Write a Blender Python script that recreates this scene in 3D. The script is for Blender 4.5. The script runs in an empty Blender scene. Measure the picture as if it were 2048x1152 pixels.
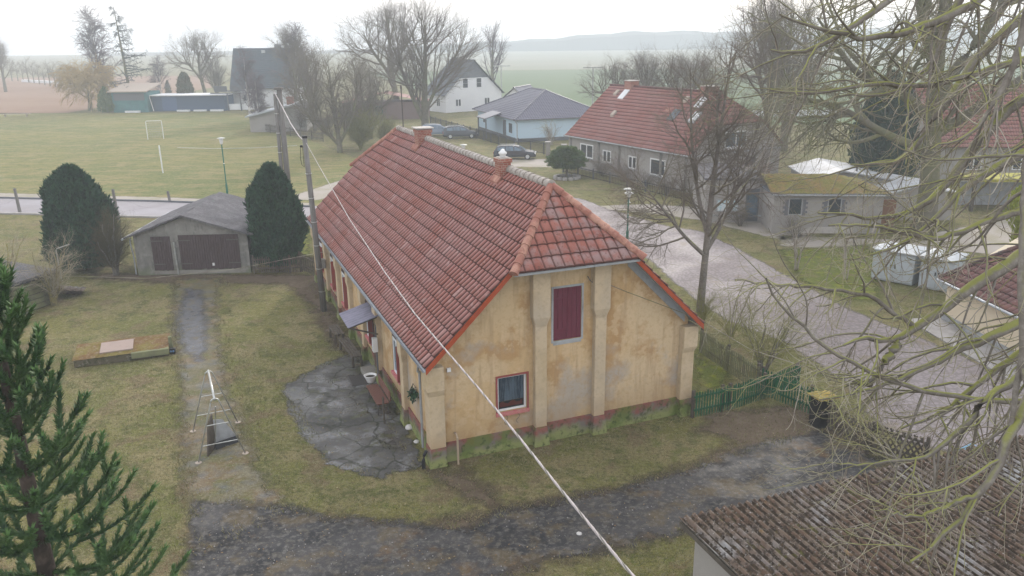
import bpy, math, random
import numpy as np
from mathutils import Vector, Matrix
R = math.radians
rnd = random.Random(7)
rng = np.random.default_rng(11)
scn = bpy.context.scene
col = scn.collection

# ---------------------------------------------------------------- camera
CH, FPX, PIT, ROL = 12.5, 1610.9, .3000, -.0115
cp, sp, cr, sr = math.cos(PIT), math.sin(PIT), math.cos(ROL), math.sin(ROL)
cam = bpy.data.cameras.new('camera'); camo = bpy.data.objects.new('camera', cam); col.objects.link(camo)
cam.sensor_width = 36; cam.lens = FPX / 2048 * 36; cam.clip_start = .1; cam.clip_end = 8000
_r = Vector((1, 0, 0)); _f = Vector((0, cp, -sp)); _u = Vector((0, sp, cp))
_cr = _r * cr + _u * sr; _cu = _u * cr - _r * sr
camo.matrix_world = Matrix(((_cr.x, _cu.x, -_f.x, 0), (_cr.y, _cu.y, -_f.y, 0), (_cr.z, _cu.z, -_f.z, CH), (0, 0, 0, 1)))
scn.camera = camo

# ---------------------------------------------------------------- world, sun, exposure
SUN_EL, SUN_AZ = R(24), R(12)        # hazy sun ahead of the camera, a little to the right
w = bpy.data.worlds.new('World'); scn.world = w; w.use_nodes = True
nt = w.node_tree; nt.nodes.clear()
out = nt.nodes.new('ShaderNodeOutputWorld'); bg = nt.nodes.new('ShaderNodeBackground')
sky = nt.nodes.new('ShaderNodeTexSky'); sky.sky_type = 'NISHITA'; sky.sun_disc = False
sky.sun_elevation = SUN_EL; sky.sun_rotation = SUN_AZ; sky.air_density = 1.0; sky.dust_density = 3.0
tc = nt.nodes.new('ShaderNodeTexCoord'); mp = nt.nodes.new('ShaderNodeMapping'); mp.inputs['Scale'].default_value = (1, 1, 5)
ns = nt.nodes.new('ShaderNodeTexNoise'); ns.inputs['Scale'].default_value = 2.2; ns.inputs['Detail'].default_value = 6
mr = nt.nodes.new('ShaderNodeMapRange'); mr.inputs[1].default_value = .3; mr.inputs[2].default_value = .75
cl = nt.nodes.new('ShaderNodeMix'); cl.data_type = 'RGBA'
cl.inputs[6].default_value = (8.4, 8.8, 9.7, 1); cl.inputs[7].default_value = (11.0, 10.9, 10.9, 1)
mx = nt.nodes.new('ShaderNodeMix'); mx.data_type = 'RGBA'; mx.inputs[0].default_value = .86
nt.links.new(tc.outputs['Generated'], mp.inputs[0]); nt.links.new(mp.outputs[0], ns.inputs['Vector'])
nt.links.new(ns.outputs[0], mr.inputs[0]); nt.links.new(mr.outputs[0], cl.inputs[0])
nt.links.new(sky.outputs[0], mx.inputs[6]); nt.links.new(cl.outputs[2], mx.inputs[7])
nt.links.new(mx.outputs[2], bg.inputs[0]); bg.inputs[1].default_value = .105
nt.links.new(bg.outputs[0], out.inputs[0])
sl = bpy.data.lights.new('sun', 'SUN'); sl.energy = 1.9; sl.angle = R(14); sl.color = (1, .94, .87)
so = bpy.data.objects.new('sun', sl); col.objects.link(so)
sd = Vector((math.sin(SUN_AZ) * math.cos(SUN_EL), math.cos(SUN_AZ) * math.cos(SUN_EL), math.sin(SUN_EL)))
so.rotation_euler = sd.to_track_quat('Z', 'Y').to_euler(); so.location = (0, 0, 60)
scn.view_settings.view_transform = 'Standard'; scn.view_settings.look = 'None'
scn.view_settings.exposure = 0.54; scn.view_settings.gamma = 1
cy = scn.cycles
cy.max_bounces = 6; cy.diffuse_bounces = 1; cy.glossy_bounces = 2; cy.transmission_bounces = 4
cy.transparent_max_bounces = 12; cy.volume_bounces = 3; cy.caustics_reflective = False; cy.caustics_refractive = False

# ---------------------------------------------------------------- where a photographed point stands in the place
def ray(x, y):
    X, Y = x - 1024, y - 576
    a, b = (X * cr + Y * sr) / FPX, (-X * sr + Y * cr) / FPX
    return np.array([a, cp - b * sp, -sp - b * cp])
def G(x, y, z=0.):
    d = ray(x, y); return np.array([0, 0, CH]) + d * ((z - CH) / d[2])
def at(x, y, Y):
    d = ray(x, y); return np.array([0, 0, CH]) + d * (Y / d[1])

# ---------------------------------------------------------------- objects
def tag(o, label=None, cat=None, group=None, kind=None):
    if label: o['label'] = label
    if cat: o['category'] = cat
    if group: o['group'] = group
    if kind: o['kind'] = kind
    return o
def thing(name, label, cat, loc=(0, 0, 0), rz=0, group=None):
    o = bpy.data.objects.new(name, None); o.empty_display_size = .3; col.objects.link(o)
    o.location = tuple(float(v) for v in loc); o.rotation_euler = (0, 0, rz)
    return tag(o, label, cat, group)
def kids(o): return [c for c in col.objects if c.parent == o]
def copy_tree(o, parent=None):
    c = o.copy(); col.objects.link(c); c.parent = parent
    for ch in kids(o): copy_tree(ch, c)
    return c

def np_mesh(name, V, F, m, parent=None, smooth=False, uv=None, mi=None):
    """V (n,3) array, F list of index arrays each (k, nsides)"""
    me = bpy.data.meshes.new(name); V = np.asarray(V, np.float32)
    Fs = [np.asarray(f, np.int32) for f in F if len(f)]
    me.vertices.add(len(V)); me.vertices.foreach_set('co', V.ravel())
    loops = np.concatenate([f.ravel() for f in Fs]); tot = np.concatenate([np.full(len(f), f.shape[1], np.int32) for f in Fs])
    me.loops.add(len(loops)); me.loops.foreach_set('vertex_index', loops)
    me.polygons.add(len(tot)); st = np.concatenate([[0], np.cumsum(tot)[:-1]]).astype(np.int32)
    me.polygons.foreach_set('loop_start', st)
    if mi is not None: me.polygons.foreach_set('material_index', np.asarray(mi, np.int32))
    if smooth: me.polygons.foreach_set('use_smooth', np.ones(len(tot), bool))
    if uv is not None:
        l = me.uv_layers.new(name='UVMap'); l.data.foreach_set('uv', np.asarray(uv, np.float32)[loops].ravel())
    me.update(calc_edges=True); me.validate()
    for x in (m if isinstance(m, (list, tuple)) else [m]): me.materials.append(x)
    o = bpy.data.objects.new(name, me); col.objects.link(o)
    if parent: o.parent = parent
    return o

class MB:
    def __init__(s): s.v = []; s.f = []; s.uv = []; s.m = []; s.cm = 0
    def add(s, vs, fs, uv=None):
        b = len(s.v); s.v += [tuple(map(float, p)) for p in vs]; s.uv += list(uv) if uv is not None else [(0, 0)] * len(vs)
        s.f += [tuple(i + b for i in f) for f in fs]; s.m += [s.cm] * len(fs); return s
    def hexa(s, c):   # 8 corners: bottom 4, top 4
        return s.add(c, [(0, 3, 2, 1), (4, 5, 6, 7), (0, 1, 5, 4), (1, 2, 6, 5), (2, 3, 7, 6), (3, 0, 4, 7)])
    def box(s, x0, x1, y0, y1, z0, z1):
        return s.hexa([(x0, y0, z0), (x1, y0, z0), (x1, y1, z0), (x0, y1, z0), (x0, y0, z1), (x1, y0, z1), (x1, y1, z1), (x0, y1, z1)])
    def mbox(s, fm, a0, a1, z0, z1, d0, d1):
        return s.hexa([fm(a0, z0, d1), fm(a1, z0, d1), fm(a1, z0, d0), fm(a0, z0, d0), fm(a0, z1, d1), fm(a1, z1, d1), fm(a1, z1, d0), fm(a0, z1, d0)])
    def loft(s, rings, cap=True):
        n = len(rings[0]); vs = [p for r in rings for p in r]; fs = []
        for k in range(len(rings) - 1):
            for i in range(n): j = (i + 1) % n; fs.append((k * n + i, k * n + j, (k + 1) * n + j, (k + 1) * n + i))
        if cap: fs.append(tuple(range(n))[::-1]); fs.append(tuple(range((len(rings) - 1) * n, len(rings) * n)))
        return s.add(vs, fs)
    def tube(s, pts, rad, n=8, cap=True):
        pts = [Vector(p) for p in pts]; rings = []
        if not hasattr(rad, '__len__'): rad = [rad] * len(pts)
        for i, p in enumerate(pts):
            t = (pts[min(i + 1, len(pts) - 1)] - pts[max(i - 1, 0)]).normalized()
            ref = Vector((0, 0, 1)) if abs(t.z) < .9 else Vector((1, 0, 0))
            a = t.cross(ref).normalized(); b = t.cross(a)
            rings.append([p + (a * math.cos(2 * math.pi * k / n) + b * math.sin(2 * math.pi * k / n)) * rad[i] for k in range(n)])
        return s.loft(rings, cap)
    def lathe(s, prof, c=(0, 0, 0), n=16):
        return s.loft([[(c[0] + r * math.cos(2 * math.pi * k / n), c[1] + r * math.sin(2 * math.pi * k / n), c[2] + z) for k in range(n)] for r, z in prof])
    def beam(s, a, b, w, h, up=(0, 0, 1)):
        a = Vector(a); b = Vector(b); t = (b - a).normalized(); u = Vector(up); q = t.cross(u)
        if q.length < .01: q = t.cross(Vector((1, 0, 0)))
        q = q.normalized() * w / 2; k = t.cross(q).normalized() * h / 2
        return s.hexa([a - q - k, a + q - k, b + q - k, b - q - k, a - q + k, a + q + k, b + q + k, b - q + k])
    def build(s, name, m, parent=None, smooth=False, bevel=0):
        me = bpy.data.meshes.new(name); me.from_pydata(s.v, [], s.f)
        for x in (m if isinstance(m, (list, tuple)) else [m]): me.materials.append(x)
        if s.cm or any(s.m): me.polygons.foreach_set('material_index', s.m)
        if smooth: me.polygons.foreach_set('use_smooth', [True] * len(me.polygons))
        if any(u != (0, 0) for u in s.uv[:4000]):
            l = me.uv_layers.new(name='UVMap'); li = np.zeros(len(me.loops), np.int32); me.loops.foreach_get('vertex_index', li)
            l.data.foreach_set('uv', np.array(s.uv, np.float32)[li].ravel())
        me.update(); o = bpy.data.objects.new(name, me); col.objects.link(o)
        if parent: o.parent = parent
        if bevel:
            b = o.modifiers.new('bevel', 'BEVEL'); b.width = bevel; b.segments = 2; b.limit_method = 'ANGLE'
        return o

# ---------------------------------------------------------------- materials
def lin(r, g, b): return tuple(((c / 255 / 12.92) if c / 255 <= .04045 else ((c / 255 + .055) / 1.055) ** 2.4) for c in (r, g, b))
def C4(c):
    k = 1.0 if max(c) < .06 else 1.2
    return (min(.8, c[0] * k), min(.8, c[1] * k), min(.8, c[2] * k), 1)
def mat(name, base, rough=.9, layers=(), bump=None, spec=.25, metal=0, coord='Object', top=None, rlayer=None, dmask=None, alpha=1):
    """layers: (kind, scale, lo, hi, colour, strength[, stretch]); bump: (scale, strength, dist); top: (colour, lo, hi, noise scale) for growth on upward faces"""
    m = bpy.data.materials.new(name); m.use_nodes = True; n = m.node_tree.nodes; l = m.node_tree.links
    b = n['Principled BSDF']; b.inputs['Roughness'].default_value = rough; b.inputs['Metallic'].default_value = metal
    b.inputs['Specular IOR Level'].default_value = spec
    tcn = n.new('ShaderNodeTexCoord'); co = tcn.outputs[coord]
    def noise(scale, stretch=None, detail=5, kind='noise'):
        src = co
        if stretch:
            q = n.new('ShaderNodeMapping'); q.inputs['Scale'].default_value = stretch; l.new(co, q.inputs[0]); src = q.outputs[0]
        if kind == 'noise':
            t = n.new('ShaderNodeTexNoise'); t.inputs['Scale'].default_value = scale; t.inputs['Detail'].default_value = detail
            t.inputs['Roughness'].default_value = .62; l.new(src, t.inputs['Vector']); return t.outputs[0]
        if kind in ('cell', 'crack'):
            t = n.new('ShaderNodeTexVoronoi'); t.inputs['Scale'].default_value = scale
            if kind == 'crack':
                t.feature = 'DISTANCE_TO_EDGE'
                w_ = n.new('ShaderNodeTexNoise'); w_.inputs['Scale'].default_value = scale * 2.2; l.new(src, w_.inputs['Vector'])
                va = n.new('ShaderNodeVectorMath'); va.operation = 'MULTIPLY_ADD'; va.inputs[1].default_value = (.35 / scale,) * 3
                l.new(w_.outputs['Color'], va.inputs[0]); l.new(src, va.inputs[2]); src = va.outputs[0]
            l.new(src, t.inputs['Vector']); return t.outputs['Distance']
        if kind == 'tile':
            f = n.new('ShaderNodeVectorMath'); f.operation = 'FLOOR'; l.new(tcn.outputs['UV'], f.inputs[0])
            t = n.new('ShaderNodeTexWhiteNoise'); t.noise_dimensions = '2D'; l.new(f.outputs[0], t.inputs['Vector']); return t.outputs['Value']
        if kind == 'lap':
            s_ = n.new('ShaderNodeSeparateXYZ'); l.new(tcn.outputs['UV'], s_.inputs[0]); t = n.new('ShaderNodeMath'); t.operation = 'FRACT'; l.new(s_.outputs[1], t.inputs[0]); return t.outputs[0]
        if kind == 'groove':
            s_ = n.new('ShaderNodeSeparateXYZ'); l.new(tcn.outputs['UV'], s_.inputs[0]); t = n.new('ShaderNodeMath'); t.operation = 'PINGPONG'; t.inputs[1].default_value = .5; l.new(s_.outputs[0], t.inputs[0]); return t.outputs[0]  # groove distance; lets tile colours carry painted valley shade and crest sheen
        if kind == 'height':
            s_ = n.new('ShaderNodeSeparateXYZ'); l.new(co, s_.inputs[0])
            t = n.new('ShaderNodeTexNoise'); t.inputs['Scale'].default_value = scale; t.inputs['Detail'].default_value = 5; l.new(src, t.inputs['Vector'])
            a = n.new('ShaderNodeMath'); a.operation = 'MULTIPLY_ADD'; a.inputs[1].default_value = .9; l.new(t.outputs[0], a.inputs[0]); l.new(s_.outputs[2], a.inputs[2]); return a.outputs[0]
        if kind == 'brick':
            s_ = n.new('ShaderNodeSeparateXYZ'); l.new(src, s_.inputs[0]); ad_ = n.new('ShaderNodeMath'); l.new(s_.outputs[0], ad_.inputs[0]); l.new(s_.outputs[1], ad_.inputs[1]); cb_ = n.new('ShaderNodeCombineXYZ'); l.new(ad_.outputs[0], cb_.inputs[0]); l.new(s_.outputs[2], cb_.inputs[1]); src = cb_.outputs[0]
            t = n.new('ShaderNodeTexBrick'); t.inputs['Scale'].default_value = scale; t.inputs['Mortar Size'].default_value = .03
            t.inputs['Color1'].default_value = (0, 0, 0, 1); t.inputs['Color2'].default_value = (.35, .35, .35, 1); t.inputs['Mortar'].default_value = (1, 1, 1, 1)
            l.new(src, t.inputs['Vector']); return t.outputs[0]
    def rngmap(v, lo, hi):
        r = n.new('ShaderNodeMapRange'); r.inputs[1].default_value = lo; r.inputs[2].default_value = hi; l.new(v, r.inputs[0]); return r.outputs[0]
    cur = n.new('ShaderNodeRGB'); cur.outputs[0].default_value = C4(base); cur = cur.outputs[0]
    for L in layers:
        kind, scale, lo, hi, c, st = L[:6]; stretch = L[6] if len(L) > 6 else None
        f = rngmap(noise(scale, stretch, kind=kind), lo, hi)
        mu = n.new('ShaderNodeMath'); mu.operation = 'MULTIPLY'; mu.inputs[1].default_value = st; l.new(f, mu.inputs[0])
        k = n.new('ShaderNodeMix'); k.data_type = 'RGBA'; k.inputs[7].default_value = C4(c)
        l.new(mu.outputs[0], k.inputs[0]); l.new(cur, k.inputs[6]); cur = k.outputs[2]
    if top:
        c, lo, hi, scl = top
        ge = n.new('ShaderNodeNewGeometry'); s_ = n.new('ShaderNodeSeparateXYZ'); l.new(ge.outputs['Normal'], s_.inputs[0])
        a = n.new('ShaderNodeMath'); a.operation = 'MULTIPLY_ADD'; a.inputs[1].default_value = 1.6; a.inputs[2].default_value = -.8; l.new(noise(scl), a.inputs[0])
        a2 = n.new('ShaderNodeMath'); a2.operation = 'ADD'; l.new(a.outputs[0], a2.inputs[0]); l.new(s_.outputs[2], a2.inputs[1])
        k = n.new('ShaderNodeMix'); k.data_type = 'RGBA'; k.inputs[7].default_value = C4(c)
        l.new(rngmap(a2.outputs[0], lo, hi), k.inputs[0]); l.new(cur, k.inputs[6]); cur = k.outputs[2]
    l.new(cur, b.inputs['Base Color'])
    if rlayer:
        scale, lo, hi, r0, r1 = rlayer
        r = n.new('ShaderNodeMapRange'); r.inputs[1].default_value = lo; r.inputs[2].default_value = hi; r.inputs[3].default_value = r0; r.inputs[4].default_value = r1
        l.new(noise(scale), r.inputs[0]); l.new(r.outputs[0], b.inputs['Roughness'])
    if bump:
        bn = n.new('ShaderNodeBump'); bn.inputs['Strength'].default_value = bump[1]; bn.inputs['Distance'].default_value = bump[2]
        l.new(noise(bump[0], bump[3] if len(bump) > 3 else None), bn.inputs['Height']); l.new(bn.outputs[0], b.inputs['Normal'])
    if dmask:   # ragged natural edge where one ground cover gives way to the next
        at_ = n.new('ShaderNodeAttribute'); at_.attribute_name = 'edge'
        a = n.new('ShaderNodeMath'); a.operation = 'MULTIPLY_ADD'; a.inputs[1].default_value = dmask[1]; l.new(noise(dmask[0], detail=8), a.inputs[0]); l.new(at_.outputs['Fac'], a.inputs[2])
        f = rngmap(a.outputs[0], dmask[1] * .5 - dmask[2], dmask[1] * .5 + dmask[2]); l.new(f, b.inputs['Alpha'])
    elif alpha < 1: b.inputs['Alpha'].default_value = alpha
    return m
# ---------------------------------------------------------------- material list
GRASS = [('noise', .12, .42, .58, (.120, .128, .034), .85), ('noise', .38, .46, .58, (.225, .182, .092), .85), ('noise', 1.1, .51, .60, (.070, .078, .020), .85), ('noise', 2.3, .54, .62, (.105, .125, .022), .7),
         ('noise', .6, .55, .63, (.150, .104, .062), .85), ('noise', 4, .50, .64, (.25, .215, .12), .6), ('noise', 9, .50, .62, (.055, .058, .018), .7), ('noise', 18, .50, .64, (.27, .24, .15), .6), ('noise', 34, .50, .62, (.038, .038, .015), .8)]
m_ground = mat('ground_grass', (.160, .144, .042), .95, GRASS, bump=(22, .55, .06), spec=.1)
m_far = mat('sports_turf', (.180, .166, .055), .95, [('noise', .05, .42, .58, (.105, .13, .042), .85), ('noise', .22, .46, .60, (.235, .190, .090), .85, (1, 2.5, 1)),
            ('noise', .7, .5, .62, (.085, .105, .03), .8, (1, 2, 1)), ('noise', 3, .5, .62, (.25, .21, .11), .6), ('noise', 7, .5, .64, (.06, .07, .02), .6)], bump=(12, .5, .06), spec=.1)
m_soil = mat('ploughed_soil', (.22, .135, .09), 1, [('noise', .03, .4, .6, (.26, .18, .13), .7), ('noise', .5, .4, .7, (.15, .09, .06), .5, (.4, 3, 1))], spec=.1)
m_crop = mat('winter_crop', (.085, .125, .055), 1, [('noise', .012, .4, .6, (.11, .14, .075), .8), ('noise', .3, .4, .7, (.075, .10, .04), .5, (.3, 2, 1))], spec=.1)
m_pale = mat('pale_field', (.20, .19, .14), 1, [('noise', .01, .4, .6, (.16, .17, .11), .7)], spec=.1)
m_drive = mat('worn_driveway', (.062, .058, .057), .6, [('noise', .35, .46, .58, (.028, .028, .031), .9), ('noise', .9, .52, .62, (.105, .078, .042), .75), ('noise', .55, .58, .70, (.15, .085, .030), .75), ('noise', 6, .5, .64, (.15, .14, .125), .6),
            ('noise', 3.5, .52, .7, (.13, .115, .09), .6), ('cell', 9, .12, .0, (.30, .29, .27), .65), ('noise', 40, .52, .72, (.025, .025, .025), .7), ('noise', 24, .64, .74, (.30, .29, .27), .5)],
            bump=(35, .5, .02), rlayer=(.8, .44, .60, .52, .95), dmask=(1.5, 1.5, .22), spec=.18)
m_track = mat('mossy_track', (.105, .090, .042), .85, [('noise', .6, .47, .58, (.135, .085, .034), .8), ('noise', 1.0, .52, .62, (.10, .105, .035), .8), ('noise', 9, .5, .62, (.19, .165, .09), .6), ('noise', 1.5, .5, .66, (.10, .105, .11), .7), ('noise', 5, .5, .7, (.20, .18, .13), .5),
            ('noise', 22, .6, .74, (.36, .34, .30), .75), ('noise', 30, .52, .72, (.03, .028, .02), .7)], bump=(30, .6, .03), rlayer=(1, .4, .6, .35, .95), dmask=(1.6, 1.5, .25), spec=.3)
m_wet = mat('wet_asphalt_strip', (.070, .070, .076), .4, [('noise', 1.2, .48, .62, (.105, .105, .112), .7), ('noise', 2.2, .52, .62, (.10, .08, .045), .8), ('noise', 25, .6, .74, (.36, .36, .36), .8), ('noise', 4, .55, .7, (.07, .06, .045), .6)],
            bump=(30, .4, .02), rlayer=(1.1, .4, .6, .18, .6), dmask=(1.8, 1.0, .22), spec=.45)
m_patio = mat('cracked_concrete', (.080, .076, .072), .5, [('noise', .7, .46, .58, (.042, .040, .037), .85), ('noise', .8, .55, .60, (.150, .148, .152), .9), ('noise', 1.4, .56, .62, (.062, .066, .028), .8), ('noise', 3, .54, .64, (.075, .065, .045), .7), ('crack', .8, .034, .008, (.020, .022, .010), .95),
            ('noise', 2.2, .58, .72, (.075, .078, .03), .8), ('noise', 22, .6, .75, (.26, .26, .25), .5), ('noise', 30, .5, .75, (.04, .04, .035), .5)],
            bump=(20, .35, .02), rlayer=(.9, .42, .58, .2, .75), dmask=(1.6, 1.0, .08), spec=.4)
m_dirt = mat('bare_dirt', (.105, .078, .052), .9, [('noise', 2, .45, .65, (.15, .115, .085), .6), ('noise', 7, .5, .7, (.06, .045, .03), .7), ('noise', 26, .6, .75, (.25, .2, .15), .5)], bump=(18, .7, .04), dmask=(1.8, 1.6, .35), spec=.15)
m_lush = mat('lush_moss_lawn', (.095, .115, .022), .95, [('noise', 1.2, .5, .62, (.15, .12, .06), .7), ('noise', 2.5, .5, .65, (.19, .20, .02), .8), ('noise', 14, .5, .7, (.05, .06, .01), .6)], bump=(20, .7, .05), dmask=(2, 1.0, .3), spec=.1)
m_asph = mat('road_surface', (.265, .245, .260), .75, [('noise', .25, .4, .6, (.23, .205, .21), .7), ('noise', 1.6, .5, .7, (.30, .28, .29), .5), ('noise', 30, .5, .75, (.15, .14, .14), .5), ('crack', .16, .012, .0, (.10, .09, .09), .5)], bump=(40, .25, .01), spec=.3, rlayer=(.4, .4, .6, .5, .85))
m_cobble = mat('cobbled_road', (.235, .205, .208), .7, [('noise', .15, .42, .60, (.215, .180, .175), .8), ('cell', 6.5, .34, .62, (.13, .11, .105), .6), ('noise', .8, .57, .68, (.165, .13, .085), .65)], bump=(14, .6, .03), spec=.35, rlayer=(.3, .4, .6, .7, .9), dmask=(1.2, .8, .12))
m_kerb = mat('kerb_stone', (.33, .31, .30), .8, [('noise', 2, .4, .65, (.22, .20, .18), .7), ('noise', 14, .5, .7, (.40, .38, .36), .5)])
m_pave = mat('pavement_gravel', (.30, .265, .235), .9, [('noise', .5, .42, .62, (.22, .20, .13), .7), ('noise', 12, .5, .7, (.36, .33, .30), .5)], dmask=(1.4, .6, .12))
m_stucco = mat('ochre_stucco', (.50, .345, .180), .9, [('noise', .22, .44, .58, (.53, .41, .26), .8), ('noise', .75, .49, .58, (.37, .21, .085), .72), ('noise', 1.9, .52, .57, (.56, .42, .26), .55), ('noise', 1.6, .52, .64, (.33, .215, .12), .5, (2.2, 2.2, .22)),
            ('noise', .36, .54, .64, (.37, .33, .285), .85), ('noise', 7, .5, .72, (.34, .205, .09), .45), ('height', 1.2, 2.0, 1.0, (.33, .215, .11), .55), ('noise', 55, .55, .75, (.58, .46, .28), .35)], bump=(60, .5, .01))
m_stucco2 = mat('pale_pilaster_render', (.50, .395, .265), .9, [('noise', 1.2, .45, .65, (.40, .30, .17), .75), ('noise', .6, .5, .66, (.43, .37, .30), .6), ('noise', 8, .5, .7, (.33, .25, .17), .5), ('height', 1.0, 1.7, .9, (.38, .255, .15), .7)], bump=(60, .5, .01))
m_plinth = mat('mossy_plinth', (.155, .135, .115), .95, [('height', 3.2, .78, 1.02, (.225, .070, .055), .85), ('noise', 2.0, .52, .62, (.18, .135, .11), .7), ('height', 1.6, .86, .60, (.23, .255, .085), .85), ('noise', 1.3, .50, .60, (.105, .15, .028), .75), ('noise', 6, .52, .66, (.05, .065, .02), .8)], bump=(25, .6, .02))
TILE = [('tile', 1, .0, 1., (.28, .115, .095), .45), ('noise', .28, .42, .56, (.27, .150, .148), .55), ('noise', 1.1, .45, .70, (.30, .125, .10), .5), ('noise', 5, .55, .70, (.46, .36, .34), .45), ('tile', 1, .965, 1.0, (.46, .30, .28), .5), ('groove', 1, .25, .45, (.40, .235, .21), .4), ('groove', 1, .19, .04, (.055, .022, .018), .9), ('lap', 1, .16, .10, (.045, .020, .016), .9),  # groove layers paint crest sheen and valley shade into the tile colour
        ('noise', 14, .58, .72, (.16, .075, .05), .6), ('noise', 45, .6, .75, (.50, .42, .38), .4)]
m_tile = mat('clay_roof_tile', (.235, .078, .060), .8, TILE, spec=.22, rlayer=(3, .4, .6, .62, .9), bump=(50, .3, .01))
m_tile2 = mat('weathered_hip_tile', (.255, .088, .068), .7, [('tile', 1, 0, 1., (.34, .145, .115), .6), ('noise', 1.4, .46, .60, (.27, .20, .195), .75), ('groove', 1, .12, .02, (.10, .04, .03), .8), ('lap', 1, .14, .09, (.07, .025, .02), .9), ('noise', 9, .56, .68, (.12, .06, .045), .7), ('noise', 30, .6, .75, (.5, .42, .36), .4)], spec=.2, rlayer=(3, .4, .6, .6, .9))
m_chtw = mat('olive_grey_twigs', (.175, .160, .115), .9, [('noise', .5, .45, .6, (.15, .16, .06), .7)])
m_ridge = mat('lichen_ridge_tile', (.32, .285, .255), .85, [('noise', 1.5, .45, .62, (.40, .37, .34), .7), ('noise', 9, .54, .66, (.15, .12, .10), .7)], bump=(30, .4, .01))
m_hipr = mat('orange_hip_ridge_tile', (.27, .115, .085), .75, [('noise', 1.8, .45, .62, (.46, .27, .20), .7), ('noise', 9, .52, .68, (.17, .075, .05), .6)], bump=(30, .4, .01))
m_redbrd = mat('red_verge_paint', (.33, .062, .022), .6, [('noise', 3, .45, .7, (.24, .045, .02), .7)])
m_greybrd = mat('grey_verge_board', (.34, .35, .36), .7, [('noise', 2.5, .42, .68, (.19, .19, .19), .7), ('noise', 12, .5, .7, (.34, .35, .36), .4)])
m_brick = mat('red_chimney_brick', (.25, .070, .045), .85, [('brick', 3.2, 0, 1, (.36, .27, .22), .9), ('noise', 4, .5, .7, (.22, .06, .04), .5)], bump=(20, .4, .01))
m_mortar = mat('grey_mortar', (.42, .39, .36), .9, [('noise', 4, .5, .7, (.26, .24, .21), .7)])
m_shut = mat('maroon_shutter_paint', (.125, .022, .040), .7, [('noise', 6, .45, .7, (.085, .018, .028), .7, (6, 6, .5)), ('noise', 25, .6, .75, (.22, .10, .10), .6, (5, 5, .6))])
m_mar = mat('brown_barn_door_wood', (.062, .044, .042), .85, [('noise', 4, .45, .66, (.115, .080, .088), .7, (6, 6, .4)), ('noise', 12, .5, .7, (.035, .022, .022), .8, (4, 4, .4))], bump=(14, .5, .02, (5, 5, .3)))
m_hinge = mat('dull_iron', (.11, .10, .095), .6, metal=.3)
m_white = mat('white_frame_paint', (.74, .74, .76), .5)
m_glass = mat('window_glass', (.035, .045, .055), .08, spec=.6)
m_blueg = mat('bluish_window_glass', (.10, .15, .20), .08, spec=.6, layers=[('noise', 2, .4, .6, (.04, .06, .08), .6)])
m_curt = mat('net_curtain', (.30, .41, .52), .8, [('noise', 3, .44, .56, (.05, .09, .15), .9, (4, 4, .25)), ('noise', 6, .5, .6, (.42, .52, .62), .5, (4, 4, .4))], bump=(9, .8, .05, (8, 8, .3)))  # dark vertical streaks paint the shade of the folds into the cloth colour
m_glassc = mat('clear_window_glass', (.02, .03, .04), .06, spec=.7, alpha=.28)
m_warm = mat('red_cloth', (.28, .05, .03), .8)
m_pink = mat('pink_brick_surround', (.24, .065, .055), .8, [('noise', 6, .45, .65, (.27, .05, .05), .6)])
m_sill = mat('pinkish_brick_sill', (.42, .07, .10), .7, [('brick', 9, 0, 1, (.55, .42, .30), .6), ('noise', 5, .5, .7, (.45, .27, .22), .5)])
m_blk = mat('black_plastic', (.02, .02, .022), .4)
m_zinc = mat('zinc_sheet', (.38, .40, .43), .45, [('noise', 5, .4, .6, (.28, .29, .31), .6)], metal=.5)
m_wire = mat('cable_sheath', (.33, .29, .285), .5, [('noise', 3, .4, .6, (.36, .33, .33), .6)])
m_thin = mat('thin_wire', (.16, .15, .13), .6)
m_pole = mat('weathered_pole_wood', (.155, .145, .135), .9, [('noise', 5, .42, .66, (.10, .092, .085), .8, (5, 5, .3)), ('noise', 2, .5, .7, (.24, .235, .225), .6, (3, 3, .4))], bump=(15, .5, .01, (4, 4, .3)))
m_conc = mat('old_concrete', (.24, .225, .20), .9, [('noise', 1.5, .42, .62, (.17, .155, .13), .7), ('noise', 12, .5, .7, (.32, .30, .27), .5)], bump=(30, .5, .01))
m_gar = mat('rough_grey_render', (.205, .195, .178), .95, [('noise', .6, .44, .60, (.145, .14, .128), .85), ('noise', 2.5, .52, .60, (.11, .105, .10), .6, (1.5, 1.5, .4)), ('noise', 2.2, .5, .66, (.30, .285, .26), .6), ('height', 2.2, 1.0, .55, (.135, .155, .085), .75), ('noise', 30, .5, .7, (.15, .145, .135), .5), ('noise', 1.1, .62, .72, (.12, .15, .14), .7)], bump=(45, .6, .015))
m_felt = mat('grey_roof_felt', (.105, .10, .108), .95, [('noise', 1.2, .44, .60, (.17, .162, .172), .7), ('noise', 6, .48, .66, (.075, .073, .075), .8), ('noise', 3, .6, .7, (.13, .16, .14), .6), ('noise', 22, .5, .7, (.27, .26, .26), .6)], bump=(14, 1, .08), spec=.1)
m_mossroof = mat('moss_covered_roof', (.165, .150, .030), .95, [('noise', 1.2, .45, .6, (.22, .13, .045), .8), ('noise', 9, .48, .66, (.075, .07, .018), .8), ('noise', 14, .55, .7, (.28, .22, .08), .6)], bump=(12, 1, .06))
m_grey = mat('grey_house_render', (.305, .285, .265), .9, [('noise', .5, .42, .62, (.255, .235, .22), .7), ('noise', 20, .5, .7, (.34, .325, .31), .5)], bump=(30, .4, .01))
m_quoin = mat('dark_grey_quoin', (.135, .135, .15), .85)
m_ltblue = mat('pale_blue_render', (.46, .58, .70), .85, [('noise', .4, .42, .62, (.43, .55, .67), .5)])
m_dkbase = mat('dark_base_paint', (.11, .115, .125), .85)
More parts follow.
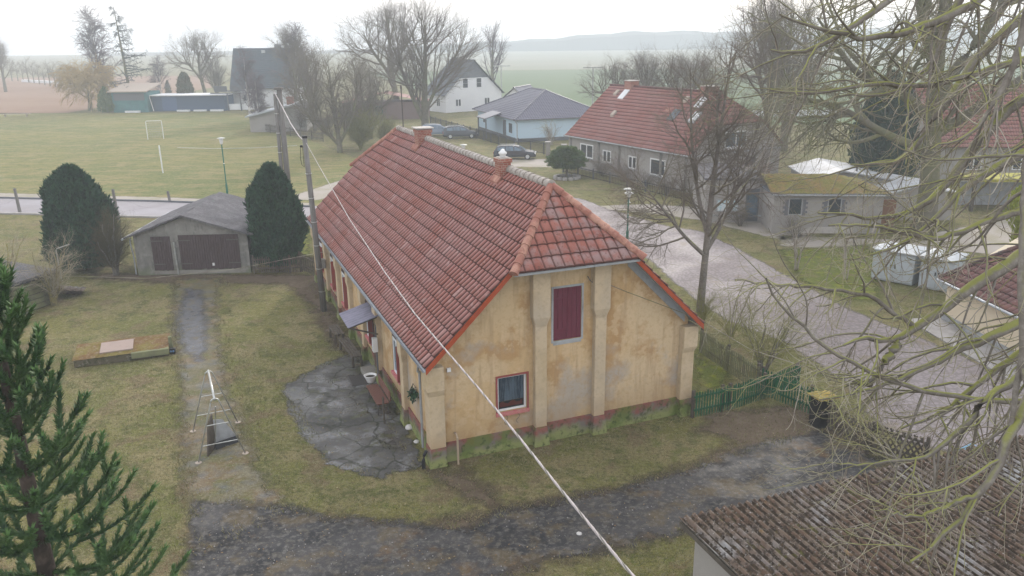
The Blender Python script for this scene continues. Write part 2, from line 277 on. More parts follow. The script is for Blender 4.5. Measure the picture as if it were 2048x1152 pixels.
m_rwhite = mat('white_render', (.66, .66, .68), .85, [('noise', .4, .4, .6, (.58, .58, .6), .5)])
m_cream = mat('cream_render', (.66, .565, .42), .85, [('noise', .5, .4, .6, (.60, .51, .38), .5), ('noise', 20, .5, .7, (.7, .61, .46), .4)])
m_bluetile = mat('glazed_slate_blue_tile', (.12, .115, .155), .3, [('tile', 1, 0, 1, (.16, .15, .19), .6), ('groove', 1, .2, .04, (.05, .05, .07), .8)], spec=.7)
m_darkroof = mat('dark_grey_sheet_roof', (.060, .080, .098), .6, [('tile', 1, 0, 1, (.085, .105, .125), .5)], spec=.4)
m_slate = mat('slate_cladding', (.12, .13, .145), .7, [('noise', 2, .4, .6, (.16, .17, .18), .6)])
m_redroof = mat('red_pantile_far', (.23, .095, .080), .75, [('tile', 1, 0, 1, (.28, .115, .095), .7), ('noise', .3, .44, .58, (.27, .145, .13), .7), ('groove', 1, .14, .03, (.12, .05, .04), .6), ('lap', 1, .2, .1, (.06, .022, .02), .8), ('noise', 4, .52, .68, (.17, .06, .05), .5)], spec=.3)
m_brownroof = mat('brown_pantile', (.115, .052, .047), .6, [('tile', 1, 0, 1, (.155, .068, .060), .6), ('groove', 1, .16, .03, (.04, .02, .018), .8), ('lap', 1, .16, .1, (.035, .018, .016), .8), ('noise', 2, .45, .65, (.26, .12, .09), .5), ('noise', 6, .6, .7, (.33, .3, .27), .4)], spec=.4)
m_teal = mat('teal_boards', (.050, .155, .155), .8, [('noise', 1, .4, .6, (.04, .11, .12), .7)])
m_bluebrd = mat('blue_grey_boards', (.045, .080, .135), .8, [('noise', 6, .42, .6, (.045, .065, .11), .7, (6, 1, .2))])
m_tan = mat('tan_roof_board', (.36, .30, .25), .9)
m_green = mat('green_fence_paint', (.014, .090, .040), .6, [('noise', 1.2, .45, .62, (.010, .055, .028), .6), ('height', 3, .72, .35, (.16, .18, .10), .8)])
m_fence = mat('mossy_fence_wood', (.17, .175, .095), .9, [('noise', 2, .42, .62, (.11, .10, .07), .8), ('noise', 8, .5, .7, (.24, .26, .13), .6)])
m_dkwood = mat('dark_old_wood', (.075, .062, .050), .9, [('noise', 4, .42, .62, (.12, .105, .085), .8)])
m_steel = mat('galvanised_tube', (.45, .46, .45), .4, [('noise', 6, .4, .65, (.30, .29, .25), .7)], metal=.6)
m_lampg = mat('green_lamp_pole', (.015, .12, .085), .5)
m_opal = mat('opal_lamp_glass', (.72, .73, .72), .3, layers=[('noise', 6, .4, .6, (.6, .6, .58), .5)])
m_cor = mat('corrugated_asbestos', (.27, .27, .27), .95, [('noise', .42, .36, .50, (.105, .062, .038), .95), ('noise', 1.4, .46, .6, (.155, .125, .10), .75), ('noise', 6, .49, .60, (.045, .032, .024), .9), ('noise', 15, .60, .67, (.36, .35, .33), .7), ('noise', 2.6, .66, .74, (.30, .165, .04), .5), ('noise', 3.4, .66, .74, (.15, .19, .03), .6)], bump=(40, .9, .02))
m_bark = mat('mossy_bark', (.185, .165, .145), .95, [('noise', 3, .42, .62, (.095, .082, .068), .7), ('noise', 14, .5, .7, (.26, .24, .215), .6)], top=((.195, .200, .060), .42, .85, 2.2), bump=(25, .6, .01))
m_bark2 = mat('grey_brown_bark', (.150, .135, .100), .95, [('noise', 2, .42, .62, (.08, .072, .055), .7), ('noise', .5, .46, .62, (.145, .155, .070), .65)], bump=(20, .5, .02))
m_twig = mat('grey_twig_bark', (.33, .295, .25), .85, [('noise', 1.1, .46, .58, (.14, .11, .085), .85), ('noise', .8, .52, .60, (.19, .19, .07), .7)], top=((.21, .22, .06), .65, 1.05, 2))
m_twigd = mat('dark_twig_bark', (.155, .130, .112), .9, [('noise', .6, .42, .62, (.15, .14, .085), .6)])
m_birch = mat('birch_twig_bark', (.135, .11, .12), .9)
m_birchw = mat('white_birch_bark', (.52, .49, .47), .8, [('noise', 3, .55, .66, (.10, .09, .08), .8)])
m_willow = mat('yellow_willow_twigs', (.38, .27, .12), .9)
m_olive = mat('olive_twigs', (.165, .160, .055), .95, [('noise', 1.2, .45, .62, (.20, .20, .06), .7)])
m_yew = mat('dark_conifer_foliage', (.022, .062, .036), .85, [('noise', 1.4, .44, .60, (.040, .095, .048), .8), ('noise', 5, .50, .58, (.008, .022, .016), .85), ('noise', 22, .52, .62, (.055, .11, .05), .6)], spec=.2)
m_thuja = mat('brown_green_conifer', (.085, .078, .038), .9, [('noise', .8, .45, .6, (.055, .075, .035), .8)])
m_pine = mat('garden_conifer_foliage', (.075, .125, .040), .85, [('noise', 2, .42, .62, (.13, .165, .05), .7), ('noise', 7, .5, .7, (.035, .06, .022), .7)])
m_arau = mat('monkey_puzzle_scales', (.046, .098, .034), .6, [('noise', 1.2, .44, .60, (.085, .145, .040), .75), ('noise', 5, .52, .66, (.012, .042, .024), .7)], spec=.35)
m_araub = mat('monkey_puzzle_bark', (.045, .034, .028), .95, [('noise', 6, .45, .65, (.10, .075, .06), .7)], bump=(18, .8, .02))
m_blade = mat('grass_blades', (.17, .155, .065), .9, [('noise', .35, .45, .6, (.28, .24, .13), .8), ('noise', 1.3, .5, .62, (.085, .10, .03), .7), ('noise', 25, .5, .6, (.32, .29, .18), .7), ('noise', 31, .5, .6, (.05, .06, .02), .7)])
# ---------------------------------------------------------------- the setting
def sdist(px, py, poly):
    d = np.full(px.shape, 1e9); inside = np.zeros(px.shape, bool); n = len(poly)
    for i in range(n):
        x0, y0 = poly[i]; x1, y1 = poly[(i + 1) % n]; ex, ey = x1 - x0, y1 - y0
        t = np.clip(((px - x0) * ex + (py - y0) * ey) / (ex * ex + ey * ey + 1e-12), 0, 1)
        d = np.minimum(d, np.hypot(px - x0 - t * ex, py - y0 - t * ey))
        c = (y0 > py) != (y1 > py); xi = (x1 - x0) * (py - y0) / (y1 - y0 + 1e-12) + x0; inside ^= c & (px < xi)
    return np.where(inside, d, -d)
def zone(name, poly, z, m, cell=.15, margin=.95, label=None, height=None):
    """a thin sheet of ground cover over a polygon (metres); 'edge' holds how far inside each vertex lies"""
    P = np.array(poly); x0, y0 = P.min(0) - margin - cell; x1, y1 = P.max(0) + margin + cell
    xs = np.arange(x0, x1, cell); ys = np.arange(y0, y1, cell); X, Y = np.meshgrid(xs, ys, indexing='ij')
    D = sdist(X, Y, poly); nx, ny = X.shape
    idx = np.arange(nx * ny).reshape(nx, ny); q = np.stack([idx[:-1, :-1], idx[1:, :-1], idx[1:, 1:], idx[:-1, 1:]], -1).reshape(-1, 4)
    q = q[D.ravel()[q].max(1) > -margin]; used = np.unique(q); re = np.full(nx * ny, -1); re[used] = np.arange(len(used))
    V = np.stack([X.ravel(), Y.ravel(), np.full(nx * ny, z)], 1)[used]
    o = np_mesh(name, V, [re[q]], m)
    a = o.data.attributes.new('edge', 'FLOAT', 'POINT'); a.data.foreach_set('value', D.ravel()[used].astype(np.float32))
    o['kind'] = 'structure'
    if label: o['label'] = label
    return o
def zpx(name, pts, z, m, **k): return zone(name, [tuple(G(x, y)[:2]) for x, y in pts], z, m, **k)
def sheet(name, pts, z, m, label=None):
    o = MB().add([(p[0], p[1], z) for p in pts], [tuple(range(len(pts)))]).build(name, m); o['kind'] = 'structure'
    if label: o['label'] = label
    return o
sheet('ground', [(-990, -35), (990, -35), (990, 990), (-990, 990)], 0, m_ground, 'winter grass ground around the houses')
g = lambda x, y: tuple(G(x, y)[:2])
sheet('sports_field', [g(-700, 398), g(0, 394), g(560, 408), g(640, 412), g(720, 320), g(560, 258), g(470, 226), g(0, 226), g(-400, 222)], .004, m_far, 'worn grass sports field beyond the road')
sheet('ploughed_field', [(-900, 158), (-84, 156), (-86, 240), (-120, 330), (-900, 330)], .004, m_soil, 'brown ploughed field behind the sports field')
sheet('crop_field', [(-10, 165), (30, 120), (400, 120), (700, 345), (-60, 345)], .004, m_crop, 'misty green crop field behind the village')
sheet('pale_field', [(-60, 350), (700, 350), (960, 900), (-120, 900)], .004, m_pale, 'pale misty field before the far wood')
# roads
RL = lambda y: [g(x, y) for x in (-300, 0, 200, 400, 620)]
zpx('road', [(-420, 388), (-100, 395), (60, 399), (300, 404), (620, 415), (720, 421), (860, 428), (640, 438), (300, 432), (60, 426), (-100, 424), (-420, 416)], .008, m_asph, cell=.5, margin=.1, label='pale asphalt lane behind the garage')
right_road = [(1120, 388), (1170, 400), (1215, 418), (1262, 432), (1330, 452), (1400, 462), (1480, 500), (1560, 545), (1700, 620), (1850, 680), (2048, 770), (2300, 880),
              (2300, 1200), (2048, 935), (1900, 905), (1800, 880), (1740, 830), (1700, 770), (1640, 730), (1560, 680), (1450, 640), (1380, 590), (1300, 520), (1200, 455), (1140, 415), (1000, 400), (1000, 380)]
zpx('village_road', right_road, .008, m_cobble, cell=.3, label='mauve cobbled village road beside the farmhouse')
zpx('side_path', [(1215, 420), (1190, 412), (1290, 408), (1420, 416), (1560, 440), (1620, 470), (1560, 480), (1400, 440), (1280, 424)], .006, m_pave, cell=.3, label='sandy verge path before the grey annexe')
zpx('parking_area', [(1560, 470), (1800, 480), (2048, 430), (2300, 440), (2200, 530), (1900, 500), (1780, 505), (1560, 492)], .006, m_pave, cell=.4, label='gravel yard before the annexe')
zpx('access_lane', [(960, 322), (1100, 318), (1190, 322), (1130, 335), (1000, 333), (800, 345), (640, 400), (560, 400), (760, 335)], .007, m_pave, cell=.5, label='grey lane on which the estate car stands')
# kerbs: real steps along the asphalt lane and a footway strip
def strip3(name, px, w, h, m, label):
    P = [Vector((*g(x, y), 0)) for x, y in px]; mb = MB()
    for a, b in zip(P[:-1], P[1:]): mb.beam(a + Vector((0, 0, h / 2)), b + Vector((0, 0, h / 2)), w, h)
    o = mb.build(name, m); o['kind'] = 'structure'; o['label'] = label; return o
strip3('kerb', [(-400, 387), (60, 398), (300, 403), (620, 414)], .15, .13, m_dkbase, 'dark kerb on the far side of the asphalt lane')
strip3('kerb', [(-400, 419), (60, 429), (300, 435), (620, 441)], .28, .12, m_kerb, 'pale kerb on the near side of the asphalt lane')
zpx('pavement', [(-400, 373), (60, 388), (330, 395), (620, 406), (620, 412), (300, 401), (60, 396), (-400, 385)], .01, m_pave, cell=.4, margin=.2, label='gravel footway along the sports field')
# the yard
zpx('dirt', [(640, 1036), (860, 1052), (1000, 1014), (1230, 978), (1400, 928), (1470, 880), (1400, 862), (1420, 825), (1640, 810), (1760, 900), (1500, 1000), (1400, 1052), (1300, 1082), (1100, 1122), (1000, 1180), (700, 1180)], .004, m_dirt, label='bare muddy soil at the edges of the yard tracks')
zpx('track', [(352, 560), (440, 556), (430, 620), (440, 700), (452, 780), (490, 860), (510, 930), (560, 1010), (660, 1060), (500, 1200), (395, 1200), (372, 960), (362, 760), (345, 640)], .008, m_track, label='mossy track from the garage to the driveway')
zpx('driveway', [(395, 1000), (520, 1010), (660, 1034), (800, 1050), (930, 1058), (1010, 1022), (1200, 988), (1400, 938), (1500, 890), (1640, 862), (1740, 912), (2000, 960), (1800, 1040), (1390, 1056), (1290, 1076), (1180, 1104),
                 (1080, 1120), (980, 1160), (1020, 1260), (350, 1260)], .012, m_drive, label='dark wet driveway across the yard')
zpx('wet_path', [(372, 578), (402, 580), (412, 640), (410, 700), (400, 722), (366, 700), (356, 640)], .012, m_wet, cell=.1, label='wet asphalt strip before the garage')
zpx('patio', [(566, 775), (600, 752), (676, 716), (720, 700), (745, 730), (800, 830), (848, 930), (836, 940), (790, 942), (766, 957), (706, 946), (660, 925), (612, 880), (580, 820)], .012, m_patio, cell=.1, label='cracked wet concrete patio beside the farmhouse')
zpx('lush_lawn', [(1392, 700), (1440, 690), (1460, 760), (1400, 800), (1390, 800)], .006, m_lush, label='bright green mossy grass inside the picket fence')
zpx('lush_lawn', [(575, 470), (616, 450), (622, 520), (580, 530)], .006, m_lush, label='bright green grass behind the second yew')
zpx('roadside_grass', [(1560, 500), (1740, 490), (1760, 600), (1700, 600), (1600, 560)], .012, m_lush, label='green grass patch beside the white cabinets')
zpx('dirt', [(860, 945), (930, 940), (1010, 1010), (990, 1020), (930, 990), (880, 960)], .006, m_dirt, label='strip of trodden mud at the near corner of the farmhouse')
zpx('dirt', [(190, 548), (640, 550), (660, 610), (712, 700), (712, 730), (665, 690), (622, 610), (570, 568), (440, 566), (340, 566), (190, 556)], .0045, m_dirt, label='bare soil before the garage and along the farmhouse wall')
# distant wooded ridge
hv = []; hf = []; N = 260
for i in range(N):
    x = -420 + 1380 * i / (N - 1); h = 16.6 + 1.2 * math.sin(i * .13) + .9 * math.sin(i * .61 + 1) + rnd.random() * 1.0
    h *= min(1, max(.15, (i - 40) / 60)) if i < 100 else 1
    hv += [(x, 870, 0), (x, 882, h * .8), (x, 900, h), (x, 940, h), (x, 965, 0)]
for i in range(N - 1):
    for k in range(4): hf.append((i * 5 + k, (i + 1) * 5 + k, (i + 1) * 5 + k + 1, i * 5 + k + 1))
o = MB().add(hv, hf).build('hills', mat('distant_wood', (.05, .055, .045), 1)); o['kind'] = 'structure'; o['label'] = 'faint wooded ridge on the misty horizon'
# short grass blades and tufts in the yard
def blades(name, n, box, zmin, zmax, w, reject=None, label=''):
    x = rng.uniform(box[0], box[1], n); y = rng.uniform(box[2], box[3], n)
    keep = np.ones(n, bool)
    for poly, d in (reject or []): keep &= sdist(x, y, poly) < d
    x, y = x[keep], y[keep]; n = len(x); h = rng.uniform(zmin, zmax, n) * rng.uniform(.4, 1, n); a = rng.uniform(0, 6.283, n); ln = rng.normal(0, .6, (n, 2)) * h[:, None]
    ca, sa = np.cos(a) * w / 2, np.sin(a) * w / 2
    V = np.stack([np.stack([x - ca, y - sa, 0 * x], 1), np.stack([x + ca, y + sa, 0 * x], 1), np.stack([x + ln[:, 0], y + ln[:, 1], h], 1)], 1).reshape(-1, 3)
    V[:, 2] += .003
    o = np_mesh(name, V, [np.arange(3 * n).reshape(-1, 3)], m_blade); return tag(o, label, 'grass', kind='stuff')
# ---------------------------------------------------------------- roofs of real tiles
PROF = ((0, 0), (.07, .45), (.22, .88), (.45, 1), (.68, .88), (.86, .45), (.96, .05))
PROFLO = ((0, 0), (.3, .9), (.7, .9))
def roof(name, m, parent, O, U, S, Nn, A, B, rows, per, amp, lip, lo=None, hi=None, prof=PROF):
    """tiled slope: O origin at the eave, U along it, S up the slope, Nn its normal; lo/hi(b) trim the rows at hips"""
    O, U, S, Nn = [np.array(v, float) for v in (O, U, S, Nn)]; U /= np.linalg.norm(U); S /= np.linalg.norm(S); Nn /= np.linalg.norm(Nn)
    ks = np.arange(0, int(A / per) + 1); a = np.concatenate([(k + np.array([p[0] for p in prof])) * per for k in ks]); h = np.concatenate([[p[1] * amp for p in prof] for k in ks])
    sel = a <= A + 1e-6; a, h = a[sel], h[sel]; V = []; UV = []; F = []; na = len(a); base = 0
    for r in range(rows):
        b0, b1 = B * r / rows, B * (r + 1) / rows + (.05 if r < rows - 1 else 0); jit = rng.normal(0, lip * .12, len(ks)).repeat(len(prof))[:na]
        ring = []
        for b, off in ((b0, -.01), (b0, lip), (b1, 0)):
            l_, h_ = (lo(b) if lo else 0), (hi(b) if hi else A); aa = np.clip(a, l_, max(h_, l_))
            hh = h + off + .016 * np.sin(aa * .55 + b * .9) + .010 * np.sin(aa * 1.7 - b * 1.3) + (jit if off == lip else 0); hh = np.where(off < 0, h * .2 + off, hh)
            V.append(O + aa[:, None] * U + b * S + hh[:, None] * Nn); UV.append(np.stack([a / per + .001, np.full(na, r + (.001 if off < 0 else .08 if off > 0 else .97))], 1))
        i = np.arange(na - 1)
        for k in (0, 1):
            q = np.stack([base + k * na + i, base + k * na + i + 1, base + (k + 1) * na + i + 1, base + (k + 1) * na + i], 1)
            F.append(q)
        base += 3 * na
    V = np.concatenate(V); F = np.concatenate(F); UV = np.concatenate(UV)
    ar = np.linalg.norm(np.cross(V[F[:, 2]] - V[F[:, 0]], V[F[:, 3]] - V[F[:, 1]]), axis=1); F = F[ar > 1e-5]
    return np_mesh(name, V, [F], m, parent, uv=UV)
def ridge(name, m, parent, p0, p1, r=.13, seg=.38, z=.02):
    p0, p1 = Vector(p0), Vector(p1); L = (p1 - p0).length; n = max(1, round(L / seg)); t = (p1 - p0).normalized(); side = t.cross(Vector((0, 0, 1))).normalized(); up = side.cross(t); mb = MB()
    for k in range(n):
        a = p0 + t * (L * k / n - .03); b = p0 + t * (L * (k + 1) / n); ro = r * (1 + rnd.uniform(-.04, .04)); rings = []
        for q, rr in ((a, ro * 1.12), (b, ro * .9)):
            rings.append([q + side * (rr * math.cos(R(a_))) + up * (rr * math.sin(R(a_)) + z) for a_ in range(-20, 201, 22)])
        mb.loft(rings)
    return mb.build(name, m, parent, smooth=False)
def gable_roof(root, W, L, zE, zR, m, e=.3, o=.3, rows=12, per=.3, amp=.05, lip=.035, prof=PROF, rm=None, hip0=0, hip1=0):
    """ridge along local y; eaves at x=-e and W+e; hip0/hip1 set the ridge back for fully hipped ends"""
    H_ = zR - zE; B = math.hypot(W / 2 + e, H_); c, s = (W / 2 + e) / B, H_ / B; Lt = L + 2 * o
    lo = (lambda b: hip0 * b / B); hi = (lambda b: Lt - hip1 * b / B)
    roof('roof', m, root, (-e, -o, zE), (0, 1, 0), (c, 0, s), (-s, 0, c), Lt, B, rows, per, amp, lip, lo, hi, prof)
    roof('roof', m, root, (W + e, -o, zE), (0, 1, 0), (-c, 0, s), (s, 0, c), Lt, B, rows, per, amp, lip, lo, hi, prof)
    rm = rm or m
    ridge('ridge_tile', rm, root, (W / 2, -o + hip0, zR), (W / 2, L + o - hip1, zR), .14, .4)
    for hp, y0, dy in ((hip0, -o, 1), (hip1, L + o, -1)):
        if hp:
            Bh = math.hypot(hp, H_); A = W + 2 * e; ch, sh = hp / Bh, H_ / Bh
            roof('roof', m, root, (-e, y0, zE), (1, 0, 0), (0, dy * ch, sh), (0, -dy * sh, ch), A, Bh, rows, per, amp, lip, lambda b: A / 2 * b / Bh, lambda b: A - A / 2 * b / Bh, prof)
            for sx in (-e, W + e): ridge('hip_tile', rm, root, (sx, y0, zE + .03), (W / 2, y0 + dy * hp, zR), .13, .4)
def window(root, fm, a0, a1, z0, z1, frame=m_white, pane=m_glass, surround=None, sill=None, mull=1, fw=.07, curtain=None, sr=.10, proud=.0, name='window', bars=0, dz=0):
    """fm(a, z, d): point on the wall plane, d metres proud of it"""
    fm0 = fm; fm = (lambda a, z, d: fm0(a, z, d + dz)); w_ = MB()
    for x0, x1, y0, y1 in ((a0, a0 + fw, z0, z1), (a1 - fw, a1, z0, z1), (a0 + fw, a1 - fw, z0, z0 + fw), (a0 + fw, a1 - fw, z1 - fw, z1)): w_.mbox(fm, x0, x1, y0, y1, .002, .045 + proud)
    for k in range(mull): c = a0 + (a1 - a0) * (k + 1) / (mull + 1); w_.mbox(fm, c - fw * .6, c + fw * .6, z0 + fw, z1 - fw, .002, .05 + proud)
    for k in range(bars): c = z0 + (z1 - z0) * (k + 1) / (bars + 1); w_.mbox(fm, a0 + fw, a1 - fw, c - .015, c + .015, .003, .04 + proud)
    o = w_.build(name, frame, root)
    MB().mbox(fm, a0 + fw, a1 - fw, z0 + fw, z1 - fw, .001, .018).build('pane', pane, o)
    if surround:
        fm = fm0; s_ = MB()
        for x0, x1, y0, y1 in ((a0 - sr, a0 - .002, z0, z1 + sr), (a1 + .002, a1 + sr, z0, z1 + sr), (a0 - .002, a1 + .002, z1 + .002, z1 + sr)): s_.mbox(fm, x0, x1, y0, y1, .001, .03)
        s_.build('surround', surround, o)
    if sill: MB().mbox(fm, a0 - sr, a1 + sr, z0 - .10, z0 - .003, .001, .14).build('sill', sill, o)
    return o

# ---------------------------------------------------------------- the farmhouse
TH = .3834
fh = thing('farmhouse', 'ochre farmhouse with red clay tile half-hipped roof and pilastered gable', 'house', (-2.5459, 21.7692, 0), TH)
W, L, zE, zR, zH, tA, e, o_, oh = 9.475, 22.1, 3.363, 8.065, 6.006, 1.593, .0446, .17, .47
SL = (zR - zE) / (W / 2 + e); sH = (zH - zE) / SL - e; B = math.hypot(W / 2 + e, zR - zE); cc, ss = (W / 2 + e) / B, (zR - zE) / B; bH = (sH + e) / cc; Lt = L + 2 * o_
WS, WT = .25, .30      # wall planes behind the pilasters
zw = lambda s: zE + SL * (s + e) - .14
def pent(t): return [(WS, t, 0), (W - WS, t, 0), (W - WS, t, zw(WS)), (W - sH, t, zH - .10), (sH, t, zH - .10), (WS, t, zw(WS))]
wall_ = MB().loft([pent(WT), pent(L - WT)]).build('wall', m_stucco, fh)
lo = lambda b: 0.0 if b < bH - .02 else (o_ - oh + .0) + (tA + oh) * (b - bH) / (B - bH)
hi = lambda b: Lt if b < bH - .02 else Lt - ((o_ - oh) + (tA + oh) * (b - bH) / (B - bH))
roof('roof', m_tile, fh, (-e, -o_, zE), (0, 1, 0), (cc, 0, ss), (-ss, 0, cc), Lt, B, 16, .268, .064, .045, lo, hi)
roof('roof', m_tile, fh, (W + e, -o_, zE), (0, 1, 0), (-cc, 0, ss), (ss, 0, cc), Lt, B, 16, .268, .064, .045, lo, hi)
Ah = W - 2 * sH; Bh = math.hypot(tA + oh, zR - zH); ch, sh = (tA + oh) / Bh, (zR - zH) / Bh
for y0, dy in ((-oh, 1), (L + oh, -1)):
    roof('roof', m_tile2, fh, (sH, y0, zH), (1, 0, 0), (0, dy * ch, sh), (0, -dy * sh, ch), Ah, Bh, 7, .32, .05, .05, lambda b: Ah / 2 * b / Bh, lambda b: Ah - Ah / 2 * b / Bh)
    for sx in (sH, W - sH): ridge('hip_tile', m_hipr, fh, (sx - (.04 if sx < 4 else -.04), y0 - dy * .06, zH + .0), (W / 2, y0 + dy * (tA + oh), zR), .125, .36, .05)
ridge('ridge_tile', m_ridge, fh, (W / 2, tA, zR), (W / 2, L - tA, zR), .15, .37, .06)
# underside boarding of the roof, a hand below the tiles
for sg, s0 in ((1, -e), (-1, W + e)):
    for y0, y1 in ((-o_ + .02, L + o_ - .02),):
        a = [(s0, y0, zE - .03), (s0, y1, zE - .03), (s0 + sg * (sH + e), y1, zH - .03), (s0 + sg * (sH + e), y0, zH - .03)]
        MB().hexa([(p[0], p[1], p[2] - .07) for p in a] + a).build('soffit', m_greybrd, fh)
for y0, dy in ((-oh + .02, 1), (L + oh - .02, -1)):
    a = [(sH, y0, zH - .04), (W - sH, y0, zH - .04), (W - sH - .8, y0 + dy * .8 * ch / 1, zH - .04 + .8 * sh), (sH + .8, y0 + dy * .8 * ch, zH - .04 + .8 * sh)]
    MB().hexa([(p[0], p[1], p[2] - .05) for p in a] + a).build('soffit', m_greybrd, fh)
# red verge tiles and the grey boards under them
for y0, dy in ((-o_, -1), (L + o_, 1)):
    for sg, s0 in ((1, -e), (-1, W + e)):
        v_ = MB(); g_ = MB()
        for k in range(9):
            a, b = k / 9, (k + 1) / 9; x0 = s0 + sg * (sH + e) * a; x1 = s0 + sg * (sH + e) * b + sg * .03; z0 = zE + (zH - zE) * a + .03; z1 = zE + (zH - zE) * b + .05
            y = y0 + dy * (.012 + .004 * (k % 2)); v_.hexa([(x0, y - .015, z0 - .19), (x1, y - .015, z1 - .19), (x1, y + .015, z1 - .19), (x0, y + .015, z0 - .19), (x0, y - .015, z0), (x1, y - .015, z1), (x1, y + .015, z1), (x0, y + .015, z0)])
        yb = (WT - .005) if dy < 0 else L - WT + .005; a0 = .12; x0 = s0 + sg * .45; x1 = s0 + sg * (sH + e); z0 = zE + SL * .45; z1 = zH; hh = .42
        g_.hexa([(x0, yb - .02, z0 - hh), (x1, yb - .02, z1 - hh), (x1, yb + .02, z1 - hh), (x0, yb + .02, z0 - hh), (x0, yb - .02, z0 - .07), (x1, yb - .02, z1 - .07), (x1, yb + .02, z1 - .07), (x0, yb + .02, z0 - .07)])
        v_.build('verge_tile', m_redbrd, fh); g_.build('verge_board', m_greybrd, fh)
# pilasters
def pil_g(s0, s1, top, flare, corner=0):
    c = (s0 + s1) / 2; hw = (s1 - s0) / 2; f = .09; base = MB(); sh_ = MB(); rings = []
    def ring(z, h, t0, t1=.42): return [(c - h, t0, z), (c + h, t0, z), (c + h, t1, z), (c - h, t1, z)]
    base.loft([ring(0, hw + .07, .0), ring(.45, hw + .03, .04), ring(.64, hw + .01, .07)]).build('pilaster_foot', m_plinth, fh, bevel=.015)
    zz = [(.64, hw, .10), (flare, hw, .10), (flare + .12, hw + .02, .07), (flare + .3, hw + f, .03), (top, hw + f, .03)]
    sh_.loft([ring(z, h, t) for z, h, t in zz]).build('pilaster', m_stucco2, fh, bevel=.02)
pil_g(3.54, 3.94, zH - .09, 4.05); pil_g(5.62, 6.02, zH - .09, 4.05)
def pil_c(x0, x1, y0, y1, out, flare=2.35, top=3.28):
    base = MB(); s_ = MB(); ox, oy = out
    def ring(z, d): return [(x0 - (d if ox < 0 else 0), y0 - (d if oy < 0 else 0), z), (x1 + (d if ox > 0 else 0), y0 - (d if oy < 0 else 0), z), (x1 + (d if ox > 0 else 0), y1 + (d if oy > 0 else 0), z), (x0 - (d if ox < 0 else 0), y1 + (d if oy > 0 else 0), z)]
    base.loft([ring(0, .08), ring(.5, .03), ring(.62, .01)]).build('pilaster_foot', m_plinth, fh, bevel=.015)
    s_.loft([ring(.62, 0), ring(flare, 0), ring(flare + .2, .07), ring(top, .07)]).build('pilaster', m_stucco2, fh, bevel=.02)
pil_c(.08, .56, .08, .6, (-1, -1)); pil_c(W - .56, W - .08, .08, .6, (1, -1)); pil_c(.08, .56, L - .6, L - .08, (-1, 1))
def pil_s(t): 
    s_ = MB(); b_ = MB(); r_ = lambda z, d, hw: [(.0 + .08 - d, t - hw, z), (.4, t - hw, z), (.4, t + hw, z), (.08 - d, t + hw, z)]
    b_.loft([r_(0, .08, .28), r_(.55, .02, .22)]).build('pilaster_foot', m_plinth, fh); s_.loft([r_(.55, 0, .2), r_(2.3, 0, .2), r_(2.55, .05, .24), r_(3.25, .05, .24)]).build('pilaster', m_stucco2, fh, bevel=.02)
for t in (3.4, 7.15, 9.75, 12.4, 15.2, 18.2): pil_s(t)
# plinth with red paint band and moss
pl = MB(); pl.box(WS - .05, W - WS + .05, WT - .05, L - WT + .05, 0, .66); pl.build('plinth', m_plinth, fh)
# front gable: window with net curtain, hatch, vent, lamp
fg = lambda a, z, d: (a, WT - d, z)
def niche(wall, boxes):
    """recess openings into a solid wall"""
    for bx in boxes:
        c = MB().box(*bx).build('cutter', m_stucco, fh); md = wall.modifiers.new('cut', 'BOOLEAN'); md.object = c; md.operation = 'DIFFERENCE'; md.solver = 'EXACT'
        bpy.context.view_layer.update(); me = bpy.data.meshes.new_from_object(wall.evaluated_get(bpy.context.evaluated_depsgraph_get())); wall.modifiers.clear(); wall.data = me; bpy.data.objects.remove(c)
niche(wall_, [(2.34, 3.33, WT - .2, WT + .17, 1.32, 2.50), (4.24, 5.21, WT - .2, WT + .07, 3.42, 5.14)])
w0 = window(fh, fg, 2.342, 3.328, 1.322, 2.498, surround=m_pink, mull=0, fw=.06, sr=.06, pane=m_glassc, proud=0, dz=-.12)
cv = MB(); nn = 60
cv.add([fg(2.40 + .87 * k / nn, z, -.145 + .010 * math.sin(k * .9) + .006 * math.sin(k * 2.1)) for z in (1.62, 2.45) for k in range(nn + 1)], [(k, k + 1, nn + 2 + k, nn + 1 + k) for k in range(nn)]); cv.build('curtain', m_curt, w0, smooth=True)
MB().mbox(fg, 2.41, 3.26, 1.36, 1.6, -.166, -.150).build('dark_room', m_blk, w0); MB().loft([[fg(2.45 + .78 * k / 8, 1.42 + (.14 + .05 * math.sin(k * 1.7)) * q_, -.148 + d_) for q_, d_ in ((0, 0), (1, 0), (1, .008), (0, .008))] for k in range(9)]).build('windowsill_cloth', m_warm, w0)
MB().mbox(fg, 2.27, 3.40, 1.20, 1.318, -.05, .06).build('sill', m_sill, w0)
shu = thing_part = None
sw = MB()
for k in range(6): a = 4.24 + .97 * k / 6; sw.mbox(fg, a + .006, a + .97 / 6 - .004, 3.43, 5.13, -.06, -.025 + .004 * (k % 2))
shu = sw.build('shutter', m_shut, fh)
for z in (4.78, 3.62): MB().mbox(fg, 4.25, 4.68, z, z + .06, -.020, -.004).build('hinge', m_shut, shu)
MB().mbox(fg, 4.25, 4.60, 3.44, 3.80, -.020, -.010).build('repair_board', m_shut, shu)
fr = MB()
for x0, x1, z0, z1 in ((4.17, 4.238, 3.36, 5.21), (5.212, 5.28, 3.36, 5.21), (4.238, 5.212, 5.142, 5.21), (4.238, 5.212, 3.28, 3.418)): fr.mbox(fg, x0, x1, z0, z1, .001, .012)
fr.build('shutter_surround', m_greybrd, fh)
MB().tube([(.9, .27, .95), (.9, .12, .97), (.9, .02, .90), (.9, .0, .0)], .035, 8).build('vent_pipe', mat('tan_pipe', (.36, .28, .20), .6), fh)
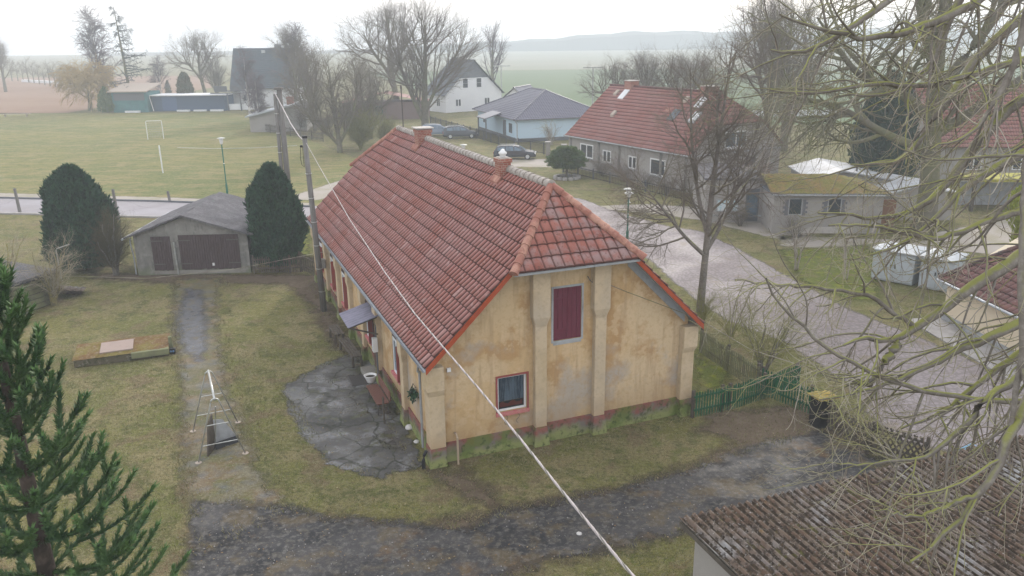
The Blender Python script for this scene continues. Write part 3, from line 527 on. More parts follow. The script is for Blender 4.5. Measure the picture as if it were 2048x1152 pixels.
MB().mbox(fg, .72, .84, 3.0, 3.12, .002, .07).build('junction_box', m_white, fh)
for c in (2.6, 3.0):
    sc_ = MB()
    pts = [fg(c + .06 * math.sin(k * .9), 1.20 - .045 * k, .05) for k in range(8)]; sc_.tube(pts, .008, 5); sc_.build('iron_hook', m_hinge, fh)
MB().tube([fg(5.40, 5.42, .02), fg(5.44, 5.30, .12), fg(5.52, 5.22, .12), fg(5.54, 5.34, .12)], .014, 6).build('wire_bracket', m_hinge, fh)
# courtyard side: windows, door, canopy
fl = lambda a, z, d: (WS - d, a, z)
for a0, a1, z0, z1 in ((4.0, 4.95, 1.30, 2.62), (8.45, 9.35, 1.15, 2.5), (13.5, 14.4, 1.05, 2.5), (16.4, 17.3, 1.1, 2.5), (20, 20.9, 1.1, 2.5)):
    wn = window(fh, fl, a0, a1, z0, z1, surround=m_mar, sill=m_sill, mull=1, fw=.08, pane=m_blueg, sr=.12)
    MB().mbox(fl, a0 - .14, a0 - .10, z0, z1, .03, .20).build('shutter', m_pink, wn)
dr = MB().mbox(fl, 7.45, 8.25, .25, 2.35, .002, .05).build('door', mat('brown_door_paint', (.085, .045, .035), .6), fh)
MB().mbox(fl, 7.6, 8.1, 1.3, 2.15, .052, .06).build('pane', m_glass, dr); MB().mbox(fl, 7.5, 7.56, 1.15, 1.35, .052, .10).build('handle', m_steel, dr)
MB().box(-.35, .2, 7.3, 8.4, 0, .22).build('doorstep', m_conc, fh, bevel=.02)
cb = MB(); n = 40
rg = [[(.14, 6.75 + 1.8 * k / n, 2.80 + .022 * math.sin(k * math.pi / 2.5)) for k in range(n + 1)], [(-1.0, 6.75 + 1.8 * k / n, 2.48 + .022 * math.sin(k * math.pi / 2.5)) for k in range(n + 1)]]
cb.add(rg[0] + rg[1] + [(p[0], p[1], p[2] - .012) for p in rg[0] + rg[1]], [(k, k + 1, n + 2 + k, n + 1 + k) for k in range(n)] + [(2 * n + 2 + k, 3 * n + 3 + k, 3 * n + 4 + k, 2 * n + 3 + k) for k in range(n)] + [(n + 1 + k, n + 2 + k, 3 * n + 4 + k, 3 * n + 3 + k) for k in range(n)])
can = cb.build('canopy', mat('corrugated_canopy_sheet', (.20, .19, .24), .5, [('noise', 3, .4, .6, (.13, .125, .16), .6)], metal=.2), fh)
for y in (6.85, 8.45):
    br = MB(); br.beam((.1, y, 2.05), (-.95, y, 2.44), .05, .05); br.beam((.1, y, 2.72), (-.95, y, 2.44), .05, .05); br.build('bracket', m_dkwood, can)
mbx = MB().mbox(fl, 6.82, 7.02, 1.35, 1.9, .18, .36); mbx.mbox(fl, 6.85, 6.99, 1.38, 1.6, .361, .375); mbx.build('meter_box', mat('white_meter_box', (.62, .62, .62), .5), fh, bevel=.01)
MB().tube([(.1, 7.0, 2.9), (.05, 7.0, 2.0), (.05, 7.0, .3)], .035, 8).build('drainpipe', m_dkbase, fh)
bx = MB().mbox(fl, 17.9, 18.25, 1.75, 2.2, .2, .42); bx.build('fuse_box', m_conc, fh, bevel=.02)
for k in range(3): MB().lathe([(.04, 0), (.06, .03), (.03, .06), (.055, .1), (.02, .14)], (.0, 18.3 + .15 * k, 2.75), 10).build('insulator', m_opal, fh)
gt = MB(); 
for sx, q in ((-e - .06, 1),):
    rg = []
    for y in (-o_, L + o_): rg.append([(sx + .065 * math.cos(R(a_)), y, zE - .02 + .065 * math.sin(R(a_))) for a_ in range(180, 361, 22)] + [(sx + .05 * math.cos(R(a_)), y, zE - .02 + .05 * math.sin(R(a_))) for a_ in range(360, 179, -22)])
    gt.loft(rg)
gt.build('gutter', m_zinc, fh)
MB().tube([(-.10, .45, zE - .1), (-.08, .62, zE - .35), (-.02, .66, 3.0), (-.02, .66, .45)], .04, 8).build('downpipe', m_zinc, fh)
MB().tube([(-.02, .30, .50), (-.12, .2, .42), (-.16, .16, .3), (-.16, .16, 0)], .055, 8).build('drain_shoe', m_blk, fh)
# chimneys
for (cs, ct, a, b, top, zb) in ((4.55, 5.2, .21, .23, 8.52, 6.9), (4.62, 15.5, .33, .28, 8.55, 6.9)):
    c_ = MB().box(cs - a, cs + a, ct - b, ct + b, zb, top - .14); c_.box(cs - a - .04, cs + a + .04, ct - b - .04, ct + b + .04, top - .138, top); c_ = c_.build('chimney', m_brick, fh)
    MB().box(cs - a + .03, cs + a - .03, ct - b + .03, ct + b - .03, top + .001, top + .035).build('mortar_cap', m_mortar, c_)
    f_ = MB(); zz = zE + SL * (cs - a + e); f_.hexa([(cs - a - .16, ct - b - .12, zz - .12), (cs - a - .003, ct - b - .12, zz + .03), (cs - a - .003, ct + b + .12, zz + .03), (cs - a - .16, ct + b + .12, zz - .12), (cs - a - .16, ct - b - .12, zz + .06), (cs - a - .003, ct - b - .12, zz + .24), (cs - a - .003, ct + b + .12, zz + .24), (cs - a - .16, ct + b + .12, zz + .06)])
    f_.box(cs - a, W / 2 + .1, ct - b - .05, ct - b - .003, zz - .1, zR - .15); f_.build('flashing', m_hipr, c_)
    if ct < 10: MB().lathe([(.09, 0), (.11, .02), (.1, .08), (.14, .10), (.15, .16), (.08, .21), (.07, .25), (.02, .28)], (cs, ct, top + .035), 14).build('chimney_pot', m_opal, c_, smooth=True)
    else: MB().box(cs - a - .1, cs + a + .1, ct - b - .1, ct + b + .1, top + .04, top + .09).build('cover_slab', m_mortar, c_)
an = MB().tube([(4.72, 19.4, 7.9), (4.70, 19.4, 10.35)], .028, 6).build('antenna', m_hinge, fh)
ar = MB(); ar.tube([(4.7 - .2, 19.4, 10.33), (4.7 + 1.5, 19.2, 10.33)], .008, 4)
for k in range(5): ar.tube([(4.9 + .28 * k, 19.1 - .1, 10.33), (4.9 + .28 * k, 19.6, 10.33)], .006, 4)
ar.box(4.66, 4.74, 19.36, 19.44, 10.15, 10.3); ar.build('antenna_rods', m_hinge, an)
# ---------------------------------------------------------------- garage
ga = thing('garage', 'grey rendered garage with low felt roof and two weathered brown wooden doors', 'garage', (-21.0, 43.6, 0), math.atan2(.26, 6.2))
gW, gL = 6.25, 6.6; gp = [(0, 0, 0), (gW, 0, 0), (gW, 0, 2.36), (gW / 2 - .3, 0, 3.30), (0, 0, 2.30)]
MB().loft([gp, [(x, gL, z) for x, y, z in gp]]).build('wall', m_gar, ga)
for x0, z0, x1, z1 in ((-.42, 2.24, gW / 2 - .3, 3.46), (gW + .4, 2.30, gW / 2 - .3, 3.46)):
    mb = MB(); n = 14; mm = 10; vs = []; fs = []
    for i in range(n + 1):
        for j in range(mm + 1):
            t = i / n; s_ = j / mm; z = z0 + (z1 - z0) * t + rnd.uniform(-.02, .02) - .05 * math.sin(math.pi * s_) * t; vs.append((x0 + (x1 - x0) * t, -.28 + (gL + .6) * s_, z))
    for i in range(n):
        for j in range(mm): a = i * (mm + 1) + j; fs.append((a, a + 1, a + mm + 2, a + mm + 1))
    b = len(vs); vs += [(x, y, z - .09) for x, y, z in vs]; fs += [(a + b, d + b, c + b, b2 + b) for a, b2, c, d in fs]
    for j in range(mm): fs.append((j, j + 1, j + 1 + b, j + b))
    for i in range(n): a = i * (mm + 1); fs.append((a, a + mm + 1, a + mm + 1 + b, a + b))
    mb.add(vs, fs).build('roof', m_felt, ga)
fgf = lambda a, z, d: (a, -d, z)
def boards(name, x0, x1, z0, z1, par, m, n):
    mb = MB()
    for k in range(n):
        a = x0 + (x1 - x0) * k / n; mb.mbox(fgf, a + .006, a + (x1 - x0) / n - .006, z0 + rnd.uniform(-.02, .03), z1, .002, .045 + rnd.uniform(0, .012))
    return mb.build(name, m, par)
d1 = boards('door', .95, 2.0, .28, 2.22, ga, m_mar, 8); d2 = boards('door', 2.45, 5.75, .30, 2.28, ga, m_mar, 24)
for d_, xs in ((d1, (.95,)), (d2, (2.45, 5.15))):
    for x in xs:
        for z in (1.95, .62): MB().mbox(fgf, x - .05, x + .65, z, z + .05, .06, .072).build('hinge', m_hinge, d_)
MB().mbox(fgf, 4.18, 4.3, .5, .66, .06, .075).build('pale_patch', m_white, d2)
MB().mbox(fgf, .9, 6.0, .05, .26, .001, .03).build('base_board', m_conc, ga)
MB().tube([(-.48, -.32, 2.16), (-.48, gL + .3, 2.16)], .06, 8).build('gutter', m_zinc, ga)
MB().tube([(-.1, -.15, 2.15), (-.16, -.12, 2.0), (-.1, -.05, 1.2), (-.1, -.05, .1)], .04, 8).build('downpipe', m_zinc, ga)
MB().tube([(2.2, -.06, 1.9), (2.24, -.08, .05)], .05, 8).build('downpipe', m_steel, ga)

# ---------------------------------------------------------------- old wooden shed at the left
p0, p1 = Vector((*g(-60, 668), 0)), Vector((*g(112, 606), 0)); dv = (p1 - p0); rz = math.atan2(dv.y, dv.x)
sh = thing('shed', 'low mossy plank shed with grey gravelled roof behind the lichen bush', 'shed', p0, rz); Ls = dv.length
MB().box(0, Ls, .1, 3.4, 0, 1.55).build('wall', m_dkwood, sh)
pk = MB()
for k in range(6): pk.box(-.02 + .3 * (k % 2), Ls + .02, .04 + rnd.uniform(-.03, .02), .095, .05 + .25 * k, .26 + .25 * k)
pk.build('planks', m_fence, sh)
MB().hexa([(-.4, -.2, 1.6), (Ls + .3, -.2, 1.6), (Ls + .3, 3.8, 1.85), (-.4, 3.8, 1.85), (-.4, -.2, 1.7), (Ls + .3, -.2, 1.7), (Ls + .3, 3.8, 1.95), (-.4, 3.8, 1.95)]).build('roof', m_felt, sh)
MB().tube([(-.4, -.28, 1.6), (Ls + .2, -.28, 1.6)], .06, 8).build('gutter', m_blk, sh)
bl = thing('sheet_pile', 'warped corrugated sheets leaning at the end of the plank shed', 'scrap sheets', (*g(135, 590), 0), .3)
for k in range(3):
    mb = MB(); n = 16; vs = []
    for i in range(2):
        for j in range(n + 1): vs.append((-.7 + 1.4 * j / n + .1 * k, -.45 + .9 * i - .12 * k, .12 + .11 * k + .30 * (1 - j / n) ** 1.5 + .02 * math.sin(j * 1.9) - .05 * i))
    vs += [(x, y, z - .02) for x, y, z in vs]; N2 = 2 * (n + 1)
    fs = [(j, j + 1, n + 2 + j, n + 1 + j) for j in range(n)] + [(N2 + j, N2 + n + 1 + j, N2 + n + 2 + j, N2 + j + 1) for j in range(n)] + [(j, N2 + j, N2 + j + 1, j + 1) for j in range(n)]
    mb.add(vs, fs).build('corrugated_sheet', m_cor, bl)
st = thing('clothes_post', 'bent white steel post standing before the left yew', 'post', (*g(124, 562), 0))
MB().tube([(0, 0, 0), (-.02, 0, 1.75), (.05, 0, 1.85), (.7, .1, 2.05)], .03, 8).build('tube', m_steel, st)

# ---------------------------------------------------------------- concrete pit cover
a, b, c = Vector((*g(146, 738), 0)), Vector((*g(340, 712), 0)), Vector((*g(140, 692), 0)); dv = b - a; rz = math.atan2(dv.y, dv.x); Lp = dv.length
pit = thing('pit_cover', 'long low concrete pit cover with brown moss in the left lawn', 'concrete pit', a, rz)
mb = MB(); n = 40; vs = []; fs = []
for i in range(n + 1):
    for j in range(13):
        x, y = Lp * i / n, 2.0 * j / 12; ed = min(x, Lp - x, y, 2.0 - y); vs.append((x + rnd.uniform(-.02, .02), y + rnd.uniform(-.02, .02), .34 + min(ed, .25) * .18 + rnd.uniform(0, .035) * (ed > .05)))
for i in range(n):
    for j in range(12): q = i * 13 + j; fs.append((q, q + 13, q + 14, q + 1))
mb.add(vs, fs).build('moss_layer', mat('brown_moss', (.150, .085, .032), .95, [('noise', 1.2, .45, .6, (.17, .145, .035), .8), ('noise', 6, .5, .65, (.24, .19, .13), .6), ('noise', 18, .5, .7, (.06, .038, .018), .8)], bump=(14, 1, .04)), pit)
MB().box(.05, Lp - .05, .05, 1.95, 0, .33).build('slab', mat('mossy_slab_side', (.10, .085, .055), .95, [('noise', 4, .48, .62, (.05, .05, .02), .8), ('noise', 9, .54, .66, (.22, .2, .16), .6)]), pit, bevel=.03)
MB().box(Lp * .60, Lp - .01, -.06, .22, .1, .36).build('edge_slab', m_fence, pit, bevel=.03)
lid = thing('cover_plate', 'smooth pinkish concrete plate lying on the mossy pit cover', 'concrete plate', pit.location + Vector((math.cos(rz) * 1.0 - math.sin(rz) * .25, math.sin(rz) * 1.0 + math.cos(rz) * .25, .39)), rz + .03)
MB().box(0, 1.25, 0, 1.25, 0, .06).build('plate', mat('pinkish_concrete', (.30, .23, .20), .8, [('noise', 3, .45, .65, (.25, .20, .17), .6)]), lid, bevel=.01)
po = thing('hydrant_post', 'short mossy concrete post at the corner of the pit cover', 'post', (*g(343, 700), 0), rz)
MB().loft([[(-.09, -.09, 0), (.09, -.09, 0), (.09, .09, 0), (-.09, .09, 0)], [(-.07, -.07, .62), (.07, -.07, .62), (.07, .07, .62), (-.07, .07, .62)]]).build('post', m_fence, po, bevel=.015)
so_ = thing('socket_box', 'small black and blue power socket box beside the pit cover', 'socket box', (*g(346, 708), 0), rz - .2)
bb = MB().box(-.11, .11, -.06, .1, .02, .26).build('box', m_blk, so_, bevel=.02)
for x in (-.05, .05): MB().tube([(x, -.061, .15), (x, -.09, .15)], .04, 10).build('socket', mat('blue_socket', (.12, .22, .38), .4), bb)

# ---------------------------------------------------------------- climbing frame (two hoops, top rail, hinged board)
cl0, cl1, cl2, cl3 = [Vector((*g(*q), 0)) for q in ((397, 926), (491, 907), (386, 863), (476, 845))]
cf = thing('climbing_frame', 'galvanised swing frame with two hoop ends standing on the mossy track', 'swing frame', (cl0 + cl1) / 2)
off = (cl0 + cl1) / 2; rm_ = .024
def hoop(a, b, lean, htop, name):
    a, b = a - off, b - off; mid = (a + b) / 2 + lean; d = (b - a).normalized(); pts = []
    for k in range(7):
        an_ = math.pi * k / 6; pts.append(mid + d * (-.13 * math.cos(an_)) + Vector((0, 0, htop - .13 + .13 * math.sin(an_))))
    h = MB().tube([a, *pts, b], rm_, 8).build(name, m_steel, cf, smooth=True)
    for f in (.28, .62): MB().tube([a + (pts[0] - a) * f, b + (pts[-1] - b) * f], .014, 6).build('rung', m_steel, h)
    for q in (a, b): MB().lathe([(.10, 0), (.10, .02), (.03, .03)], q, 14).build('foot_plate', m_tan, h)
    return mid + Vector((0, 0, htop - .02))
ax = ((cl2 + cl3) - (cl0 + cl1)) / 2
t0 = hoop(cl0, cl1, Vector((0, 0, 0)) - ax * .0, 2.05, 'hoop'); t1 = hoop(cl2, cl3, Vector((0, 0, 0)), 2.05, 'hoop')
MB().tube([t0 - Vector((0, 0, .02)), t1 + (t1 - t0) * .05], .036, 8).build('top_rail', m_steel, cf, smooth=True)
bd = thing('garden_seesaw_board', 'dark folded board with a pale pole leaning inside the swing frame', 'board', (*g(424, 905), 0))
ad = ax.normalized(); pd = Vector((-ad.y, ad.x, 0)) * -1
def quadslab(mb, A_, B_, C_, D_, th): 
    A_, B_, C_, D_ = map(Vector, (A_, B_, C_, D_)); nn = (B_ - A_).cross(D_ - A_).normalized() * th; return mb.hexa([A_, B_, C_, D_, A_ + nn, B_ + nn, C_ + nn, D_ + nn])
gl_ = lambda x, y, z=0: Vector(G(x, y, z)) - Vector(G(424, 905))
ub = gl_(414, 914); uf = gl_(431, 893); tb = uf + ad * .05 + Vector((0, 0, 1.15)); tn_ = ub + (uf - ub) * .45 + Vector((0, 0, 1.0))
quadslab(MB(), ub, uf, tb, tn_, .035).build('board', m_dkwood, bd)
e0, e1 = gl_(432, 900), gl_(478, 884); quadslab(MB(), e0, e1, e1 + Vector((0, 0, .20)) + ad * .12, e0 + Vector((0, 0, .20)) + ad * .12, .03).build('footboard', m_blk, bd)
quadslab(MB(), e0 + ad * .35, e1 + ad * .35, e0 + (e1 - e0) * .45 + ad * .5 + Vector((0, 0, .75)), e0 + ad * .5 + Vector((0, 0, .85)), .02).build('mesh_panel', m_greybrd, bd)
MB().tube([uf + Vector((.02, -.06, .05)), t0 + off - Vector(G(424, 905)) - Vector((0, 0, .25))], .022, 6).build('pole', m_steel, bd)

# ---------------------------------------------------------------- utility poles and cables
def upole(px, h, r, label, lean=(0, 0), band=False, group='old wooden utility poles'):
    p = G(*px); o = thing('utility_pole', label, 'utility pole', (p[0], p[1], 0), group=None)
    sh_ = MB().tube([(0, 0, 0), (lean[0] * .5, lean[1] * .5, h / 2), (lean[0], lean[1], h)], [r, r * .86, r * .72], 12).build('shaft', m_pole, o, smooth=True)
    MB().tube([(lean[0], lean[1], h), (lean[0], lean[1], h + .10)], r * .78, 12).build('pole_cap', m_blk, o)
    if band:
        for k in range(6): z = 1 + (h - 1.5) * k / 6; MB().lathe([(r * 1.0, 0), (r * 1.0, .03)], (lean[0] * z / h, lean[1] * z / h, z), 12).build('band', m_steel, sh_)
    return o
P1 = upole((648, 622), 8.3, .155, 'single wooden utility pole beside the farmhouse wall carrying the cable', (-.22, 0), True)
MB().tube([(-.4, -.1, 7.95), (-.46, -.1, 7.4), (-.42, -.1, 7.1), (-.32, -.1, 7.0), (-.34, -.05, 7.9)], .012, 5).build('wire_loop', m_blk, P1)
MB().lathe([(.05, 0), (.07, .05), (.05, .1)], (-.36, -.16, 7.9), 10).build('insulator', m_blk, P1)
Y2 = 52.0; q = at(571, 395, Y2); zt = at(551, 180, Y2)
P2 = thing('utility_pole', 'thick utility pole with dark cap, right one of the pair behind the second yew', 'utility pole', (q[0], Y2, 0)); ln = (zt[0] + .12 - q[0])
MB().tube([(.25, 0, 0), (ln + .12, 0, zt[2])], [.21, .16], 12).build('shaft', m_pole, P2, smooth=True)
MB().box(ln - .16, ln + .3, -.2, .2, zt[2] + .0, zt[2] + .16).build('pole_cap', m_pole, P2)
P3 = thing('utility_pole', 'thin banded utility strut, left one of the pair behind the second yew', 'utility pole', (q[0] - .35, Y2 - .15, 0))
s3 = MB().tube([(.25, 0, 0), (ln + .2, .05, zt[2] - .25)], [.13, .11], 10).build('shaft', m_pole, P3, smooth=True)
for k in range(5): f = .35 + .13 * k; MB().lathe([(.135, 0), (.135, .05)], (.25 + (ln - .05) * f, .05 * f, (zt[2] - .25) * f), 10).build('band', m_steel, s3)
def vplane(x, y, A_, B_):
    d = ray(x, y); A_ = np.array(A_[:2]); B_ = np.array(B_[:2]); u_ = B_ - A_; n_ = np.array([-u_[1], u_[0]]); k = np.dot(A_, n_) / np.dot(d[:2], n_); return np.array([0, 0, CH]) + d * k
cA = np.array([zt[0] - .1, Y2, zt[2] - .1]); cB = at(613, 287, 36.9); cE = at(1300, 1190, 4.6)
sp1 = [cA] + [vplane(x, y, cA, cB) for x, y in ((565, 215), (582, 248), (598, 272))] + [cB]
sp2 = [cB] + [vplane(x, y, cB, cE) for x, y in ((640, 335), (700, 440), (770, 545), (830, 628), (893, 702), (960, 780), (1040, 877), (1110, 965), (1180, 1050), (1240, 1122))] + [cE]
def twisted(pts, r, tw, pitch, label, n=3):
    o = thing('power_cable', label, 'cable', tuple(pts[0])); P = [Vector(p) for p in pts]; S = []
    for a_, b_ in zip(P[:-1], P[1:]):
        m_ = max(2, int((b_ - a_).length / (pitch / 6))); S += [a_ + (b_ - a_) * k / m_ for k in range(m_)]
    S.append(P[-1]); d = 0; st_ = [[] for _ in range(n)]
    for i, p in enumerate(S):
        t = (S[min(i + 1, len(S) - 1)] - S[max(i - 1, 0)]).normalized(); a = t.cross(Vector((0, 0, 1))).normalized(); b2 = t.cross(a)
        if i: d += (p - S[i - 1]).length
        for k in range(n): f = 2 * math.pi * (d / pitch + k / n); st_[k].append(p - P[0] + (a * math.cos(f) + b2 * math.sin(f)) * tw)
    for k in range(n): MB().tube(st_[k], r, 5).build('cable_strand', m_wire if k else m_thin if n > 3 else m_wire, o, smooth=True)
    return o
twisted(sp1, .020, .014, .8, 'sagging cable between the pole pair and the single pole', 2)
twisted(sp2, .0066, .0070, .42, 'twisted overhead cable crossing the farmhouse roof towards the viewer', 4)
def wire(pts, r, label, m=m_thin, name='wire'):
    o = MB().tube([Vector(p) - Vector(pts[0]) for p in pts], r, 5).build(name, m); o.location = tuple(map(float, pts[0])); return tag(o, label, 'wire')
uh = Vector((math.cos(TH), math.sin(TH), 0)); vh = Vector((-uh.y, uh.x, 0)); Ah_ = Vector((-2.5459, 21.7692, 0))
FH = lambda s, t, z: Ah_ + uh * s + vh * t + Vector((0, 0, z))
wa = FH(5.54, .18, 5.36); wb = Vector((*g(1590, 790)[:2], 1.2))
wire([wa, FH(6.6, .05, 4.85), FH(7.9, -.05, 4.25), FH(9.4, -.1, 3.55), (wb + FH(9.4, -.1, 3.55)) / 2 - Vector((0, 0, .25)), wb], .013, 'thin cable from the gable bracket down to the green fence', m_twig)
wire([Vector((*g(118, 600), 1.3)), Vector((*g(300, 600), 1.15)), Vector(FH(-.0, 17.9, 2.6)) * .5 + Vector((*g(300, 600), 1.15)) * .5 - Vector((0, 0, .2)), FH(.05, 17.9, 2.6)], .012, 'washing line strung across the left lawn to the farmhouse', m_twig)

# ---------------------------------------------------------------- street lamps
def lamp(px, h, label, base=None):
    p = base if base is not None else G(*px); o = thing('street_lamp', label, 'street lamp', (p[0], p[1], 0), group='green street lamps along the roads')
    pl_ = MB().lathe([(.085, 0), (.085, .9), (.05, 1.0), (.045, h - .5)], n=12).build('pole', m_lampg, o, smooth=False)
    MB().lathe([(.056, 0), (.056, .06)], (0, 0, h * .55), 12).build('label_band', m_white, pl_)
    MB().lathe([(.06, h - .55), (.12, h - .5), (.17, h - .12), (.16, h - .06)], n=14).build('lantern', m_opal, o, smooth=True)
    MB().lathe([(.20, h - .06), (.34, h - .045), (.33, h - .03), (.1, h + .03), (.02, h + .05)], n=18).build('lamp_cap', mat('lamp_cap_grey', (.50, .50, .47), .5), o, smooth=True)
    return o
lamp((455, 390), 4.85, 'green street lamp behind the garage at the edge of the sports field')
lamp((1254, 490), 3.6, 'street lamp beside the cobbled road right of the farmhouse roof')
lamp(None, 3.6, 'street lamp behind the farmhouse ridge near the estate car', base=at(927, 300, 72) * np.array([1, 1, 0]))

# ---------------------------------------------------------------- sports field bits
gpo = thing('goal_post', 'lone white goal post stump in the sports field', 'post', G(326, 346)); MB().tube([(0, 0, 0), (-.02, 0, 2.75)], .07, 8).build('post', m_white, gpo)
gl = thing('football_goal', 'small pale football goal with net standing in the sports field', 'goal', G(296, 279), .25)
f_ = MB()
f_.tube([(0, 0, 0), (0, 0, 2.4), (.1, 0, 2.45), (1.9, 0, 2.45), (2, 0, 2.4), (2, 0, 0)], .045, 6); f_ = f_.build('frame', m_rwhite, gl)
n_ = MB()
for k in range(9): x = .2 * k + .2; n_.tube([(x, .03, 2.35), (x, .9, 2.2), (x, 1.4, .05)], .012, 3)
for k in range(7): z = .3 + .3 * k; y = 1.3 - .5 * max(0, (z - 1.2)) / 1.2; n_.tube([(0, .05, z), (.1, y, z), (1.9, y, z), (2, .05, z)], .012, 3)
n_.build('net', m_greybrd, gl)
rp = MB().tube([G(355, 295, .06) - G(355, 295), G(420, 297, .06) - G(355, 295), G(500, 296, .06) - G(355, 295), G(594, 291, .06) - G(355, 295)], .022, 5).build('white_rail', m_rwhite); rp.location = tuple(map(float, G(355, 295))); tag(rp, 'thin white rail lying across the sports field', 'rail')
be = thing('field_bench', 'long pale bench at the left edge of the sports field', 'bench', G(2, 234), .1)
MB().box(0, 5, 0, .6, .42, .5).build('seat', m_tan, be)
for x in (.6, 4.3): MB().box(x, x + .12, .05, .5, 0, .419).build('leg', m_tan, be)
for i, (px, h, lb) in enumerate((((40, 425), 1.9, 'leftmost grey concrete fence post before the asphalt lane'), ((237, 440), 2.3, 'grey concrete fence post rising behind the left yew'), ((340, 404), .9, 'short dark post beyond the asphalt lane'))):
    o = thing('fence_post', lb, 'post', G(*px), group='old concrete posts by the lane'); MB().loft([[(-.09, -.09, 0), (.09, -.09, 0), (.09, .09, 0), (-.09, .09, 0)], [(-.15, -.07, h), (.01, -.07, h), (.01, .07, h), (-.15, .07, h)]]).build('shaft', m_pole, o, bevel=.01)

# ---------------------------------------------------------------- things by the farmhouse
def bench(loc, rz, Lb, label, slatm, nm='garden_bench', h=.45, solid=False):
    o = thing(nm, label, 'bench', loc, rz); s_ = MB(); n = 9 if not solid else 4
    for k in range(n): s_.box(-.22 + .44 * k / n, -.22 + .44 * (k + .72) / n, 0, Lb, h, h + .03)
    if not solid:
        for k in range(12): s_.box(-.22, .2, Lb * k / 12, Lb * k / 12 + .02, h - .012, h - .001)
    s_.build('seat', slatm, o)
    for x, y in ((-.18, .1), (.18, .1), (-.18, Lb - .1), (.18, Lb - .1)): MB().tube([(x, y, 0), (x * .9, y, h - .013)], .02 if not solid else .05, 6).build('leg', m_hinge if not solid else m_dkwood, o)
    return o
bq = bench(FH(-.42, 4.2, 0), TH, 1.75, 'rusty red lattice bench under the courtyard windows', mat('rust_red_lattice', (.16, .075, .055), .8))
MB().box(.24, .27, 0, 1.75, .5, .85).build('backrest', mat('rust_red_lattice', (.16, .075, .055), .8), bq)
pt = thing('flower_pot', 'white enamel flower pot on a leg at the end of the lattice bench', 'flower pot', FH(-.42, 6.15, .48))
MB().lathe([(.12, 0), (.16, .1), (.22, .26), (.24, .29), (.21, .29), (.18, .2)], n=18).build('bowl', m_opal, pt, smooth=True); MB().lathe([(.19, .22), (.02, .23)], n=14).build('soil', mat('pot_soil', (.05, .04, .03), 1), pt)
MB().tube([(0, 0, -.48), (0, 0, 0)], .03, 6).build('stem', m_hinge, pt)
rod = thing('iron_stand', 'rusty upright iron post at the near end of the lattice bench', 'post', FH(-.55, 3.6, 0)); MB().tube([(0, 0, 0), (0, 0, 1.0)], .03, 8).build('rod', m_dkwood, rod)
bench(FH(-.35, 8.9, 0), TH + .05, 2.3, 'grey wooden plank bench beneath the canopy', m_dkwood, 'plank_bench', .45, True)
bench(FH(-.55, 11.6, 0), TH + .02, 1.3, 'far dark plank table along the courtyard wall', m_dkwood, 'plank_table', .5, True)
gr_ = thing('boot_grate', 'dark metal foot grate on the patio before the door', 'foot grate', FH(-.95, 7.1, .015), TH)
mb = MB()
for k in range(14): mb.box(0, .8, .07 * k, .07 * k + .025, .0, .035)
mb.box(0, .03, -.02, .99, .036, .05); mb.box(.77, .8, -.02, .99, .036, .05); mb.build('grate', m_hinge, gr_)
hb = thing('hanging_basket', 'wire wall basket with green plant on the courtyard wall', 'wall planter', FH(.2, 2.05, 1.75), TH)
mb = MB()
for k in (-1, 1): mb.tube([(0, .04 * k, .1), (-.05, .14 * k, .2), (-.05, .2 * k, .08), (-.05, .12 * k, -.05)], .012, 5)
mb.tube([(0, -.16, 0), (-.18, -.12, 0), (-.18, .12, 0), (0, .16, 0)], .012, 5); mb.build('wire_holder', m_hinge, hb)
lf = rng.normal(0, 1, (260, 3)) * np.array([.05, .10, .09]) + np.array([-.1, 0, -.12]); dr_ = rng.normal(0, 1, (260, 3)) * .05; wd = rng.normal(0, 1, (260, 3)) * .02
Vq = np.stack([lf - wd, lf + wd, lf + dr_ + wd, lf + dr_ - wd], 1).reshape(-1, 3); np_mesh('plant', Vq, [np.arange(1040).reshape(-1, 4)], m_yew, hb)
for q, s_, lb in (((819, 857), .16, 'pale lump of stone at the foot of the second pilaster'), ((833, 884), .11, 'small pale stone beside the patio edge'), ((1158, 1068), .08, 'flat whitish stone on the dark driveway')):
    p = G(*q); mb = MB(); bm_v = []; rg = []
    for z, r_ in ((-.02, .8), (.35, 1), (.8, .72), (1, .3)): rg.append([(r_ * s_ * math.cos(k * .785) * rnd.uniform(.8, 1.2), r_ * s_ * 1.1 * math.sin(k * .785) * rnd.uniform(.8, 1.2), z * s_ * (.8 if s_ > .14 else .45)) for k in range(8)])
    o = mb.loft(rg).build('stone', mat('pale_stone', (.5, .48, .46), .9), smooth=True); o.location = tuple(map(float, p)); tag(o, lb, 'stone')

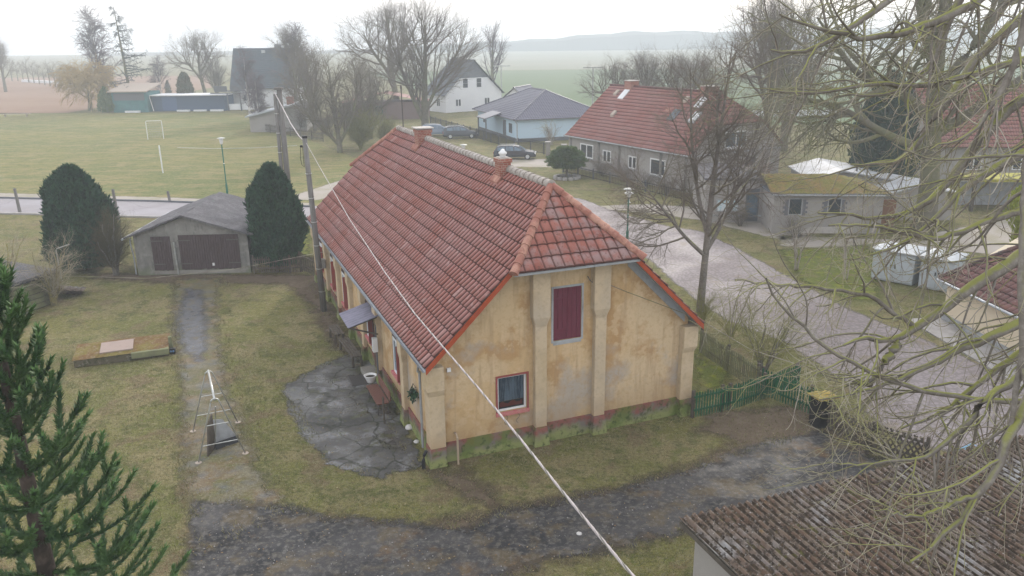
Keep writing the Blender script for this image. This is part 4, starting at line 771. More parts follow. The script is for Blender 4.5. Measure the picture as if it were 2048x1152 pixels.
# ---------------------------------------------------------------- fences
def picket(name, p0, p1, h, sp, m, label, wpk=.055, posts=2.0, postm=m_dkwood, group=None, side=1):
    p0, p1 = Vector((*p0, 0)), Vector((*p1, 0)); d = p1 - p0; Lf = d.length; o = thing(name, label, 'fence', p0, math.atan2(d.y, d.x), group); mb = MB(); n = int(Lf / sp)
    for k in range(n):
        x = sp * (k + .5) + rnd.uniform(-.01, .01); hh = h + rnd.uniform(-.03, .03); tl = rnd.uniform(-.012, .012)
        mb.loft([[(x - wpk / 2, -.012, .06), (x + wpk / 2, -.012, .06), (x + wpk / 2, .012, .06), (x - wpk / 2, .012, .06)], [(x - wpk / 2 + tl, -.012, hh - .05), (x + wpk / 2 + tl, -.012, hh - .05), (x + wpk / 2 + tl, .012, hh - .05), (x - wpk / 2 + tl, .012, hh - .05)],
                 [(x - .008 + tl, -.01, hh), (x + .008 + tl, -.01, hh), (x + .008 + tl, .01, hh), (x - .008 + tl, .01, hh)]])
    mb.build('pickets', m, o)
    for z in (h * .28, h * .78): MB().box(0, Lf, .014 * side if side > 0 else -.06, .06 if side > 0 else -.014, z, z + .07).build('rail', m, o)
    for k in range(int(Lf / posts) + 1): x = min(Lf, posts * k); MB().box(x - .05, x + .05, .062 if side > 0 else -.16, .16 if side > 0 else -.062, 0, h + .04).build('post', postm, o, bevel=.01)
    return o
picket('picket_fence', g(1397, 706), g(1520, 790), 1.05, .115, m_fence, 'mossy picket fence along the roadside garden behind the green fence')
picket('picket_fence', g(1520, 790), g(1640, 840), 1.05, .115, m_green, 'darker picket fence running from the bushes to the black letterbox post')
picket('green_fence', g(1388, 838), g(1460, 822), .98, .115, m_green, 'short green picket fence bay joined to the farmhouse corner', posts=1.2)
picket('green_fence', g(1462, 822), g(1598, 778), .98, .115, m_green, 'long green picket fence bay between the yard and the garden', posts=1.7)
picket('wood_fence', g(508, 548), g(640, 545), 1.0, .12, m_dkwood, 'dark old paling fence between the second yew and the farmhouse')
picket('wood_fence', FH(.3, 22.3, 0)[:2], (FH(-1.3, 27.5, 0))[:2], 1.1, .14, m_dkwood, 'far dark paling fence behind the farmhouse corner')
picket('field_fence', g(648, 283), g(520, 262), 1.2, .35, m_dkwood, 'low dark paling fence along the tree clump of the sports field', .12, 3)
gp_ = thing('letterbox_post', 'black boarded post with mossy yellow lid between the fences', 'letterbox stand', (*g(1640, 850), 0), .35)
MB().box(-.28, .28, -.24, .24, 0, 1.05).build('box', mat('tarred_boards', (.018, .017, .018), .8), gp_, bevel=.01)
MB().loft([[(-.38, -.34, 1.06), (.38, -.34, 1.06), (.38, .34, 1.06), (-.38, .34, 1.06)], [(-.38, -.34, 1.10), (.38, -.34, 1.10), (.38, .34, 1.10), (-.38, .34, 1.10)], [(-.05, -.04, 1.22), (.05, -.04, 1.22), (.05, .04, 1.22), (-.05, .04, 1.22)]]).build('lid', mat('mossy_yellow_lid', (.30, .22, .06), .9, [('noise', 6, .45, .65, (.16, .14, .05), .7)]), gp_)
def lattice(p0, p1, h, label, rot=0):
    p0, p1 = Vector((*p0, 0)), Vector((*p1, 0)); d = p1 - p0; Lf = d.length; o = thing('lattice_gate', label, 'gate', p0, math.atan2(d.y, d.x), 'brown lattice gates at the driveway'); mb = MB(); sp_ = .17; n = int(Lf / sp_) + 4
    for sg, y in ((1, 0), (-1, .03)):
        for k in range(-4, n):
            x0 = k * sp_; x1 = x0 + h * .62; a, b = (x0, x1) if sg > 0 else (x1, x0); za, zb = .08, h
            if min(a, b) < 0 or max(a, b) > Lf: 
                lo_, hi_ = max(0, min(x0, x1)), min(Lf, max(x0, x1))
                if hi_ - lo_ < .1: continue
                fa, fb = (lo_ - x0) / (x1 - x0), (hi_ - x0) / (x1 - x0)
                if sg > 0: a, b, za, zb = lo_, hi_, .08 + (h - .08) * fa, .08 + (h - .08) * fb
                else: a, b, za, zb = hi_, lo_, .08 + (h - .08) * (1 - fb), .08 + (h - .08) * (1 - fa)
            mb.beam((a, y, za), (b, y, zb), .022, .055, (0, 1, 0) if False else (0, 0, 1))
    mb.build('lattice', m_dkwood, o)
    for z in (.28, h * .8): MB().box(0, Lf, .05, .09, z, z + .06).build('rail', m_dkwood, o)
    for x in (0, Lf): MB().box(x - .05, x + .05, .092, .19, 0, h + .02).build('post', m_dkwood, o)
lattice(g(1652, 862), g(1726, 908), 1.05, 'left brown lattice gate leaf next to the letterbox post'); lattice(g(1738, 905), g(1846, 938), 1.0, 'right brown lattice gate leaf near the corrugated roof')
picket('green_fence', g(1975, 975), g(2300, 1110), 1.0, .12, m_green, 'green picket fence behind the corrugated roof at the right edge')
for px, lb, mm in (((1940, 965), 'blue lidded wheelie bin beside the corrugated roof', (.10, .22, .33)), ((2046, 1030), 'bright blue bin at the far right edge', (.02, .30, .62))):
    o = thing('wheelie_bin', lb, 'bin', G(*px), .5)
    MB().loft([[(-.2, -.25, .08), (.2, -.25, .08), (.2, .25, .08), (-.2, .25, .08)], [(-.27, -.32, .98), (.27, -.32, .98), (.27, .32, .98), (-.27, .32, .98)]]).build('body', m_blk, o, bevel=.02)
    MB().loft([[(-.29, -.36, .985), (.29, -.36, .985), (.29, .36, .985), (-.29, .36, .985)], [(-.25, -.3, 1.06), (.25, -.3, 1.08), (.25, .3, 1.08), (-.25, .3, 1.06)]]).build('lid', mat('bin_lid', mm, .4), o, bevel=.02)
    for y in (-.22, .22): MB().tube([(-.25, y, .1), (-.25, y + .05, .1)], .1, 12).build('wheel', m_blk, o)

# ---------------------------------------------------------------- shed with corrugated roof, lower right
cs = thing('corrugated_shed', 'grey shed with mossy corrugated fibre cement roof in the lower right corner', 'shed', (3.63, 15.54, 0), math.atan2(.349, .937))
Uc = 11.0; Dc = 7.5; per = .2; n = int(Uc / per * 8); mm = 60; vs = []; 
skx = .095
for j in range(mm + 1):
    y = -Dc * j / mm
    for i in range(n + 1):
        x = Uc * i / n; vs.append((x - skx * y, y + (.012 * math.sin(x * 2.3)), 2.3 + .10 * y + .042 * math.cos(2 * math.pi * x / per) + (.012 if j == 0 else 0)))
fs = [(j * (n + 1) + i, (j + 1) * (n + 1) + i, (j + 1) * (n + 1) + i + 1, j * (n + 1) + i + 1) for j in range(mm) for i in range(n)]
b = len(vs); vs += [(x, y, z - .014) for x, y, z in vs[:b]]
fs += [(b + j * (n + 1) + i, b + j * (n + 1) + i + 1, b + (j + 1) * (n + 1) + i + 1, b + (j + 1) * (n + 1) + i) for j in range(mm) for i in range(n)]
fs += [(i, i + 1, b + i + 1, b + i) for i in range(n)] + [(j * (n + 1), b + j * (n + 1), b + (j + 1) * (n + 1), (j + 1) * (n + 1)) for j in range(mm)]
fa = np.array(fs); xm = np.array(vs)[fa][:, :, 0].mean(1) + skx * np.array(vs)[fa][:, :, 1].mean(1); ymn = np.array(vs)[fa][:, :, 1].mean(1)
vm = (np.cos(2 * np.pi * xm / per) < -.25 + rng.normal(0, .12, len(xm)) + .5 * np.clip((xm - 1.5) / 4, -.4, 1))
np_mesh('roof', vs, [fa], [m_cor, mat('moss_in_corrugation', (.040, .028, .018), 1, [('noise', 5, .48, .62, (.10, .072, .045), .8), ('noise', 14, .54, .66, (.22, .20, .18), .7), ('noise', 2, .6, .7, (.10, .10, .02), .7)])], cs, mi=vm.astype(int))
MB().loft([[(.3, -.25, 0), (Uc - .3, -.25, 0), (Uc - .3, -Dc + .3, 0), (.3 + skx * Dc, -Dc + .3, 0)], [(.3, -.25, 2.22), (Uc - .3, -.25, 2.22), (Uc - .3, -Dc + .3, 1.5), (.3 + skx * Dc, -Dc + .3, 1.5)]]).build('wall', m_rwhite and m_grey, cs)
MB().hexa([(.02, -.02, 2.12), (.06, -.02, 2.12), (.06 + skx * Dc, -Dc, 1.40), (.02 + skx * Dc, -Dc, 1.40), (.02, -.02, 2.25), (.06, -.02, 2.25), (.06 + skx * Dc, -Dc, 1.50), (.02 + skx * Dc, -Dc, 1.50)]).build('verge_board', m_dkwood, cs)
lt_n = 3000; lx = rng.uniform(1.2, Uc, lt_n); ly = -rng.uniform(0, 1, lt_n) ** .8 * Dc; keep = rng.random(lt_n) < np.clip((lx - 1) / 4, .05, 1); lx, ly = lx[keep], ly[keep]; ph = np.round(lx / per + .5) - .5; lx = np.where(rng.random(len(lx)) < .75, ph * per + rng.normal(0, .02, len(lx)), lx)
lz = 2.3 + .10 * ly + .042 * np.cos(2 * np.pi * lx / per) + .008; k = len(lx); aa = rng.uniform(0, 6.28, k); sz = rng.uniform(.012, .035, k); dx, dy = np.cos(aa) * sz, np.sin(aa) * sz; X_ = lx - skx * ly
Vq = np.stack([np.stack([X_ - dx, ly - dy, lz], 1), np.stack([X_ + dy * .5, ly - dx * .5, lz + .015], 1), np.stack([X_ + dx, ly + dy, lz + .01], 1), np.stack([X_ - dy * .5, ly + dx * .5, lz + .02], 1)], 1).reshape(-1, 3)
o = np_mesh('leaf_litter', Vq, [np.arange(len(Vq)).reshape(-1, 4)], mat('dead_leaf_litter', (.07, .045, .03), .95, [('noise', 12, .55, .68, (.26, .22, .18), .7), ('noise', 3, .55, .7, (.10, .12, .03), .6)]), cs); o['kind'] = 'stuff'
# ---------------------------------------------------------------- neighbours' buildings
def frame_from(a, b):    # local x from a to b along the near wall, local y away from the viewer
    a, b = Vector((a[0], a[1], 0)), Vector((b[0], b[1], 0)); return a, math.atan2((b - a).y, (b - a).x), (b - a).length
# long red-roofed house; local y runs along the ridge
A2 = Vector((5.9, 82.11, 0)); B2 = Vector((14.79, 66.54, 0)); L2 = 17.92; W2 = 10.5
h2 = thing('red_roof_house', 'long grey house with red pantile roof, skylights and two chimneys', 'house', B2, math.atan2(15.57, -8.89) - math.pi / 2)
# local +y from B2 to A2, local +x is away on the right of it: wall facing the viewer is x=0
e2, E2, Z2, H2z = .35, 3.15, 7.85, 5.45; SL2 = (Z2 - E2) / (W2 / 2 + e2); s2 = (H2z - E2) / SL2 - e2; B2l = math.hypot(W2 / 2 + e2, Z2 - E2); c2, q2 = (W2 / 2 + e2) / B2l, (Z2 - E2) / B2l; bh2 = (s2 + e2) / c2; t2 = 2.6
lo2 = lambda b: 0 if b < bh2 else (t2 + .4) * (b - bh2) / (B2l - bh2)
z2 = lambda s: E2 + SL2 * (s + e2) - .12
pg = [(0, 0, 0), (W2, 0, 0), (W2, 0, z2(0)), (W2 - s2, 0, H2z - .05), (s2, 0, H2z - .05), (0, 0, z2(0))]; pf = [(0, 0, 0), (W2, 0, 0), (W2, 0, z2(0)), (W2 / 2, 0, Z2 - .15), (0, 0, z2(0))]
MB().loft([pg, [(x, L2 - 2.2, z) for x, y, z in pg]]).build('wall', m_grey, h2); MB().loft([[(x, L2 - 2.3, z) for x, y, z in pf], [(x, L2, z) for x, y, z in pf]]).build('gable_wall', m_grey, h2)
roof('roof', m_redroof, h2, (-e2, -.3, E2), (0, 1, 0), (c2, 0, q2), (-q2, 0, c2), L2 + .6, B2l, 17, .24, .045, .045, lo2, None, PROFLO)
roof('roof', m_redroof, h2, (W2 + e2, -.3, E2), (0, 1, 0), (-c2, 0, q2), (q2, 0, c2), L2 + .6, B2l, 17, .24, .045, .045, lo2, None, PROFLO)
Ah2 = W2 - 2 * s2; Bh2 = math.hypot(t2, Z2 - H2z)
roof('roof', m_redroof, h2, (s2, -.3, H2z), (1, 0, 0), (0, t2 / Bh2, (Z2 - H2z) / Bh2), (0, -(Z2 - H2z) / Bh2, t2 / Bh2), Ah2, Bh2, 8, .24, .045, .045, lambda b: Ah2 / 2 * b / Bh2, lambda b: Ah2 - Ah2 / 2 * b / Bh2, PROFLO)
ridge('ridge_tile', m_redroof, h2, (W2 / 2, t2 - .3, Z2), (W2 / 2, L2 + .3, Z2), .14, .4)
fx = lambda a, z, d: (-d, a, z)
for y0, y1, z0, z1, mu in ((L2 - 4.3, L2 - 2.1, 1.25, 2.6, 1), (L2 - 7.16, L2 - 5.85, 1.2, 2.35, 1), (L2 - 11.0, L2 - 9.8, 1.1, 2.25, 1), (L2 - 14.94, L2 - 12.9, .95, 2.4, 0)): window(h2, fx, y0, y1, z0, z1, mull=mu, fw=.12, pane=m_glass, sr=.1, sill=m_greybrd, surround=m_grey)
for y in (.4, 3.6, L2 - 8.4, L2 - 5.2, L2 - .4): MB().mbox(fx, y - .14, y + .14, 0, 2.95, .001, .08).build('pilaster', m_gar, h2)
fy = lambda a, z, d: (a, -d, z)
window(h2, fy, 3.75, 6.3, 3.45, 4.85, mull=1, fw=.12, pane=m_blueg, sill=m_rwhite); MB().mbox(fy, 0, W2, 3.0, 3.12, .001, .06).build('string_course', m_greybrd, h2)
window(h2, fy, 1.5, 2.6, .9, 2.3, mull=1, fw=.1); MB().mbox(fy, 6.4, 7.5, .1, 2.5, .001, .05).build('door', m_dkbase, h2)
for (x, y, dx, dy, ht) in ((W2 / 2, L2 - 3.2, .5, .5, .55), (W2 / 2 - .1, 3.6, .55, .6, .5)):
    ch_ = MB().box(x - dx, x + dx, y - dy, y + dy, Z2 - 1.2, Z2 + ht).build('chimney', m_brick, h2); MB().box(x - dx - .05, x + dx + .05, y - dy - .05, y + dy + .05, Z2 + ht + .001, Z2 + ht + .07).build('chimney_cap', m_mortar, ch_)
    zz = z2(x - dx - .9) + .2; MB().hexa([(x - dx - .9, y - .4, zz - .05), (x - dx - .02, y - .4, zz + .75), (x - dx - .02, y + .4, zz + .75), (x - dx - .9, y + .4, zz - .05), (x - dx - .9, y - .4, zz + .05), (x - dx - .02, y - .4, zz + .85), (x - dx - .02, y + .4, zz + .85), (x - dx - .9, y + .4, zz + .05)]).build('flashing', m_rwhite, ch_)
def onroof(nm, s_, t, ds, dt, m, th=.07, up=.0):
    z0, z1 = z2(s_) + .20, z2(s_ + ds) + .20
    return MB().hexa([(s_, t, z0 - .12), (s_ + ds, t, z1 - .12), (s_ + ds, t + dt, z1 - .12), (s_, t + dt, z0 - .12), (s_, t, z0 + th), (s_ + ds, t, z1 + th), (s_ + ds, t + dt, z1 + th), (s_, t + dt, z0 + th)]).build(nm, m, h2)
for t, mm_, pm in ((L2 - 12.9, m_dkbase, m_glass), (L2 - 15.6, m_greybrd, m_white)):
    k_ = onroof('skylight', 2.3, t, 1.0, .9, mm_); z0, z1 = z2(2.4) + .275, z2(3.2) + .275
    MB().add([(2.4, t + .1, z0), (3.2, t + .1, z1), (3.2, t + .8, z1), (2.4, t + .8, z0)], [(0, 1, 2, 3)]).build('pane', pm, k_)
for s_, t in ((4.1, L2 - 2.2), (4.0, L2 - 12.6), (2.0, L2 - 4.6)): onroof('vent_tile', s_, t, .45, .45, m_tan, .2)
onroof('roof_step', 3.0, L2 - 11.6, .3, .7, m_brick, .1)
MB().tube([(4.6, L2 - 11.2, z2(4.6)), (4.6, L2 - 11.2, Z2 + .9)], .03, 6).build('antenna', m_steel, h2)
MB().tube([(-e2 - .05, -.3, E2 - .02), (-e2 - .05, L2 + .3, E2 - .02)], .07, 6).build('gutter', m_greybrd, h2)
# flat grey wing in front of it and the moss-roofed annexe
wg = thing('grey_wing', 'grey rendered low wing with dark door between the red roof house and the annexe', 'outbuilding', (13.6, 55.6, 0), -.10)
MB().box(0, 3.9, 0, 7, 0, 3.0).build('wall', m_grey, wg); MB().box(-.15, 4.0, -.15, 7.1, 3.002, 3.14).build('roof', m_felt, wg)
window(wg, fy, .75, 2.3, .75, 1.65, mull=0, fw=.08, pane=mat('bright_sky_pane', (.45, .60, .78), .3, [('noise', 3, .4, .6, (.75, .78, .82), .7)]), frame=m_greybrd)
dd = MB().mbox(fy, 2.75, 3.65, .12, 2.4, .001, .05).build('door', m_dkbase, wg); MB().mbox(fy, 2.85, 3.55, .5, 2.1, .051, .055).build('pane', m_blueg, dd)
MB().mbox(fy, 0, 3.9, .45, .55, .001, .05).build('plinth_band', m_greybrd, wg)
an_ = thing('moss_roof_annexe', 'grey annexe with moss covered low roof and two windows edged in dark quoins', 'outbuilding', (17.25, 52.1, 0), -.07)
MB().box(0, 7.0, 0, 5, 0, 2.62).build('wall', m_grey, an_)
n1, n2 = 36, 14; vs = []
for i in range(n1 + 1):
    for j in range(n2 + 1):
        x = -.25 + 7.6 * i / n1; y = -.35 + 5.7 * j / n2; zt_ = min(1.0, (y + .35) / 3.2, (7.35 - x) / 2.6, max(0, (5.4 - y) / 2)) ; vs.append((x, y, 2.66 + .72 * max(0, zt_) + rnd.uniform(0, .06)))
fs = [(i * (n2 + 1) + j, (i + 1) * (n2 + 1) + j, (i + 1) * (n2 + 1) + j + 1, i * (n2 + 1) + j + 1) for i in range(n1) for j in range(n2)]
mb = MB().add(vs, fs); mb.build('roof', m_mossroof, an_); MB().box(-.25, 7.3, -.33, 5.3, 2.625, 2.70).build('eaves_board', m_dkbase, an_)
MB().tube([(-.2, -.42, 2.62), (7.3, -.42, 2.58)], .06, 6).build('gutter', m_greybrd, an_)
for x0, x1 in ((.95, 1.85), (3.45, 4.35)):
    wn = window(an_, fy, x0, x1, 1.22, 2.35, frame=m_greybrd, pane=m_glass, mull=0, fw=.07)
    for sd in (0, 1):
        qn = MB()
        for k in range(7): w_ = .34 if k % 2 else .22; z = 1.2 + .15 * k; qn.mbox(fy, *((x0 - w_, x0 - .003) if sd else (x1 + .003, x1 + w_)), z, z + .15, .001, .03)
        qn.build('quoins', m_quoin, wn)
MB().mbox(fy, 1.2, 5.2, 0, .42, .001, .05).build('plinth_panel', m_mortar, an_)
for nm, lb, X, Y, w_, d_, h_, rr_, top in (('white_roof_hall', 'low hall with shallow white sheet roof behind the annexe', 22.2, 59, 5.6, 6, 2.3, -.08, 2.95), ('white_roof_shed', 'small grey outbuilding with white roof right of the annexe', 26.6, 55.5, 4.2, 5, 1.9, -.05, 2.4)):
    o = thing(nm, lb, 'outbuilding', (X, Y, 0), rr_); MB().box(0, w_, 0, d_, 0, h_).build('wall', m_grey, o); k = w_ * .38
    MB().loft([[(-.2, -.3, h_ + .002), (k, -.3, top), (w_ + .3, -.3, h_ + .002), (w_ + .3, -.3, h_ + .10), (k, -.3, top + .1), (-.2, -.3, h_ + .10)], [(-.2, d_ + .3, h_ + .002), (k, d_ + .3, top), (w_ + .3, d_ + .3, h_ + .002), (w_ + .3, d_ + .3, h_ + .10), (k, d_ + .3, top + .1), (-.2, d_ + .3, h_ + .10)]]).build('roof', mat('pale_sheet_roof', (.40, .41, .43), .6, [('noise', .6, .42, .6, (.30, .30, .31), .7), ('noise', 3, .5, .66, (.22, .21, .18), .6)]), o)
    MB().loft([[(.1, -.001, h_), (k, -.001, top - .04), (w_ - .1, -.001, h_)], [(.1, .2, h_), (k, .2, top - .04), (w_ - .1, .2, h_)]]).build('gable_panel', m_grey, o)
    MB().tube([(w_ * .62, 1, h_), (w_ * .62, 1, h_ + 1.2)], .07, 8).build('flue', m_hinge, o)
cg = thing('copper_gate', 'brown board gate between the annexe and the chestnut trunk', 'gate', (24.6, 53.5, 0), -.2); MB().box(0, 1.3, 0, .08, .05, 1.9).build('boards', mat('brown_boards', (.24, .13, .08), .8), cg); MB().box(-.12, -.005, 0, .12, 0, 2).build('post', m_dkwood, cg)
# pale blue bungalow with hipped glazed roof
C3 = Vector((.9, 102.5, 0)); dB = Vector((-5.66, 16.5, 0)).normalized(); ang = math.atan2(dB.y, dB.x) - math.pi / 2
b3 = thing('blue_bungalow', 'pale blue bungalow with glossy dark hipped tile roof and porch', 'house', C3, ang)
MB().box(0, 12, 0, 17, .45, 2.75).build('wall', m_ltblue, b3); MB().box(-.03, 12.03, -.03, 17.03, 0, .449).build('plinth', m_dkbase, b3)
gable_roof(b3, 12, 17, 2.8, 5.9, m_bluetile, e=.6, o=.6, rows=20, per=.33, amp=.05, lip=.05, prof=PROFLO, hip0=6.4, hip1=6.4)
MB().box(-.5, 12.5, -.5, 17.5, 2.752, 2.80).build('soffit', m_greybrd, b3)
for y0, y1, z0, z1 in ((2.0, 3.2, .95, 2.15), (13.4, 14.4, 1.3, 2.1)): window(b3, fx, y0, y1, z0, z1, frame=m_dkbase, mull=1, fw=.08)
MB().mbox(fx, 4.4, 5.6, .3, 2.4, .001, .05).build('door', m_dkbase, b3)
MB().tube([(-.05, -.05, .2), (-.05, -.05, 2.3), (-.45, -.5, 2.7)], .06, 6).build('downpipe', m_greybrd, b3)
pc = MB().hexa([(-2.6, 5.4, 2.5), (-.3, 5.4, 3.15), (-.3, 9.2, 3.15), (-2.6, 9.2, 2.5), (-2.6, 5.4, 2.6), (-.3, 5.4, 3.3), (-.3, 9.2, 3.3), (-2.6, 9.2, 2.6)]).build('porch_roof', m_bluetile, b3)
for y in (5.6, 9.0): MB().box(-2.45, -2.3, y - .07, y + .07, 0, 2.49).build('porch_post', m_dkbase, pc)
# white gabled house
wh = thing('white_gable_house', 'white house with steep grey roof and slate clad gable top', 'house', (-11.4, 146.6, 0), R(35))
w4, l4, ee, zz4 = 12, 7.5, 3.2, 8.9; pf = [(0, 0, 0), (w4, 0, 0), (w4, 0, ee), (w4 / 2, 0, zz4 - .15), (0, 0, ee)]
MB().loft([pf, [(x, l4, z) for x, y, z in pf]]).build('wall', m_rwhite, wh)
gable_roof(wh, w4, l4, ee - .3, zz4, m_slate, e=.5, o=.5, rows=14, per=.5, amp=.03, lip=.03, prof=PROFLO)
zc = 5.9; xc = (zc - ee) / (zz4 - ee) * w4 / 2; MB().loft([[(xc, -.06, zc), (w4 - xc, -.06, zc), (w4 / 2, -.06, zz4 - .1)], [(xc, -.002, zc), (w4 - xc, -.002, zc), (w4 / 2, -.002, zz4 - .1)]]).build('gable_cladding', m_slate, wh)
for x0, x1 in ((3.6, 4.8), (6.5, 7.7)): window(wh, fy, x0, x1, 4.1, 5.85, frame=m_rwhite, mull=0, fw=.1, bars=1)
for x0 in (2.0, 8.2): window(wh, fy, x0, x0 + 1.2, 1.0, 2.3, frame=m_rwhite, mull=1, fw=.1)
window(wh, fx, 2, 3.2, 1.0, 2.4, frame=m_rwhite); MB().box(w4 / 2 - .6, w4 / 2 + .1, 5.5, 6.3, 8, 9.4).build('chimney', m_slate, wh)
sm = thing('small_gable_house', 'small violet tiled house half hidden between the white house and the bungalow', 'house', (-1.6, 138, 0), R(-20))
pf = [(0, 0, 0), (5, 0, 0), (5, 0, 2.6), (2.5, 0, 4.6), (0, 0, 2.6)]; MB().loft([pf, [(x, 8, z) for x, y, z in pf]]).build('wall', m_rwhite, sm); gable_roof(sm, 5, 8, 2.5, 4.75, m_bluetile, rows=10, per=.4, prof=PROFLO); window(sm, fy, 1.9, 3.1, 1, 2.2)
# big dark-roofed house and low grey house in front of it
dk = thing('dark_roof_house', 'tall house with steep dark grey sheet roof beyond the sports field', 'house', (-55.2, 165, 0), 0)
MB().box(0, 13.2, 0, 9, 0, 3.7).build('wall', m_rwhite, dk)
for k in range(2): window(dk, fy, 2 + 6 * k, 3.4 + 6 * k, 1.2, 2.6, mull=1)
roof('roof', m_darkroof, dk, (-.3, -.6, 3.6), (1, 0, 0), (0, .52, .854), (0, -.854, .52), 13.9, 9.0, 22, .5, .03, .09, None, None, PROFLO); roof('roof', m_darkroof, dk, (-.3, 9.1, 3.6), (1, 0, 0), (0, -.52, .854), (0, .854, .52), 13.9, 9.0, 6, .8, .03, .09, None, None, PROFLO)
for x in (-.05, 13.1): MB().loft([[(x, 0, 3.6), (x, 8.5, 3.6), (x, 4.3, 10.9)], [(x + .1, 0, 3.6), (x + .1, 8.5, 3.6), (x + .1, 4.3, 10.9)]]).build('gable', m_dkbase, dk)
MB().box(8.2, 9.3, 3.4, 4.6, 9.5, 12.0).build('chimney', m_slate, dk); MB().tube([(8.7, 4, 12), (8.7, 4, 12.7)], .12, 6).build('chimney_pot', m_steel, dk)
MB().box(5.6, 6.3, 3.0, 3.3, 10.3, 10.9).build('satellite_dish', m_greybrd, dk); MB().box(-2.5, 1.5, -3, -.1, 3.2, 3.35).build('balcony', m_dkbase, dk)
lg = thing('low_grey_house', 'low grey outbuilding with pale shallow roofs below the dark roofed house', 'outbuilding', (-37.5, 118, 0), .12)
pf = [(0, 0, 0), (8, 0, 0), (8, 0, 3.1), (6.6, 0, 3.7), (0, 0, 2.2)]; MB().loft([pf, [(x, 7, z) for x, y, z in pf]]).build('wall', m_grey, lg)
MB().hexa([(-.5, -.5, 2.1), (6.7, -.5, 3.72), (6.7, 7.3, 3.72), (-.5, 7.3, 2.1), (-.5, -.5, 2.3), (6.7, -.5, 3.92), (6.7, 7.3, 3.92), (-.5, 7.3, 2.3)]).build('roof', m_zinc, lg); MB().hexa([(6.72, -.5, 3.7), (8.5, -.5, 3.0), (8.5, 7.3, 3.0), (6.72, 7.3, 3.7), (6.72, -.5, 3.9), (8.5, -.5, 3.2), (8.5, 7.3, 3.2), (6.72, 7.3, 3.9)]).build('roof', m_dkbase, lg)
MB().box(5, 6, 3, 4, 3, 4.7).build('chimney', m_brick, lg)
gh = thing('green_shutter_house', 'reddish low house behind the twin big trees', 'house', (-27.5, 135, 0), .05); MB().box(0, 14, 0, 6, 0, 2.8).build('wall', mat('dull_brown_wall', (.16, .11, .10), .9), gh); gable_roof(gh, 14, 6, 2.7, 4.2, m_redroof, rows=6, per=.5, prof=PROFLO)
window(gh, fy, 5, 6.6, .8, 2.2, frame=m_teal)
# teal and blue sheds
ts = thing('teal_shed', 'teal boarded shed with tan lean-to roof beyond the sports field', 'shed', (-74.9, 155.6, 0), -.02)
MB().box(0, 6.6, 0, 6, 0, 3.7).build('wall', m_teal, ts); MB().mbox(fy, .4, 6.2, 2.2, 3.5, .001, .05).build('net_screen', m_dkbase, ts); MB().hexa([(-.5, -.5, 3.71), (6.9, -.5, 3.71), (6.9, 6.3, 4.9), (-.5, 6.3, 4.9), (-.5, -.5, 3.9), (6.9, -.5, 3.9), (6.9, 6.3, 5.1), (-.5, 6.3, 5.1)]).build('roof', m_tan, ts); MB().box(2.5, 5.2, -.8, -.2, 0, .35).build('step', m_rwhite, ts)
bs = thing('blue_shed', 'long low blue boarded shed with white roof edge beyond the sports field', 'shed', (-68, 157.2, 0), -.03)
MB().box(0, 13.8, 0, 5, 0, 2.85).build('wall', m_bluebrd, bs); MB().box(-.4, 14.2, -.5, 5.3, 2.87, 3.05).build('roof', m_rwhite, bs); MB().mbox(fy, 1.8, 4.6, .15, 2.7, .001, .06).build('door', mat('blue_door', (.06, .10, .19), .8), bs)
for k in range(3): MB().box(4.8 + 3.2 * k, 7.2 + 3.2 * k, -.9, -.4, 0, .3).build('kerb_block', m_rwhite, bs)
MB().tube([(-.3, -.5, 2.9), (.3, -.7, .1)], .08, 6).build('downpipe', m_rwhite, bs)
pg_ = thing('pergola', 'dark timber pergola at the right end of the blue shed', 'pergola', (-53.4, 156, 0), 0)
for x in (0, 2.4, 5): MB().box(x, x + .2, 0, .2, 0, 3.2).build('post', m_dkbase, pg_)
MB().box(-3, 6, -.2, .2, 3.21, 3.4).build('beam', m_dkbase, pg_); MB().box(-2.2, .2, -.1, .1, 3.6, 4.6).build('panel', m_dkbase, pg_); MB().box(.8, 3.4, -.1, .1, 3.6, 4.6).build('panel', m_dkbase, pg_); MB().box(0, 5, .3, .4, .2, 1.3).build('railing', m_rwhite, pg_)
# right side: red roof house behind, cream house
rr2 = thing('tall_red_house', 'house with big faded red tile roof behind the chestnut tree at the right edge', 'house', (37.5, 72, 0), R(-6))
MB().box(0, 16, 0, 9, 0, 3.0).build('wall', m_grey, rr2); roof('roof', m_redroof, rr2, (-.5, -.5, 2.9), (1, 0, 0), (0, .70, .714), (0, -.714, .70), 17, 7.2, 17, .24, .045, .05, None, None, PROFLO); roof('roof', m_redroof, rr2, (-.5, 9.6, 2.9), (1, 0, 0), (0, -.70, .714), (0, .714, .70), 17, 7.2, 8, .5, .045, .05, None, None, PROFLO)
for x in (-.02, 15.92): MB().loft([[(x, 0, 2.9), (x, 9, 2.9), (x, 4.5, 7.6)], [(x + .1, 0, 2.9), (x + .1, 9, 2.9), (x + .1, 4.5, 7.6)]]).build('gable', m_grey, rr2)
window(rr2, fy, 3, 4.4, .9, 2.2, mull=1); window(rr2, fy, 7, 8.4, .9, 2.2, mull=1)
yc = thing('yellow_shelter', 'low shelter with mossy yellow roof edge before the faded red roof', 'shelter', (33.5, 58, 0), R(-4)); MB().box(0, 8, 0, 3, 2.2, 2.4).build('roof', mat('yellow_moss_sheet', (.33, .31, .06), .9, [('noise', 3, .45, .6, (.15, .14, .06), .7)]), yc)
for x in (.2, 7.6): MB().box(x, x + .2, .1, .3, 0, 2.199).build('post', m_dkwood, yc)
MB().box(.5, 7.5, 2.7, 2.9, 0, 1.8).build('back_wall', m_greybrd, yc)
P0, P1_ = Vector((19.67, 34.7, 0)), Vector((20.14, 29.36, 0)); d5 = (P1_ - P0).normalized()
